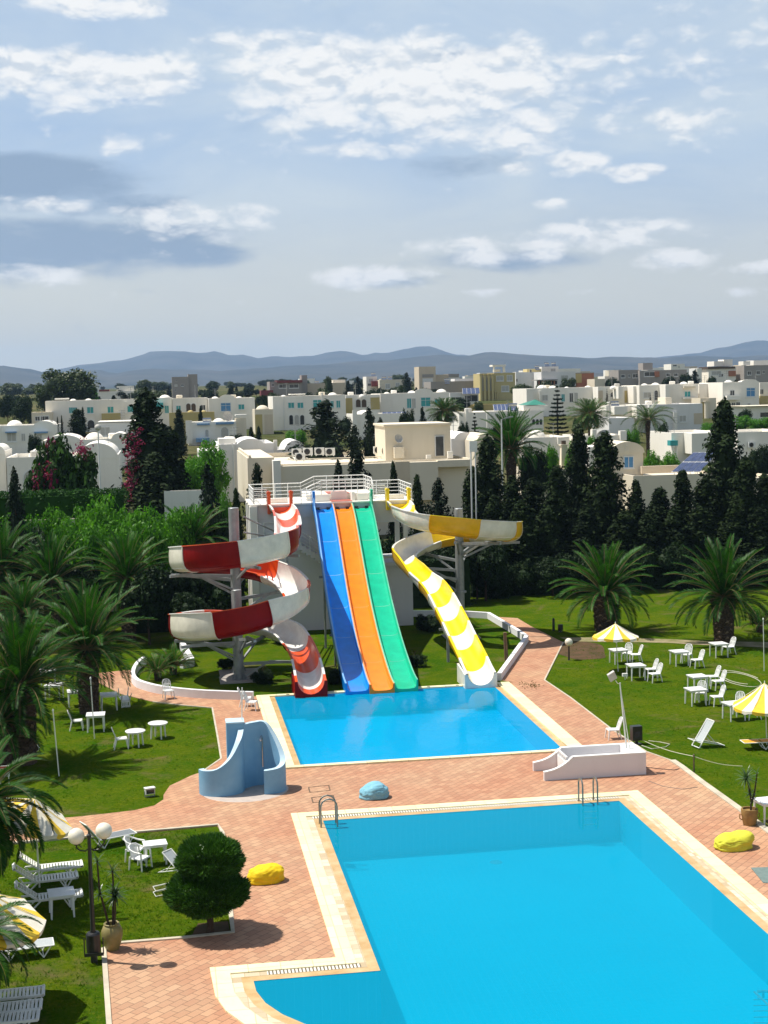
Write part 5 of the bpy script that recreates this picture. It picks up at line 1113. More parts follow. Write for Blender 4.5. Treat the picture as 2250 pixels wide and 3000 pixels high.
bld('cream house with arched gable and a bright blue shuttered window', 1792, 1884, 1322, 150, 8, m_cream, [('vault', 1788, 1888, 1294, 8), ('w', 1829, 1339, 1854, 1369, 'blue'), ('arch', 1833, 1305, 1839, 1321, 'grey'), ('box', 1725, 1790, 1308, 1370, .6, 5, m_white, 'side_wing')], par=.2, base=2.4)
bld('low pale wall block in front of the tapered chimney', 1550, 1680, 1375, 146, 7, m_cream, [], par=.25, base=2)
ch = thing('chimney', 'tall tapered white chimney among green bushes', 'chimney', (P(1652, 1370, 148).x, 148, T(148))); m = MB(); a = P(1652, 1305, 148); m.lathe([(.75, -.5), (.42, a.z-T(148)), ], 4, a0=math.pi/4, a1=math.pi/4+2*math.pi); m.box(-.42, .42, -.42, .42, a.z-T(148), a.z-T(148)+.12); m.build('shaft', m_cream, ch); m = MB(); m.box(-.2, .2, -.2, .2, a.z-T(148)+.12, a.z-T(148)+.5); m.build('cap', m_brownwood, ch)
gwl = bld('long cream garden wall house carrying the tilted solar array', 1855, 2110, 1390, 146, 9, m_cream, [('box', 1880, 1990, 1363, 1388, 3, .5, m_beige, 'parapet')], name='garden_house', par=.3, base=2)
o = gwl.location.copy(); a0 = P(1966, 1383, 147); a1 = P(2050, 1383, 147); b0 = P(2032, 1325, 150.5); b1 = P(2104, 1325, 150.5); fr = MB(); pn = MB()
for i in range(4):
    for j in range(2):
        f = lambda u, v: (a0.lerp(a1, u)).lerp(b0.lerp(b1, u), v)
        q = [f(i/4+.012, j/2+.02), f((i+1)/4-.012, j/2+.02), f((i+1)/4-.012, (j+1)/2-.02), f(i/4+.012, (j+1)/2-.02)]; pn.add([v+Vector((0, -.02, .03)) for v in q], [(0, 1, 2, 3)])
fr.add([f(0, 0), f(1, 0), f(1, 1), f(0, 1)], [(0, 1, 2, 3)])
for u in (.1, .35, .65, .9): fr.bar(f(u, .02), f(u, .02)-Vector((0, 0, .6)), .05, n=6); fr.bar(f(u, .95), f(u, .95)-Vector((0, 0, 2.6)), .05, n=6)
so = fr.build('solar_panel', m_frame, gwl, org=o); pn.build('panel_glass', m_solar, so, org=o)
bld('cream wall block with white gate post behind the lawn cypresses', 2112, 2300, 1400, 150, 8, m_cream, [], name='garden_house', par=.3, base=2)
bld('white garden wall in front of the grey-white houses', 480, 598, 1437, 124, .3, m_white, [], name='garden_wall', cat='wall', par=.1, base=0)
bld('cream garden wall at the left behind the lower shrubs', 60, 330, 1520, 109, .3, m_cream, [], name='garden_wall', cat='wall', par=.1, base=0)
# -- the farther town
bld('grey unfinished concrete tower block on the left skyline', 503, 552, 1104, 500, 10, m_concrete, [('w', 531, 1126, 538, 1131, 'dark'), ('w', 512, 1127, 519, 1131, 'grey'), ('w', 515, 1113, 519, 1116, 'dark'), ('w', 512, 1141, 516, 1145, 'dark'), ('box', 553, 578, 1096, 1170, .8, 9, m_concrete, 'stair_tower')], name='apartment_block', cat='building')
bld('dark red and brown shell building left of the tan wall', 790, 884, 1117, 440, 12, m_concrete, [('box', 812, 886, 1113, 1122, -1, 10, m_darkred, 'roof_slab'), ('w', 796, 1124, 802, 1132, 'dark'), ('w', 818, 1126, 838, 1136, 'dark'), ('w', 848, 1126, 874, 1136, 'dark'), ('box', 765, 800, 1143, 1160, -3, 6, m_darkred, 'side_wing'), ('box', 885, 900, 1099, 1165, 5, 6, m_concrete, 'stair_tower')], name='shell_building', cat='building')
bld('long blank tan building with flat roof', 900, 1013, 1122, 450, 12, m_beige, [('box', 975, 1012, 1112, 1122, 2, 8, m_white, 'roof_room'), ('heater', 928, 1118, 3)], name='flat_building', cat='building')
bld('small white and dark red house with rooftop tank', 1073, 1104, 1103, 460, 8, m_white, [('w', 1081, 1110, 1092, 1118, 'grey'), ('box', 1090, 1112, 1116, 1132, -1.5, 2, m_darkred, 'balcony'), ('heater', 1093, 1094, 3), ('w', 1078, 1124, 1086, 1130, 'dark')], name='town_house')
bld('long cream flat-roofed house with rooftop heaters', 1112, 1184, 1112, 455, 10, m_cream, [('heater', 1125, 1105, 3), ('heater', 1142, 1104, 3), ('w', 1130, 1125, 1142, 1138, 'grey'), ('w', 1160, 1122, 1170, 1136, 'grey')], name='town_house')
bld('tall tan blank tower on the centre skyline', 1227, 1276, 1074, 470, 9, m_beige, [('box', 1237, 1270, 1096, 1106, -.1, .06, m_concrete, 'panel'), ('box', 1238, 1268, 1108, 1134, -.1, .06, m_whitegrey, 'panel')], name='tower_block', cat='building')
bld('brown and tan flat building right of the tall tan tower', 1277, 1345, 1097, 475, 10, m_beige, [('box', 1314, 1345, 1095, 1104, -.5, 9, m_concrete, 'parapet'), ('box', 1314, 1346, 1104, 1122, -.1, .06, m_whitegrey, 'panel')], name='flat_building', cat='building')
bld('long grey low building with slanted roof heater', 1262, 1404, 1117, 430, 12, m_concrete, [('heater', 1308, 1112, 1), ('box', 1332, 1404, 1108, 1117, 4, 6, m_whitegrey, 'roof_room'), ('w', 1320, 1164, 1350, 1178, 'dark')], name='flat_building', cat='building')
bld('pale house with glazed sloping canopy left of the yellow building', 1318, 1402, 1150, 360, 9, m_whitegrey, [('w', 1320, 1164, 1349, 1178, 'dark'), ('w', 1362, 1158, 1399, 1176, 'dark'), ('solar', 1356, 1400, 1136, 1154, -2.5, 4)], name='town_house')
yb = bld('yellow rendered building with a row of pale columns and roof pavilion', 1447, 1509, 1092, 420, 9, m_yellowwall, [('w', 1455, 1102, 1474, 1115, 'grey'), ('w', 1486, 1100, 1500, 1115, 'grey'), ('w', 1470, 1131, 1490, 1146, 'grey'), ('box', 1443, 1482, 1068, 1074, 1, 4, m_white, 'pavilion_roof'), ('box', 1446, 1450, 1074, 1091, 1, .5, m_white, 'pavilion_post'), ('box', 1474, 1480, 1074, 1091, 1, .5, m_white, 'pavilion_post'), ('box', 1448, 1466, 1082, 1090, 2, 2, m_white, 'parapet'), ('box', 1407, 1446, 1094, 1188, -.5, 9, m_yellowwall, 'bay')]+[('column', 1410+k*11.5, 1096, 1186, -1.0, .38) for k in range(4)]+[('box', 1413+k*11.5, 1418+k*11.5, 1100, 1145, -.58, .06, m_greyshut, 'tall_window') for k in range(3)]+[('column', 1452+k*6, 1148, 1186, -.6, .25) for k in range(2)], name='town_building', cat='building', par=.3)
bld('pale grey house behind the olive tree', 1511, 1586, 1090, 440, 9, m_whitegrey, [('box', 1544, 1586, 1080, 1092, 3, 5, m_yellowwall, 'roof_room'), ('heater', 1572, 1073, 4), ('w', 1552, 1083, 1557, 1091, 'brown'), ('w', 1512, 1110, 1516, 1118, 'dark')], name='town_house')
bld('white stepped house with two rooftop tanks', 1587, 1636, 1074, 450, 8, m_white, [('heater', 1601, 1064, 3), ('heater', 1621, 1064, 3), ('w', 1592, 1089, 1604, 1098, 'grey'), ('w', 1614, 1080, 1627, 1088, 'grey')], name='town_house')
bld('long white flat house with a dark colonnade', 1586, 1686, 1089, 430, 9, m_whitegrey, [('box', 1570, 1634, 1111, 1115, -1.5, 6, m_concrete, 'roof_slab'), ('w', 1574, 1116, 1632, 1127, 'dark'), ('w', 1644, 1100, 1664, 1112, 'grey')]+[('box', 1578+k*9, 1581+k*9, 1115, 1128, -1.2, .4, m_brick, 'post') for k in range(6)], name='town_house')
bld('bare brick shell with concrete frame on the right skyline', 1668, 1740, 1094, 440, 9, m_brick, [('box', 1667, 1704, 1093, 1122, -.12, .1, m_ochre, 'panel'), ('box', 1667, 1741, 1091, 1095, -.3, 9.4, m_concrete, 'roof_slab')], name='shell_building', cat='building')
bld('low pale house right of the brick shell', 1742, 1772, 1110, 430, 8, m_cream, [], name='town_house')
bld('white lumpy house left of the unfinished grey block', 1772, 1810, 1102, 470, 8, m_white, [('w', 1780, 1110, 1786, 1116, 'dark')], name='town_house')
bld('grey unfinished block with black window holes', 1812, 1872, 1084, 460, 10, m_concrete, [('w', 1820, 1098, 1830, 1106, 'dark'), ('w', 1841, 1097, 1846, 1105, 'dark'), ('w', 1854, 1096, 1868, 1106, 'dark'), ('box', 1872, 1882, 1088, 1112, -.5, 1, m_brick, 'brick_pier')], name='shell_building', cat='building')
bld('grey unfinished flats with brick pier and roof box', 1874, 2012, 1084, 458, 11, m_concrete, [('w', 1888, 1090, 1918, 1102, 'dark'), ('box', 1919, 1932, 1088, 1104, -.4, .5, m_brick, 'brick_pier'), ('box', 1884, 1912, 1063, 1084, 3, 5, m_concrete, 'roof_room'), ('w', 1952, 1094, 1962, 1102, 'dark'), ('w', 1975, 1094, 1985, 1102, 'dark')], name='shell_building', cat='building')
bld('white rooftop house above the grey flats', 1966, 2006, 1066, 520, 8, m_white, [('w', 1972, 1069, 1982, 1073, 'dark'), ('w', 1988, 1072, 1990, 1078, 'dark')], name='town_house')
bld('thin white slab tower between dark trees', 2042, 2056, 1079, 440, 7, m_white, [('box', 2036, 2042, 1080, 1110, .5, 5, m_whitegrey, 'side_wing')], name='town_house')
bld('white house with dark brown roof band and rust-red wall', 2076, 2156, 1076, 440, 10, m_white, [('box', 2074, 2154, 1073, 1081, -.6, 8, m_brownwood, 'roof_slab'), ('box', 2136, 2156, 1086, 1102, -.5, .6, m_brick, 'panel'), ('w', 2085, 1088, 2112, 1098, 'grey'), ('box', 2092, 2120, 1058, 1073, 2, 6, m_white, 'roof_room'), ('box', 2121, 2146, 1053, 1073, 2.2, 5, m_white, 'roof_room'), ('w', 2106, 1096, 2118, 1103, 'brown')], name='town_house')
bld('white narrow house with a dark window between two bigger ones', 2158, 2178, 1072, 446, 8, m_white, [('w', 2162, 1086, 2171, 1094, 'dark')], name='town_house')
bld('brown concrete house with square black windows at the right edge', 2180, 2320, 1070, 438, 10, m_concrete, [('w', 2190, 1088, 2200, 1098, 'dark'), ('w', 2216, 1087, 2226, 1097, 'dark'), ('w', 2234, 1086, 2240, 1094, 'dark'), ('box', 2208, 2300, 1054, 1070, 3, 6, m_white, 'roof_room'), ('box', 2178, 2198, 1058, 1070, 2, 4, m_white, 'roof_room')], name='town_house')
bld('white terrace houses far left on the skyline', 286, 394, 1146, 560, 9, m_white, [('w', 342, 1136, 348, 1140, 'dark'), ('w', 356, 1152, 361, 1157, 'dark'), ('w', 374, 1152, 380, 1157, 'dark'), ('box', 342, 392, 1130, 1146, 1, 6, m_white, 'upper_storey'), ('box', 290, 320, 1141, 1147, -.4, 6, m_darkred, 'tiled_roof')], name='town_house')
bld('cream gable house on the left skyline behind the big tree', 150, 205, 1128, 620, 8, m_beige, [], name='town_house')
rnd = random.Random(21)
for i in range(46):
    Y = rnd.uniform(700, 1500); pxx = rnd.uniform(60, 2240) if i < 16 else rnd.uniform(1350, 2240); h = rnd.uniform(4, 9); w = rnd.uniform(7, 17)
    q = P(pxx, 1150, Y); yt = 1150-(T(Y)+h-q.z)*F/Y
    bld('tiny pale house far off towards the hills', pxx, pxx+w*F/Y, yt, Y, rnd.uniform(8, 14), rnd.choice((m_white, m_white, m_whitegrey, m_cream, m_beige)), [], name='distant_house', group='tiny pale houses far off towards the hills', par=.3)
# ---------------------------------------------------------------- garden furniture
def finish(mb, name, m, parent, **k): return mb.build(name, m, parent, **k)
def make_chair(label, loc, rz, group):
    """monobloc chair, looking towards -y"""
    r = thing('garden_chair', label, 'chair', loc, rz, group)
    s = MB(); s.add([(-.21, -.22, .44), (.21, -.22, .44), (.19, .2, .42), (-.19, .2, .42), (-.23, -.24, .40), (.23, -.24, .40), (.2, .22, .385), (-.2, .22, .385)], [(0, 1, 2, 3), (7, 6, 5, 4), (4, 5, 1, 0), (5, 6, 2, 1), (6, 7, 3, 2), (7, 4, 0, 3)])
    s.build('seat', m_plastic, r)
    b = MB()
    outl = [(-.19, .42), (-.205, .62), (-.2, .76), (-.15, .86), (-.06, .895), (.06, .895), (.15, .86), (.2, .76), (.205, .62), (.19, .42)]
    yb = lambda z: .19+.16*(z-.42)/.46
    inn = [(x*.80, .47+(z-.42)*.86) for x, z in outl]; n = len(outl)
    for (A_, B_, dy) in ((outl, inn, 0),):
        vs = [(x, yb(z), z) for x, z in A_]+[(x, yb(z), z) for x, z in B_]+[(x, yb(z)+.03, z) for x, z in A_]+[(x, yb(z)+.03, z) for x, z in B_]
        b.add(vs, [(i, (i+1) % n, n+(i+1) % n, n+i) for i in range(n)]+[(2*n+i, 3*n+i, 3*n+(i+1) % n, 2*n+(i+1) % n) for i in range(n)]+[(i, 2*n+i, 2*n+(i+1) % n, (i+1) % n) for i in range(n)]+[(n+i, n+(i+1) % n, 3*n+(i+1) % n, 3*n+i) for i in range(n)])
    for x in (-.09, -.03, .03, .09): b.beam((x, yb(.45)+.015, .45), (x*1.15, yb(.85)+.015, .85), .034, .02, up=(0, 1, 0))
    b.beam((-.15, yb(.66)+.012, .66), (.15, yb(.66)+.012, .66), .07, .02, up=(0, 1, 0))
    b.build('backrest', m_plastic, r)
    for x, y, tx, ty in ((-.2, -.2, -.235, -.26), (.2, -.2, .235, -.26), (-.185, .19, -.22, .30), (.185, .19, .22, .30)):
        l = MB(); l.bar((tx, ty, 0), (x, y, .42), .022, .034, 8); l.build('leg', m_plastic, r)
    return r
def make_table(label, loc, rz, group, w=.82, d=.82):
    r = thing('garden_table', label, 'table', loc, rz, group)
    t = MB(); t.box(-w/2, w/2, -d/2, d/2, .70, .735); t.box(-w/2+.03, w/2-.03, -d/2+.03, d/2-.03, .64, .70); t.build('tabletop', m_plastic, r)
    for sx in (-1, 1):
        for sy in (-1, 1): l = MB(); l.bar((sx*(w/2-.06), sy*(d/2-.06), 0), (sx*(w/2-.08), sy*(d/2-.08), .64), .028, .042, 10); l.build('leg', m_plastic, r)
    return r
gch = 'white plastic chairs in the garden'; gtb = 'square white plastic tables in the garden'
ch0 = None; tb0 = None
def chair(label, a, b, rz):
    global ch0
    q = G(a, b); q.z = .03 if False else 0.0
    if ch0 is None: ch0 = make_chair(label, q, rz, gch); ch0.scale = (1.12,)*3; return ch0
    return dup(ch0, label, q, rz)
def table(label, a, b, rz=.1):
    global tb0
    q = G(a, b)
    if tb0 is None: tb0 = make_table(label, q, rz, gtb); tb0.scale = (1.08, 1.08, 1.1); return tb0
    return dup(tb0, label, q, rz)
LF = R_(-90)
# right lawn, far to near
table('square white table beneath the left yellow parasol', 1812, 1943, .12); chair('white chair facing the camera side, behind the table beneath the left parasol', 1838, 1936, R_(-35)); chair('white chair right of the table beneath the left parasol', 1862, 1940, LF)
table('square white table just in front of the left parasol pole', 1863, 1990, .05); chair('farther white chair right of the table in front of the left parasol', 1906, 1984, LF+.1); chair('nearer white chair right of the table in front of the left parasol', 1918, 1998, LF+.2)
table('square white table in the middle of the right lawn, with a chair tucked in', 1990, 1948, .1); chair('white chair tucked behind the middle lawn table', 2012, 1940, R_(-40)); chair('white chair right of the middle lawn table', 2042, 1956, LF+.2)
table('square white table at the foot of the right lawn palm', 2106, 1924, .1); chair('white chair at the foot of the right lawn palm', 2135, 1917, LF+.3)
table('square white table beside the coiled hose on the lawn', 2044, 2024, .1); chair('farther white chair by the coiled hose', 2088, 2006, LF+.1); chair('nearer white chair by the coiled hose', 2104, 2020, LF+.1)
table('square white table left of the right parasol, chair peeping over it', 2038, 2064, .1); chair('white chair peeping over the table left of the right parasol', 2054, 2056, R_(-30)); chair('white chair between that table and the right parasol', 2100, 2067, LF+.1)
table('square white table half hidden by the right yellow parasol', 2150, 2108, .15); chair('white chair hidden behind the slope of the right parasol', 2166, 2090, R_(-30)); chair('white chair under the right parasol, only its legs showing', 2205, 2106, LF)
table('square white table at the right edge above the potted yucca', 2252, 2408, .1)
# left lawn and terrace
table('square white table in palm shade, farthest on the left lawn', 142, 2004, .1); table('square white table in front of the farthest left table', 160, 2048, -.2); table('square white table right of the left lawn palm trunk', 320, 2078, .08); table('square white table behind the bare parasol pole', 282, 2140, .0); table('square white table peeking out left of the palm trunk', 224, 2068, .1)
chair('white chair seen from the side between the left palms', 226, 2138, R_(90)); chair('white chair beside the round white table', 356, 2192, R_(95)); chair('white round-backed chair alone on the paved path by the white bed wall', 494, 2048, R_(15))
chair('left chair of the pair at the small pool corner', 722, 2070, R_(80)); chair('right chair of the pair at the small pool corner', 738, 2082, R_(70)); chair('white chair behind the white foot-bath wall', 1796, 2166, LF)
uc = dup(ch0, 'overturned white chair with legs in the air beside the palm table', G(368, 2072)+Vector((0, 0, .30)), .3); uc.rotation_euler = (R_(200), 0, .3); uc.location.z = .86
def round_table(label, a, b):
    r = thing('round_table', label, 'table', G(a, b), .4, 'round white plastic tables'); t = MB(); t.lathe([(0, .735), (.44, .735), (.46, .72), (.46, .70), (.42, .69), (.42, .65), (0, .65)], 28); t.build('tabletop', m_plastic, r, smooth=True, angle=40)
    for k in range(4): l = MB(); an_ = k*math.pi/2; l.bar((.36*math.cos(an_), .36*math.sin(an_), 0), (.31*math.cos(an_), .31*math.sin(an_), .66), .03, .045, 10); l.build('leg', m_plastic, r)
round_table('nearer round white table with a chair at its left', 398, 2186); round_table('farther round white table by the terrace edge', 464, 2162)
def armchair(label, a, b, rz):
    r = thing('plastic_armchair', label, 'chair', G(a, b), rz, 'plastic armchairs'); s = MB()
    s.add([(-.24, -.24, .42), (.24, -.24, .42), (.21, .22, .40), (-.21, .22, .40), (-.26, -.26, .38), (.26, -.26, .38), (.23, .24, .365), (-.23, .24, .365)], [(0, 1, 2, 3), (7, 6, 5, 4), (4, 5, 1, 0), (5, 6, 2, 1), (6, 7, 3, 2), (7, 4, 0, 3)]); s.build('seat', m_plastic, r)
    b = MB(); pts = [(-.29, -.22, .62), (-.30, .0, .64), (-.28, .2, .70), (-.2, .32, .78), (0, .37, .82), (.2, .32, .78), (.28, .2, .70), (.30, 0, .64), (.29, -.22, .62)]
    b.tube(pts, .028, 8)
    for k in range(9): t = -1+2*k/8; b.beam((t*.17, .22+.01*(1-abs(t)), .40), (t*.20, .33-.05*t*t+.02, .79), .03, .018, up=(0, 1, 0))
    b.build('backrest', m_plastic, r)
    for x, y in ((-.27, -.24), (.27, -.24), (-.24, .26), (.24, .26)): l = MB(); l.bar((x*1.05, y*1.1, 0), (x, y*.95, .63 if y < 0 else .45), .026, .03, 8); l.build('leg', m_plastic, r)
armchair('farther white plastic armchair left of the lower lawn table', 398, 2520, R_(70)); armchair('nearer white plastic armchair turned to the lower lawn table', 412, 2545, R_(55))
make_table('square white table beside the two plastic armchairs on the lower lawn', G(456, 2530), .12, gtb, .80, .62)
make_table('square white table standing before the row of white sunbeds', G(182, 2680), .15, gtb, .80, .80)

def sunbed(label, loc, rz, up=True):
    """slatted white plastic sunbed, head towards -x, long axis x"""
    r = thing('sunbed', label, 'sunbed', loc, rz, 'white slatted plastic sunbeds'); m = MB()
    for y in (-.29, .29): m.beam((-.35, y, .33), (1.0, y, .33), .07, .06); m.beam((.95, y, .33), (1.02, y, .36), .07, .06)
    for k in range(14): x = -.30+k*.098; m.box(x-.034, x+.034, -.26, .26, .335, .352)
    m.box(.96, 1.03, -.31, .31, .33, .36)
    m.build('bed_frame', m_plastic2, r); b = MB(); e = R_(38 if up else 4); dx, dz = -math.cos(e), math.sin(e)
    for y in (-.28, .28): b.beam((-.38, y, .35), (-.38+dx*.78, y, .35+dz*.78), .06, .05)
    for k in range(7): t = .05+k*.095; b.beam((-.38+dx*t, -.26, .36+dz*t), (-.38+dx*t, .26, .36+dz*t), .06, .018, up=(-dz, 0, -dx))
    b.beam((-.38+dx*.78, -.31, .35+dz*.78), (-.38+dx*.78, .31, .35+dz*.78), .10, .05, up=(-dz, 0, -dx)); b.build('backrest', m_plastic2, r)
    l = MB(); l2 = MB()
    for y in (-.27, .27):
        l.beam((.82, y, .32), (.62, y, 0), .045, .04); l.beam((.42, y, .32), (.62, y, 0), .045, .04); l2.beam((-.60, y, 0), (-.25, y, .32), .045, .04); l2.beam((-.60, y, 0), (-.85, y, .33), .045, .04); l2.beam((-.85, y, .33), (-.35, y, .33), .05, .05)
    l.box(.59, .65, -.27, .27, 0, .05); l2.box(-.63, -.57, -.27, .27, 0, .05); l.build('leg_frame', m_plastic2, r); l2.build('leg_frame', m_plastic2, r); return r
sb = sunbed('farthest white sunbed of the row behind the square table', G(152, 2568), .12)
for lab, a, b, rz in (('second white sunbed of the row behind the square table', 136, 2602, .12), ('third white sunbed of the row, partly behind the square table', 146, 2656, .12),
    ('white sunbed by the parasol pole at the bottom left', 16, 2950, .06), ('second white sunbed at the bottom left corner', 6, 2990, .04), ('lowest white sunbed cut by the bottom left corner', -4, 3022, .02)):
    dup(sb, lab, G(a, b), rz)
m_sling = M('dark_sling', (.10, .12, .13), (.2, .22, .23), 40, .7); m_slinggrey = M('grey_mesh_sling', (.34, .37, .37), (.42, .45, .45), 30, .6); m_slingor = M('orange_sling', (.85, .36, .01), (.75, .3, .01), 5, .6)
m_wfr = M('white_tube_frame', (.78, .78, .72), rough=.35)
def deckchair(label, loc, rz, sling, back=58, seat=True, name='deck_chair'):
    """folding tube-frame deck chair: back leaning towards +x"""
    r = thing(name, label, 'deck chair', loc, rz); m = MB(); e = R_(back); w = .29
    p0 = Vector((-.35, 0, .05)); d = Vector((math.cos(e), 0, math.sin(e))); p1 = p0+d*1.35
    for y in (-w, w): m.bar(p0+Vector((0, y, 0)), p1+Vector((0, y, 0)), .024, n=8)
    m.bar(p1+Vector((0, -w, 0)), p1+Vector((0, w, 0)), .024, n=8); m.bar(p0+Vector((0, -w, 0)), p0+Vector((0, w, 0)), .024, n=8)
    for y in (-w+.05, w-.05): m.bar((-.55, y, .38), (.95, y, .02), .020, n=8); m.bar(p0+d*.75+Vector((0, y, 0)), (.55, y, .12), .016, n=6)
    m.bar((-.55, -w, .38), (-.55, w, .38), .020, n=8); m.bar((.95, -w, .02), (.95, w, .02), .02, n=8)
    m.build('frame', m_wfr, r); s = MB(); a = p0+d*.22; n = Vector((-math.sin(e), 0, math.cos(e)))
    k = 8; vs = []
    for i in range(k+1):
        t = i/k; c = a+d*(1.1*t)-n*(.03*math.sin(math.pi*t)); vs += [c+Vector((0, -w+.02, 0)), c+Vector((0, w-.02, 0))]
    s.add(vs+[v-n*.006 for v in vs], [(2*i, 2*i+1, 2*i+3, 2*i+2) for i in range(k)]+[(2*(k+1)+2*i+2, 2*(k+1)+2*i+3, 2*(k+1)+2*i+1, 2*(k+1)+2*i) for i in range(k)]); s.build('sling', sling, r); return r
deckchair('folding deck chair with grey mesh back standing alone on the right lawn', G(2058, 2188), R_(12), m_slinggrey, 55)
def lounger(label, loc, rz, sling, back=0, legs=True):
    r = thing('folding_lounger', label, 'lounger', loc, rz, 'tube-frame loungers'); m = MB(); w = .3; e = R_(back)
    d = Vector((-math.cos(e), 0, math.sin(e))); h = Vector((-.35, 0, .34)); top = h+d*.8
    for y in (-w, w): m.bar((1.05, y, .34), h+Vector((0, y, 0)), .02, n=8); m.bar(h+Vector((0, y, 0)), top+Vector((0, y, 0)), .02, n=8)
    m.bar((1.05, -w, .34), (1.05, w, .34), .02, n=8); m.bar(top+Vector((0, -w, 0)), top+Vector((0, w, 0)), .02, n=8)
    for x in (-.2, .75):
        for y in (-w, w): m.bar((x-.22, y, .34), (x, y, .02), .018, n=8); m.bar((x+.22, y, .34), (x, y, .02), .018, n=8)
        m.bar((x, -w, .02), (x, w, .02), .018, n=8)
    m.build('frame', m_wfr, r); s = MB()
    s.box(-.33, 1.03, -w+.02, w-.02, .345, .352); q = [h+d*.03+Vector((0, -w+.02, .01)), h+d*.03+Vector((0, w-.02, .01)), top+Vector((0, w-.02, .01)), top+Vector((0, -w+.02, .01))]; s.add(q, [(0, 3, 2, 1)]); s.build('sling', sling, r); return r
lounger('orange lounger at the right edge of the lawn', G(2250, 2192), R_(-3), m_slingor)
lounger('lounger with raised dark sling back right behind the globe lamp', G(312, 2478), R_(205-180), m_sling, 52)
lounger('lounger with grey sling under the bottom-left parasol', G(48, 2806), R_(8), m_slinggrey, 10)
deckchair('folded white deck chair leaning just left of the topiary', G(528, 2562), R_(140), m_slinggrey, 40).scale = (.8,)*3
fr = thing('footrest_frame', 'low white tube footrest on the grass left of the topiary', 'footrest', G(480, 2618), .2); m = MB()
for z in (.02, .2): m.tube([(-.3, -.22, z), (.4, -.22, z+.06), (.4, .22, z+.06), (-.3, .22, z)], .018, 6, closed=True)
m.build('frame', m_wfr, fr)

# parasols
m_py = M('yellow_canvas', (.82, .55, .02), (.72, .46, .03), 5, .7); m_pw = M('cream_canvas', (.80, .76, .64), (.70, .65, .52), 4, .7)
def parasol(label, base, apex_z, R, drop, nseg, flap=.16, tilt=(0, 0), rz=0, off=(0, 0)):
    r = thing('parasol', label, 'parasol', base, 0, 'yellow and white striped parasols'); c = MB(); nr = 7; per = 3; n = nseg*per; vs = [(0, 0, 0)]
    for i in range(1, nr+1):
        t = i/nr
        for k in range(n):
            a = 2*math.pi*k/n+rz; rib = abs(((k % (2*per))/(2*per))-.5)*2 if False else (1 if k % (per*2) == 0 else 0)
            sag = .045*R*math.sin(math.pi*((k % (2*per))/(2*per)))*t; rr = R*t*(1-.04*math.sin(math.pi*((k % (2*per))/(2*per)))*t)
            vs.append((rr*math.cos(a), rr*math.sin(a), -drop*(t**1.0)-.10*drop*math.sin(math.pi*t)-sag))
    for k in range(n):
        a = 2*math.pi*k/n+rz; p = vs[1+(nr-1)*n+k]; vs.append((p[0]*1.0, p[1]*1.0, p[2]-flap*(.75+.25*(k % per == 1))))
    fs = [(0, 1+k, 1+(k+1) % n) for k in range(n)]; ms = [((k//per) % 2) for k in range(n)]
    for i in range(nr):
        for k in range(n): fs.append((1+i*n+k, 1+(i+1)*n+k, 1+(i+1)*n+(k+1) % n, 1+i*n+(k+1) % n)); ms.append((k//per) % 2)
    tm = Matrix.Rotation(tilt[0], 3, 'X') @ Matrix.Rotation(tilt[1], 3, 'Y'); A0 = Vector((off[0], off[1], apex_z))
    c.v = [tuple(tm @ Vector(v)+A0) for v in vs]; c.f = fs; c.m = ms; o = c.build('canopy', [m_py, m_pw], r)
    s = o.modifiers.new('thick', 'SOLIDIFY'); s.thickness = .008
    p = MB(); p.bar((0, 0, 0), tuple(A0+tm @ Vector((0, 0, -.05))), .025, n=10); p.bar(tuple(A0), tuple(A0+tm @ Vector((0, 0, .09))), .03, .012); p.build('pole', m_wfr, r)
    rb = MB()
    for k in range(0, n, per*2):
        a = 2*math.pi*k/n+rz; rb.bar(tuple(A0+tm @ Vector((0, 0, -.03))), tuple(A0+tm @ Vector((R*.97*math.cos(a), R*.97*math.sin(a), -drop*.99-.02))), .010, n=5)
    rb.build('rib', m_wfr, r); return r
def parasol_at(label, base_px, apex_px, R, drop, nseg, **k):
    b = G(*base_px); ap = P(*apex_px, b.y); return parasol(label, b, ap.z, R, drop, nseg, off=(ap.x-b.x, 0), **k)
parasol_at('yellow and white parasol on the right lawn by the thick palm trunk', (1811, 1967), (1803, 1826), 1.32, .72, 16, tilt=(R_(-3), R_(2)))
parasol_at('yellow and white parasol cut by the right edge of the photo', (2247, 2182), (2240, 2000), 1.42, 1.0, 16)
parasol_at('faded striped parasol tilting behind the near palm fronds at the left', (116, 2600), (102, 2338), 1.45, .62, 16, tilt=(R_(3), R_(20)))
parasol_at('large striped parasol spread at the bottom left with a hanging valance', (4, 2962), (-44, 2608), 1.72, .66, 16, tilt=(R_(4), R_(14)), rz=.15)
for lab, a, b, c, d in (('bare white parasol pole in front of a square table on the left lawn', 277, 2164, 265, 1986), ('bare white parasol pole farther left on the left lawn', 173, 2274, 155, 2080), ('bare white parasol pole at the right edge of the lawn', 2239, 1966, 2236, 1813)):
    q = G(a, b); t = P(c, d, q.y); r = thing('parasol_pole', lab, 'pole', q, 0, 'bare parasol poles'); m = MB(); m.bar((0, 0, 0), (t.x-q.x, 0, t.z), .024, n=8); m.build('pole', m_wfr, r); m = MB(); m.lathe([(0, t.z+.06), (.03, t.z+.03), (.045, t.z-.02), (.03, t.z-.08)], 8, t.x-q.x); m.build('finial', m_wfr, r)

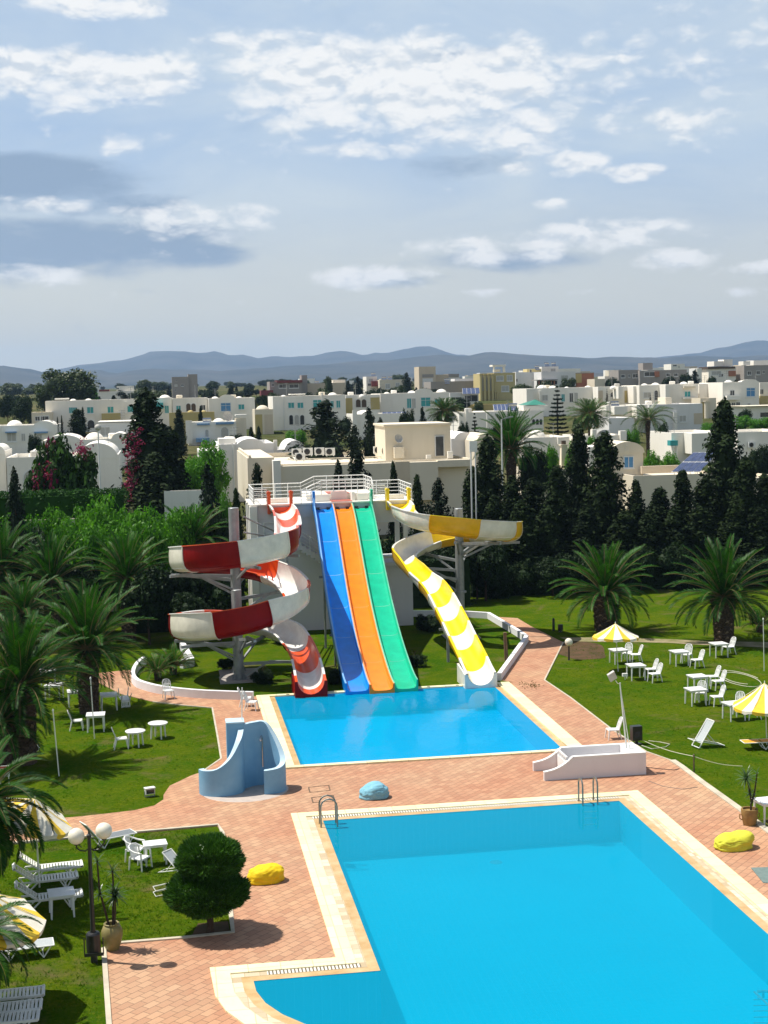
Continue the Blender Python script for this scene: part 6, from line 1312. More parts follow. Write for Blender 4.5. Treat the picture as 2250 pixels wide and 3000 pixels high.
# lamps
q = G(276, 2818); lp = thing('globe_lamp', 'black lamp post with two cream globes standing on the lower lawn', 'street lamp', q); gz = P(223, 2450, q.y), P(304, 2434, q.y)
m = MB(); m.lathe([(.10, 0), (.085, .6), (.07, .62), (.062, 2.0), (.05, 3.6), (.07, 3.62), (.07, 3.68), (.03, 3.72), (.015, 3.85)], 14); m.build('post', m_black, lp, smooth=True, angle=35)
m = MB(); m.lathe([(0, .30), (.20, .30), (.20, .82), (.17, .86), (.09, .88)], 16); m.build('base_casing', m_black, lp, smooth=True, angle=35)
for g in gz:
    dx = g.x-q.x; s = 1 if dx > 0 else -1; z = g.z
    m = MB(); m.tube([(0, 0, 3.3), (s*.12, 0, 3.22), (s*.26, 0, 3.25), (dx, 0, z-.34), (dx, 0, z-.18)], .022, 6); m.tube([(s*.06, 0, 3.58), (s*.2, 0, 3.55), (s*.28, 0, 3.42), (s*.22, 0, 3.33)], .015, 6); m.lathe([(.07, z-.25), (.09, z-.2)], 12, dx); m.build('arm', m_black, lp)
    m = MB(); m.ball((dx, 0, z), .232, n=28, m=18); m.build('globe', m_globe, lp, smooth=True)
m = MB()
for x in (-.24, .28): m.beam((x, -.24, .3), (x, -.24, .78), .025, .025)
m.beam((-.25, -.24, .3), (.29, -.24, .3), .025, .09); m.bar((.08, -.22, 0), (.08, -.22, .3), .02); m.build('bracket', m_black, lp)
q = G(1667, 1934); lp2 = thing('globe_lamp', 'low garden lamp with a single white globe by the right path', 'garden lamp', q); t = P(1667, 1881, q.y); m = MB(); m.lathe([(.07, 0), (.05, .1), (.045, t.z-.18), (.09, t.z-.15)], 12); m.build('post', m_black, lp2); m = MB(); m.ball((0, 0, t.z), .23, n=22, m=14); m.build('globe', m_globe, lp2, smooth=True)
for lab, a, b, Y, head in (('tall white street light with a round head before the left houses', 287, 1257, 118, 'ball'), ('tall grey street light with a cobra head behind the cypress row', 1469, 1228, 128, 'arm')):
    t = P(a, b, Y); r = thing('street_light', lab, 'street light', (t.x, Y, T(Y)), 0, 'tall street lights'); h = t.z-T(Y); m = MB(); m.bar((0, 0, -.2), (0, 0, h), .10, .055, 10); m.build('pole', m_frame, r); m = MB()
    if head == 'ball': m.ball((0, 0, h+.12), .26, n=16, m=10)
    else: m.beam((0, 0, h-.05), (.5, 0, h+.12), .07, .07); m.beam((.4, 0, h+.1), (1.05, 0, h+.2), .26, .12)
    m.build('lamp_head', m_greyshut if head == 'ball' else m_metal, r)
q = P(1388, 1300, 112); r = thing('signal_mast', 'white panel antenna mast rising behind the lawn cypresses beside the annexe', 'mast', (q.x, 112, 0)); m = MB(); m.bar((-.25, 0, 0), (-.25, 0, q.z), .06); m.bar((.1, 0, 0), (.1, 0, q.z), .05); m.build('pole', m_frame, r); m = MB(); a = P(1384, 1320, 112); m.box(-.35, .25, -.08, .08, a.z-.1, a.z+.75); m.build('panel', m_frame, r)

# topiary
tq = G(615, 2735); tp = thing('topiary_tree', 'clipped double-ball topiary tree at the corner of the lower lawn', 'topiary', tq)
m = MB(); m.tube([(0, 0, -.1), (.03, 0, .3), (-.02, .02, .8), (0, 0, 1.6)], [.13, .10, .09, .06], 10)
for a in range(6): m.tube([(0, 0, .35), (.15*math.cos(a), .15*math.sin(a), .6), (.42*math.cos(a), .42*math.sin(a), .95)], [.05, .04, .02], 6)
m.build('trunk', m_bark, tp)
def ball_leaves(c, rx, rz, n, seed):
    rnd = random.Random(seed); mb = MB(); mb.ball(c, rx*.93, None, rz*.93, 28, 18, fn=lambda d: .95+.14*noise.noise(d*2.4+Vector((seed*3, 0, 0)))+.07*noise.noise(d*6))
    for _ in range(n):
        d = Vector((rnd.gauss(0, 1), rnd.gauss(0, 1), rnd.gauss(0, 1))).normalized(); bump = 1+.14*noise.noise(d*2.4+Vector((seed*3, 0, 0)))+.07*noise.noise(d*6)+rnd.uniform(-.05, .035)
        p = Vector(c)+Vector((d.x*rx, d.y*rx, d.z*rz))*bump; dd = (d+Vector((rnd.gauss(0, .6), rnd.gauss(0, .6), rnd.gauss(.1, .6)))).normalized(); s = rnd.uniform(.05, .10)
        a = dd.orthogonal().normalized(); b = dd.cross(a); t = rnd.uniform(0, 6.28); a, b = a*math.cos(t)+b*math.sin(t), b*math.cos(t)-a*math.sin(t)
        up2 = (d*.7+a*.5+Vector((0, 0, .45))).normalized(); mb.add([p-b*s*.4-d*s*.6, p+b*s*.4-d*s*.6, p+up2*s*1.3], [(0, 1, 2)])
    return mb
zt = P(616, 2400, tq.y).z
ball_leaves((-.05, 0, 1.27), 1.16, .64, 13000, 1).build('lower_ball', lf_topi, tp)
ball_leaves((.07, 0, 2.27), .94, .64, 9500, 2).build('upper_ball', lf_topi, tp)
bed = MB(); b = px([(560, 2745), (674, 2733), (668, 2700), (580, 2706)]); bed.sheet(b, .012); tag(bed.build('soil_bed', m_soil), kind='structure')

# potted yuccas
m_pot = M('olive_glazed_pot', (.20, .17, .05), (.26, .21, .08), 4, .45, bump=.2); m_potb = M('ochre_clay_pot', (.30, .18, .05), (.22, .13, .04), 4, .6, bump=.2)
def yucca(mb, p, n, ln, seed, low=-.6):
    rnd = random.Random(seed)
    for i in range(n):
        a = i*2.4+rnd.uniform(-.3, .3); e = 1.45-(1.45-low)*i/n; l = ln*rnd.uniform(.75, 1.1); pts = [Vector(p)]
        for s in range(4):
            e2 = e-.18*s; pts.append(pts[-1]+Vector((math.cos(a)*math.cos(e2), math.sin(a)*math.cos(e2), math.sin(e2)))*l/4)
        sd = Vector((-math.sin(a), math.cos(a), 0)); w = (.022, .026, .022, .014, .002); vs = []
        for q2, ww in zip(pts, w): vs += [q2-sd*ww, q2+sd*ww]
        mb.add(vs, [(2*k, 2*k+1, 2*k+3, 2*k+2) for k in range(4)])
def potplant(label, loc, prof, mp, stems, heads, handles=False):
    r = thing('potted_yucca', label, 'potted plant', loc); m = MB(); m.lathe(prof, 26); m.build('pot', mp, r, smooth=True, angle=50)
    if handles:
        h = MB(); z = prof[3][1]-.1
        for s in (-1, 1): h.tube([(s*.28, 0, z), (s*.37, 0, z+.02), (s*.37, 0, z-.14), (s*.27, 0, z-.2)], .022, 6)
        h.build('handle', mp, r)
    m = MB()
    for st in stems: m.tube(st, [.035-.012*k/(len(st)-1) for k in range(len(st))], 7)
    m.build('stem', m_bark, r); m = MB()
    for k, (p, n, l) in enumerate(heads): yucca(m, p, n, l, k+3)
    m.build('foliage', lf_yucca, r)
q = G(330, 2784); potplant('big olive glazed jar with a tall three-stemmed yucca beside the globe lamp', q,
    [(0, .02), (.17, .0), (.24, .18), (.305, .42), (.31, .58), (.25, .72), (.20, .76), (.23, .80), (.21, .82), (.17, .80), (.16, .66), (0, .66)], m_pot,
    [[(-.05, 0, .6), (-.15, 0, 1.1), (-.3, .05, 1.75), (-.33, .05, 2.4), (-.34, .05, 2.7)], [(.03, 0, .6), (.06, 0, 1.3), (.09, .05, 2.0), (.08, .05, 2.4)], [(.06, -.04, .6), (.12, -.05, 1.2), (.13, -.06, 1.55)]],
    [((-.34, .05, 2.62), 12, .35), ((-.31, .05, 1.65), 18, .34), ((.08, .05, 2.3), 14, .36), ((.14, -.06, 1.6), 46, .45), ((.09, .05, 1.75), 14, .34)])
q = G(2196, 2418); potplant('ochre clay pot with handles and a drooping yucca at the right terrace edge', q,
    [(0, .02), (.22, 0), (.27, .25), (.31, .52), (.30, .62), (.25, .62), (.25, .54), (0, .54)], m_potb,
    [[(.05, 0, .5), (.06, 0, .9), (-.02, 0, 1.4), (-.12, 0, 1.75)], [(.08, 0, .8), (.2, 0, 1.25), (.3, .02, 1.9)]],
    [((-.13, 0, 1.72), 46, .52), ((.02, 0, 1.15), 20, .3), ((.14, 0, .95), 14, .28), ((.29, .02, 1.85), 5, .3)], True)

# bean bags
def bean(label, loc, rz, dims, m, fn, sq=.62, seed=0):
    """slumped sack: boxy ellipsoid with seams, gathered folds and a flat underside"""
    me = MB(); pw = lambda v, e: math.copysign(abs(v)**e, v)
    def f(d):
        k = Vector((pw(d.x, sq), pw(d.y, sq), pw(d.z, sq))).length/ max(1e-6, d.length)
        boxy = .55+.45*k
        q = d+Vector((seed, 0, 0))
        w_ = noise.noise(q*1.4); fold = abs(noise.noise(Vector((q.x*1.8+w_*2, q.y*3.6+w_, q.z*3.2+w_*2))))+.45*abs(noise.noise(Vector((q.x*6+w_*4, q.y*3, q.z*5+3))))
        return boxy*(1+.06*noise.noise(q*2.6)-.075*fold*(1 if d.z > -.3 else .3)+fn(d))
    me.ball((0, 0, dims[2]*.60), dims[0], dims[1], dims[2], 96, 60, fn=f)
    me.v = [(x*(1+.10*max(0, .12-z)/.12), y*(1+.10*max(0, .12-z)/.12), max(.005, z)) for x, y, z in me.v]
    o = me.build('bean_bag', m, None, smooth=True, loc=loc, rz=rz); tag(o, label, 'bean bag', 'bean bags on the terrace'); return o
def fab(n, a, b): return M(n, a, b, 3, .75, .25, bump=.35, bscale=10)
bean('yellow bean bag lying on the paving right of the topiary', G(780, 2590)+Vector((0, .2, .03)), .15, (.60, .42, .34), fab('yellow_fabric', (.78, .55, .01), (.70, .46, .01)), lambda d: .16*max(0, d.x)*max(0, d.z)-.10*max(0, -d.x)*max(0, d.z), seed=2)
bean('lime-yellow bean bag with a peaked corner near the big pool right side', G(2155, 2492)+Vector((0, .2, .03)), .1, (.66, .46, .34), fab('lime_fabric', (.60, .58, .05), (.52, .52, .04)), lambda d: .62*max(0, d.x-.15)*max(0, d.z)-.16*max(0, .55-abs(d.x+.05))*max(0, d.z)-.06*max(0, -d.x)*max(0, d.z), seed=5)
bean('slumped light blue bean bag between the two pools', G(1098, 2342)+Vector((0, .2, .03)), -.05, (.58, .48, .36), fab('light_blue_fabric', (.22, .46, .56), (.16, .38, .48)), lambda d: .10*math.sin(4*d.x+1)*max(0, d.z)-.12*max(0, -d.x)*max(0, d.z), seed=9)
mt = MB(); b = px([(2200, 2546), (2262, 2544), (2290, 2592), (2236, 2590)]); mt.prism(b, .034, .05); tag(mt.build('floor_mat', M('grey_green_mat', (.12, .17, .155), (.16, .21, .19), 8, .8, bump=.5)), 'grey-green mat lying on the paving at the right edge', 'mat')

# blue shower
m_shb = M('blue_shower_paint', (.20, .40, .57), (.15, .34, .52), 1.1, .55, .35, bump=.15); m_shl = M('pale_blue_edge', (.50, .66, .74), (.42, .58, .68), 3, .6)
S0 = G(712, 2324); shw = thing('outdoor_shower', 'light blue curved outdoor shower walls beside the small pool', 'shower', S0)
def curved_wall(pts, t=.22, sub=8):
    """wall along (x, y, height) points with a pale coping on top"""
    sm = [q for q, _ in catmull([(p, 0) for p in pts], .08)]; mb = MB(); n = len(sm); rows = []
    for i, q in enumerate(sm):
        a = Vector(sm[max(0, i-1)][:2]); b = Vector(sm[min(n-1, i+1)][:2]); d = (b-a).normalized(); nn = Vector((-d.y, d.x))*t/2; p = Vector(q[:2])
        rows.append([(p-nn, 0), (p-nn, q[2]), (p+nn, q[2]), (p+nn, 0)])
    mb.v = [(v.x, v.y, z+.03) for r in rows for v, z in r]
    for i in range(n-1):
        for k in range(3): mb.f.append((4*i+k, 4*i+k+1, 4*i+5+k, 4*i+4+k)); mb.m.append(1 if k == 1 else 0)
    mb.f.append((3, 2, 1, 0)); mb.m.append(0); e = 4*(n-1); mb.f.append((e, e+1, e+2, e+3)); mb.m.append(1); return mb
curved_wall([(-1.62, .28, 1.0), (-1.45, -.12, 1.02), (-1.0, -.36, 1.12), (-.5, -.30, 1.52), (-.12, .0, 2.15), (.02, .5, 2.45)]).build('wall', [m_shb, m_shl], shw, smooth=True, angle=35)
curved_wall([(.06, .62, 2.62), (.55, .98, 2.62), (1.0, 1.0, 2.6), (1.32, .78, 2.15), (1.58, .35, 1.55), (1.62, -.02, 1.18), (1.40, -.34, 1.03), (1.0, -.45, .98), (.84, -.44, .97)]).build('wall', [m_shb, m_shl], shw, smooth=True, angle=35)
m = MB(); m.box(-.55, .15, .55, 1.3, .03, 2.72); m.build('pillar', m_shb, shw); m = MB(); m.box(-.57, .17, .53, 1.32, 2.72, 2.77); m.build('pillar_cap', m_shl, shw)
m = MB(); m.lathe([(0, .045), (1.7, .045), (1.75, .03)], 30, .1, .35); m.build('floor', M('shower_floor', (.48, .40, .34), (.40, .34, .30), 3, .7), shw)
m = MB(); m.tube([(.88, .86, .8), (.88, .86, 2.0), (.86, .8, 2.12), (.8, .62, 2.12), (.78, .56, 2.04)], .02, 6); m.lathe([(.02, 2.06), (.06, 1.98), (.06, 1.96)], 10, .78, .54); m.build('shower_head', m_steel, shw)
q = G(700, 2330); b = P(708, 2090, S0.y+.9); m = MB(); m.bar((b.x-S0.x, .9, 2.77), (b.x-S0.x+.05, .9, 4.1), .02); m.build('pipe', m_wfr, shw)

# white foot bath with scrolled ends
m_fb = wallmat('foot_bath_render', (.72, .70, .70), amt=.3); F0 = G(1595, 2290); fb = thing('foot_bath', 'white walled foot bath with scrolled entrance between the pools', 'foot bath', F0)
m_fbtop = M('white_coping_paint', (.82, .81, .78), (.74, .73, .70), 4, .6)
ln = G(1891, 2269).x-F0.x; hF = .92
def scroll(y0, x_off=0):
    prof = [(0, 0), (0, .36)]+[(.05+1.15*t, .37+(hF-.37)*(.25*t+.75*t**2.4)) for t in [k/9 for k in range(1, 10)]]
    top = prof[1:]+[(ln-x_off, hF)]
    mb = MB(); mb.profile([(x+x_off, z) for x, z in prof]+[(ln, hF), (ln, 0)], y0, y0+.14)
    for (xa, za), (xb, zb) in zip(top, top[1:]): mb.beam((xa+x_off-.005, y0+.07, za+.01), (xb+x_off+.01 if xb < ln-x_off else ln, y0+.07, zb+.01), .18, .05, 1)
    return mb
scroll(0).build('wall', [m_fb, m_fbtop], fb); scroll(1.55, -.05).build('wall', [m_fb, m_fbtop], fb)
m = MB(); m.box(ln-.62, ln-.001, .142, 1.548, 0, hF-.002); m.box(ln-.62, ln, .16, 1.53, hF, hF+.03, 1); m.build('end_block', [m_fb, m_fbtop], fb)
m = MB(); m.box(.95, 1.02, .142, 1.548, 0, .68)
for k in range(5): m.beam((.985, .25+k*.27, .68), (.985, .4+k*.27, .88), .05, .03); m.beam((.985, .4+k*.27, .68), (.985, .25+k*.27, .88), .05, .03)
m.beam((.985, .142, .90), (.985, 1.548, .90), .07, .05); m.build('step_screen', m_fbtop, fb)
m = MB(); m.box(1.02, ln-.62, .142, 1.548, .02, .12); m.build('basin', m_fb, fb); m = MB(); m.lathe([(0, .13), (.10, .13), (.12, .12)], 12, 2.2, 1.35); m.build('drain', m_black, fb)
q = G(1826, 2250); sp = thing('shower_mast', 'tall white pole with a floodlight leaning at the end of the white foot bath', 'lamp pole', (q.x, F0.y+.8, 0)); tz = P(1816, 2000, F0.y+.8); m = MB(); m.bar((0, 0, hF-.05), (tz.x-q.x, 0, tz.z), .035, .028, 8); m.bar((.14, 0, hF-.05), (tz.x-q.x+.03, 0, tz.z-.3), .02, .02, 6); m.tube([(tz.x-q.x, 0, tz.z-.05), (tz.x-q.x-.1, 0, tz.z-.02), (tz.x-q.x-.18, 0, tz.z+.1)], .014, 6); m.build('pole', m_wfr, sp)
m = MB(); a = P(1793, 1981, F0.y+.8); m.box(-.16, .16, -.05, .05, -.2, .2); R3 = Matrix.Rotation(R_(-30), 3, 'Y') @ Matrix.Rotation(R_(25), 3, 'X'); m.v = [tuple(R3 @ Vector(v)+Vector((a.x-q.x, 0, a.z))) for v in m.v]; m.build('floodlight', m_greyshut, sp)

# pool ladders, rails
def hoop(pts, r=.024): mb = MB(); mb.tube(pts, r, 8); return mb
la = thing('pool_ladder', 'steel hoop ladder at the left corner of the big pool', 'pool ladder', (5.2, 52.3, 0), 0, 'steel pool ladders')
for y in (0, .5):
    pts = [(0, y, .03)]+[(.30-.30*math.cos(t), y, .78+.30*math.sin(t)) for t in [k*math.pi/8 for k in range(9)]]+[(.60, y, .2), (.60, y, -.9)]
    hoop(pts, .032).build('handrail', m_rail, la)
m = MB()
for z in (-.25, -.5, -.75): m.box(.54, .66, .02, .48, z, z+.03)
m.build('tread', m_rail, la)
lb = thing('pool_ladder', 'steel hoop ladder at the far right of the big pool', 'pool ladder', (15.25, 53.0, 0), 0, 'steel pool ladders')
for x in (0, .58):
    pts = [(x, .45, .03)]+[(x, .17+.28*math.cos(t), .72+.28*math.sin(t)) for t in [k*math.pi/8 for k in range(9)]]+[(x, -.11, .2), (x, -.11, -.9)]
    hoop(pts, .032).build('handrail', m_rail, lb)
m = MB()
for z in (-.25, -.5, -.75): m.box(.02, .56, -.17, -.05, z, z+.03)
m.build('tread', m_rail, lb)
rl = thing('pool_handrail', 'steel stair handrail rising from the water at the bottom right corner', 'handrail', (8.72, 37.1, 0))
o = rl.location; m = MB(); Yr = 36.6
m.bar(P(2219, 2905, Yr), P(2270, 2904, Yr), .042); m.tube([P(2210, 2906, Yr), P(2232, 2926, Yr-.4), P(2262, 2956, Yr-.9)], .03, 8)
for a_, b_ in ((2222, 2922), (2236, 2910)):
    q = P(a_, b_, Yr); m.bar((q.x, q.y, -.7), q, .035, n=10)
for b_ in (2929, 2946, 2962, 2980, 2997): m.bar(P(2208, b_, Yr-.05), P(2262, b_-1, Yr-.05), .014, n=6)
m.build('rail', m_wet, rl, org=o)

# white bed walls
def low_wall(label, pts, h, t=.22, closed=False, name='bed_wall'):
    r = thing(name, label, 'low wall', (pts[0][0], pts[0][1], 0)); mb = MB(); V = [Vector((p[0]-pts[0][0], p[1]-pts[0][1])) for p in pts]; n = len(V); rows = []
    for i, p in enumerate(V):
        a = (p-V[i-1]).normalized() if i else (V[1]-p).normalized(); b = (V[i+1]-p).normalized() if i < n-1 else a
        nn = Vector((-(a+b).y, (a+b).x)).normalized()*t/2/max(.4, math.cos(a.angle(b)/2)); rows.append([(p-nn, -.1), (p-nn, h), (p+nn, h), (p+nn, -.1)])
    mb.v = [(v.x, v.y, z) for rw in rows for v, z in rw]
    for i in range(n-1):
        for k in range(3): mb.f.append((4*i+k, 4*i+k+1, 4*i+5+k, 4*i+4+k)); mb.m.append(0)
    mb.f += [(3, 2, 1, 0), (4*n-4, 4*n-3, 4*n-2, 4*n-1)]; mb.m += [0, 0]; mb.build('wall', m_bedwall, r); return r
m_bedwall = wallmat('bed_wall_render', (.76, .75, .76), amt=.3)
sm = [q for q, _ in catmull([((*G(a, b)[:2], 0), 0) for a, b in ((425, 1945), (407, 1958), (393, 1980), (391, 1998), (400, 2011), (418, 2020), (475, 2034), (588, 2046), (742, 2052))], .35)]
low_wall('curved low white wall round the planted bed at the left of the small pool', [q[:2] for q in sm], .46)
low_wall('L-shaped low white wall corner inside the planted bed', px([(534, 1902), (562, 1952), (532, 1958)]), .5, .3)
low_wall('angled low white wall along the right path by the slides', px([(1463, 1994), (1543, 1881), (1515, 1862), (1432, 1812), (1340, 1806), (1210, 1806)]), .42, .24)
for lab, a, b in (('thin tree stake standing in the bed beside the right path', 1480, 1890),):
    q = G(1482, 1935); r = thing('wooden_stake', 'thick brown wooden stake in the grass bed by the right path', 'stake', q); m = MB(); m.bar((0, 0, 0), (-.03, 0, 1.65), .09, .10, 8); m.bar((.12, 0, 0), (.05, 0, 1.2), .04); m.build('post', M('stake_wood', (.22, .13, .07), (.14, .085, .05), 5, .9), r)

# small things on the lawns
def speaker(label, a, b, s, cat='speaker'):
    q = G(a, b); r = thing('garden_speaker', label, cat, q, .1); m = MB(); m.box(-.2*s, .2*s, -.14*s, .14*s, .16*s, .72*s); m.build('cabinet', m_black, r); m = MB(); m.box(-.05*s, .05*s, -.05*s, .05*s, 0, .16*s); m.box(-.18*s, .18*s, -.12*s, .12*s, 0, .03); m.build('stand', m_black, r)
    m = MB(); m.lathe([(0, .02), (.12*s, 0), (.14*s, .01)], 16); m.v = [(x, -.14*s-.004-z, .42*s+y) for x, y, z in m.v]; m.build('grille', M('speaker_grille', (.03, .03, .03), rough=.8), r)
speaker('black box loudspeaker on the lawn edge behind the white foot bath', 1864, 2180, 1.15); speaker('small black ground light box on the lawn by the right path', 1642, 1852, .7, 'ground light')
q = G(1622, 1848); r = thing('bollard', 'thin dark green bollard on the lawn by the right path', 'bollard', q); m = MB(); m.lathe([(.09, 0), (.08, .75), (.04, .84), (0, .85)], 10); m.build('post', M('dark_green_paint', (.012, .03, .018), rough=.5), r)
q = G(439, 2334); r = thing('ground_floodlight', 'small white floodlight on the grass at the left terrace edge', 'floodlight', q, .3); m = MB(); m.box(-.19, .19, -.1, .1, .12, .34); m.box(-.21, .21, -.13, .12, .34, .38); m.build('housing', m_frame, r); m = MB(); m.beam((-.2, 0, .02), (-.2, 0, .25), .03, .03); m.beam((.2, 0, .02), (.2, 0, .25), .03, .03); m.beam((-.2, 0, .02), (.2, 0, .02), .03, .03); m.build('bracket', m_metal, r); m = MB(); m.box(-.16, .16, -.115, -.101, .15, .31); m.build('lens', m_glass, r)
q = G(106, 2204); r = thing('ground_floodlight', 'round white floodlight at the foot of the big left palm', 'floodlight', q); m = MB(); m.ball((0, 0, .2), .17, .13, .17, 14, 10); m.build('housing', m_frame, r); m = MB(); m.lathe([(0, .0), (.12, .01)], 14); m.v = [(x, -.125-z, .2+y) for x, y, z in m.v]; m.build('lens', m_glass, r)
q = G(1831, 1992); r = thing('ground_floodlight', 'tiny pale floodlight on the soil near the left parasol pole', 'floodlight', q); m = MB(); m.box(-.14, .14, -.08, .08, .2, .36); m.bar((0, 0, 0), (0, 0, .2), .02); m.build('housing', m_frame, r)
q = G(14, 2300); sg = thing('notice_board', 'red and white notice board at the left edge below the palms', 'sign', q, 0); zt2 = P(14, 2243, q.y).z; m = MB()
for x in (-.17, .17): m.bar((x, .03, 0), (x, .03, zt2), .02, n=6)
m.build('post', m_wfr, sg); m = MB(); m.box(-.26, .22, -.01, .012, zt2-.46, zt2); m.build('board', m_frame, sg); m = MB(); m.box(-.24, .20, -.018, -.012, zt2-.27, zt2-.03); m.build('red_panel', M('sign_red', (.55, .02, .02), rough=.5), sg)
m = MB()
for z, x0, x1 in ((.09, -.18, .1), (.15, -.2, .02), (.20, -.2, .12)): m.box(x0, x1, -.022, -.019, zt2-z-.016, zt2-z)
m.build('lettering', m_frame, sg); m = MB(); m.box(-.22, -.03, -.018, -.012, zt2-.44, zt2-.30); m.build('picture', m_glass, sg)
# rope barrier and hose
rp = thing('rope_post', 'brown wooden post holding the rope barrier on the right lawn', 'post', G(2033, 2262)); m = MB(); m.bar((0, 0, 0), (0, 0, .72), .035, .03); m.lathe([(0, .76), (.04, .73), (.035, .69)], 8); m.build('post', m_brownwood, rp)
m_rope = M('pale_rope', (.62, .60, .48), (.5, .48, .36), 8, .8); t0 = G(2033, 2262)+Vector((0, 0, .66)); a = G(1862, 2168)+Vector((0, 0, .15)); b = G(2175, 2262)+Vector((0, 0, .25)); m = MB()
m.tube([a.lerp(t0, k/8)-Vector((0, 0, .12*math.sin(math.pi*k/8))) for k in range(9)]+[t0.lerp(b, k/8)-Vector((0, 0, .10*math.sin(math.pi*k/8))) for k in range(1, 9)], .012, 5)
tag(m.build('barrier_rope', m_rope), 'pale rope strung from the loudspeaker past the wooden post', 'rope')
c = G(2168, 1991); m = MB(); m.tube([(c.x+1.0*math.cos(t)*(1-.03*t), c.y+2.6*math.sin(t)*(1-.04*t), .03+.002*t) for t in [k*.25 for k in range(44)]], .018, 5); tag(m.build('garden_hose', m_rope), 'pale garden hose lying in loops on the right lawn', 'hose')
c = G(1920, 2190); m = MB(); m.tube([G(1880, 2186)+Vector((0, 0, .03)), G(1910, 2196)+Vector((0, 0, .03)), G(1950, 2190)+Vector((0, 0, .03)), G(1962, 2182)+Vector((0, 0, .03)), G(1935, 2176)+Vector((0, 0, .03)), G(1900, 2172)+Vector((0, 0, .03))], .016, 5); tag(m.build('garden_hose', m_rope), 'short pale hose beside the black loudspeaker', 'hose')
cb = MB(); cb.tube([G(1893, 2248, .04), G(1930, 2252, .04), G(1975, 2256, .04), G(1990, 2252, .04)], .018, 5); tag(cb.build('cable', m_black), 'dark cable across the paving right of the white foot bath', 'cable')
cb = MB(); cb.tube([G(1900, 2288, .04), G(1945, 2304, .04), G(2000, 2312, .04), G(2044, 2306, .04)], .012, 5); tag(cb.build('cable', M('grey_cable', (.2, .16, .13))), 'thin grey cable lower on the right terrace', 'cable')
dl = MB(); rnd = random.Random(4); c = G(1558, 2010)
for _ in range(60): clump(dl, c+Vector((rnd.gauss(0, .28), rnd.gauss(0, .45), .05)), .05, 3, .09, rnd)
tag(dl.build('dry_leaves', lf_dry), kind='stuff', label='scatter of dry brown leaves on the right path', cat='leaves')

def blades(polys, n, seed, h0, h1):
    rnd = random.Random(seed); mb = MB()
    def inside(p, x, y):
        c = False; m = len(p)
        for i in range(m):
            (x1, y1), (x2, y2) = p[i], p[(i+1) % m]
            if (y1 > y) != (y2 > y) and x < (x2-x1)*(y-y1)/(y2-y1)+x1: c = not c
        return c
    for p, k in polys:
        xs_ = [q[0] for q in p]; ys_ = [q[1] for q in p]; got = 0
        while got < k:
            x = rnd.uniform(min(xs_), max(xs_)); y = rnd.uniform(min(ys_), max(ys_))
            if not inside(p, x, y): continue
            got += 1
            if noise.noise(Vector((x*.5, y*.5, 7))) < rnd.uniform(-.6, .3): continue
            for _ in range(4):
                a = rnd.uniform(0, 6.28); h = rnd.uniform(h0, h1); w = h*.16; bx = x+rnd.gauss(0, .05); by = y+rnd.gauss(0, .05); l = rnd.uniform(.6, 1.6)*h; b = rnd.uniform(0, 6.28)
                mb.add([(bx-w*math.cos(a), by-w*math.sin(a), 0), (bx+w*math.cos(a), by+w*math.sin(a), 0), (bx+l*math.cos(b), by+l*math.sin(b), h)], [(0, 1, 2)])
    return mb
lf_grass = leafmat('grass_blade', (.016, .090, .002), (.085, .135, .005), .9, .2, .0, cl=.4)
lowl = px([(290, 3000), (292, 2790), (350, 2760), (535, 2744), (670, 2728), (648, 2448), (630, 2425), (226, 2462), (0, 2480), (0, 3000)])
upl = px([(0, 2405), (235, 2390), (390, 2372), (474, 2340), (495, 2300), (588, 2260), (640, 2220), (630, 2150), (616, 2082), (448, 2062), (300, 2015), (0, 2010)])
rgt = px([(1600, 2000), (1672, 2052), (1794, 2146), (1893, 2210), (1997, 2256), (2060, 2300), (2250, 2446), (2250, 1905), (1700, 1890), (1660, 1890)])
gb = blades([(lowl, 5000), (upl, 2500), (rgt, 3000)], 0, 3, .04, .085); tag(gb.build('grass', lf_grass), kind='stuff', label='short tufted lawn grass', cat='grass')
SUN_E, SKY_S, HAZE, EXPO = 5.0, .075, 8e-5, .36
# ---------------------------------------------------------------- hills
def D(x, y): return (x*1.3562, y*1.3562)
m_hill = M('hill_scrub', (.03, .036, .03), (.075, .07, .055), .004, .95, .1, world=True, detail=8)
def ridge(name, prof, Y, wf, wb, zf, seed, rough):
    P3 = [P(*D(*p), Y) for p in prof]; xs_ = [p.x for p in P3]; zs_ = [p.z for p in P3]
    def crest(x):
        if x <= xs_[0]: return zs_[0]
        for i in range(len(xs_)-1):
            if x <= xs_[i+1]:
                t = (x-xs_[i])/(xs_[i+1]-xs_[i]); t = t*t*(3-2*t)*.5+t*.5; return zs_[i]+(zs_[i+1]-zs_[i])*t
        return zs_[-1]
    x0, x1 = xs_[0]-2500, xs_[-1]+2500; nx_, ny_ = 260, 34; vs = []
    for j in range(ny_+1):
        t = -1+2*j/ny_
        for i in range(nx_+1):
            x = x0+(x1-x0)*i/nx_; y = Y+(t*wf if t < 0 else t*wb); c = crest(x)-zf
            base = max(0, 1-abs(t)**1.15); nzv = noise.fractal(Vector((x/700, y/1100, seed)), 1.0, 2.1, 5)
            gully = abs(noise.noise(Vector((x/420, y/2600, seed+5))))
            amp = c*(.42*nzv-.38*gully)*(1-base)*base*3.2*rough
            jag = 7*noise.fractal(Vector((x/160, seed, 2)), 1, 2, 4) if t == 0 else 0
            vs.append((x, y, zf-8+(c+8)*base+amp+jag))
    fs = [(j*(nx_+1)+i, j*(nx_+1)+i+1, (j+1)*(nx_+1)+i+1, (j+1)*(nx_+1)+i) for j in range(ny_) for i in range(nx_)]
    mb = MB(); mb.add(vs, fs); o = mb.build(name, m_hill, smooth=True); tag(o, kind='structure'); return o
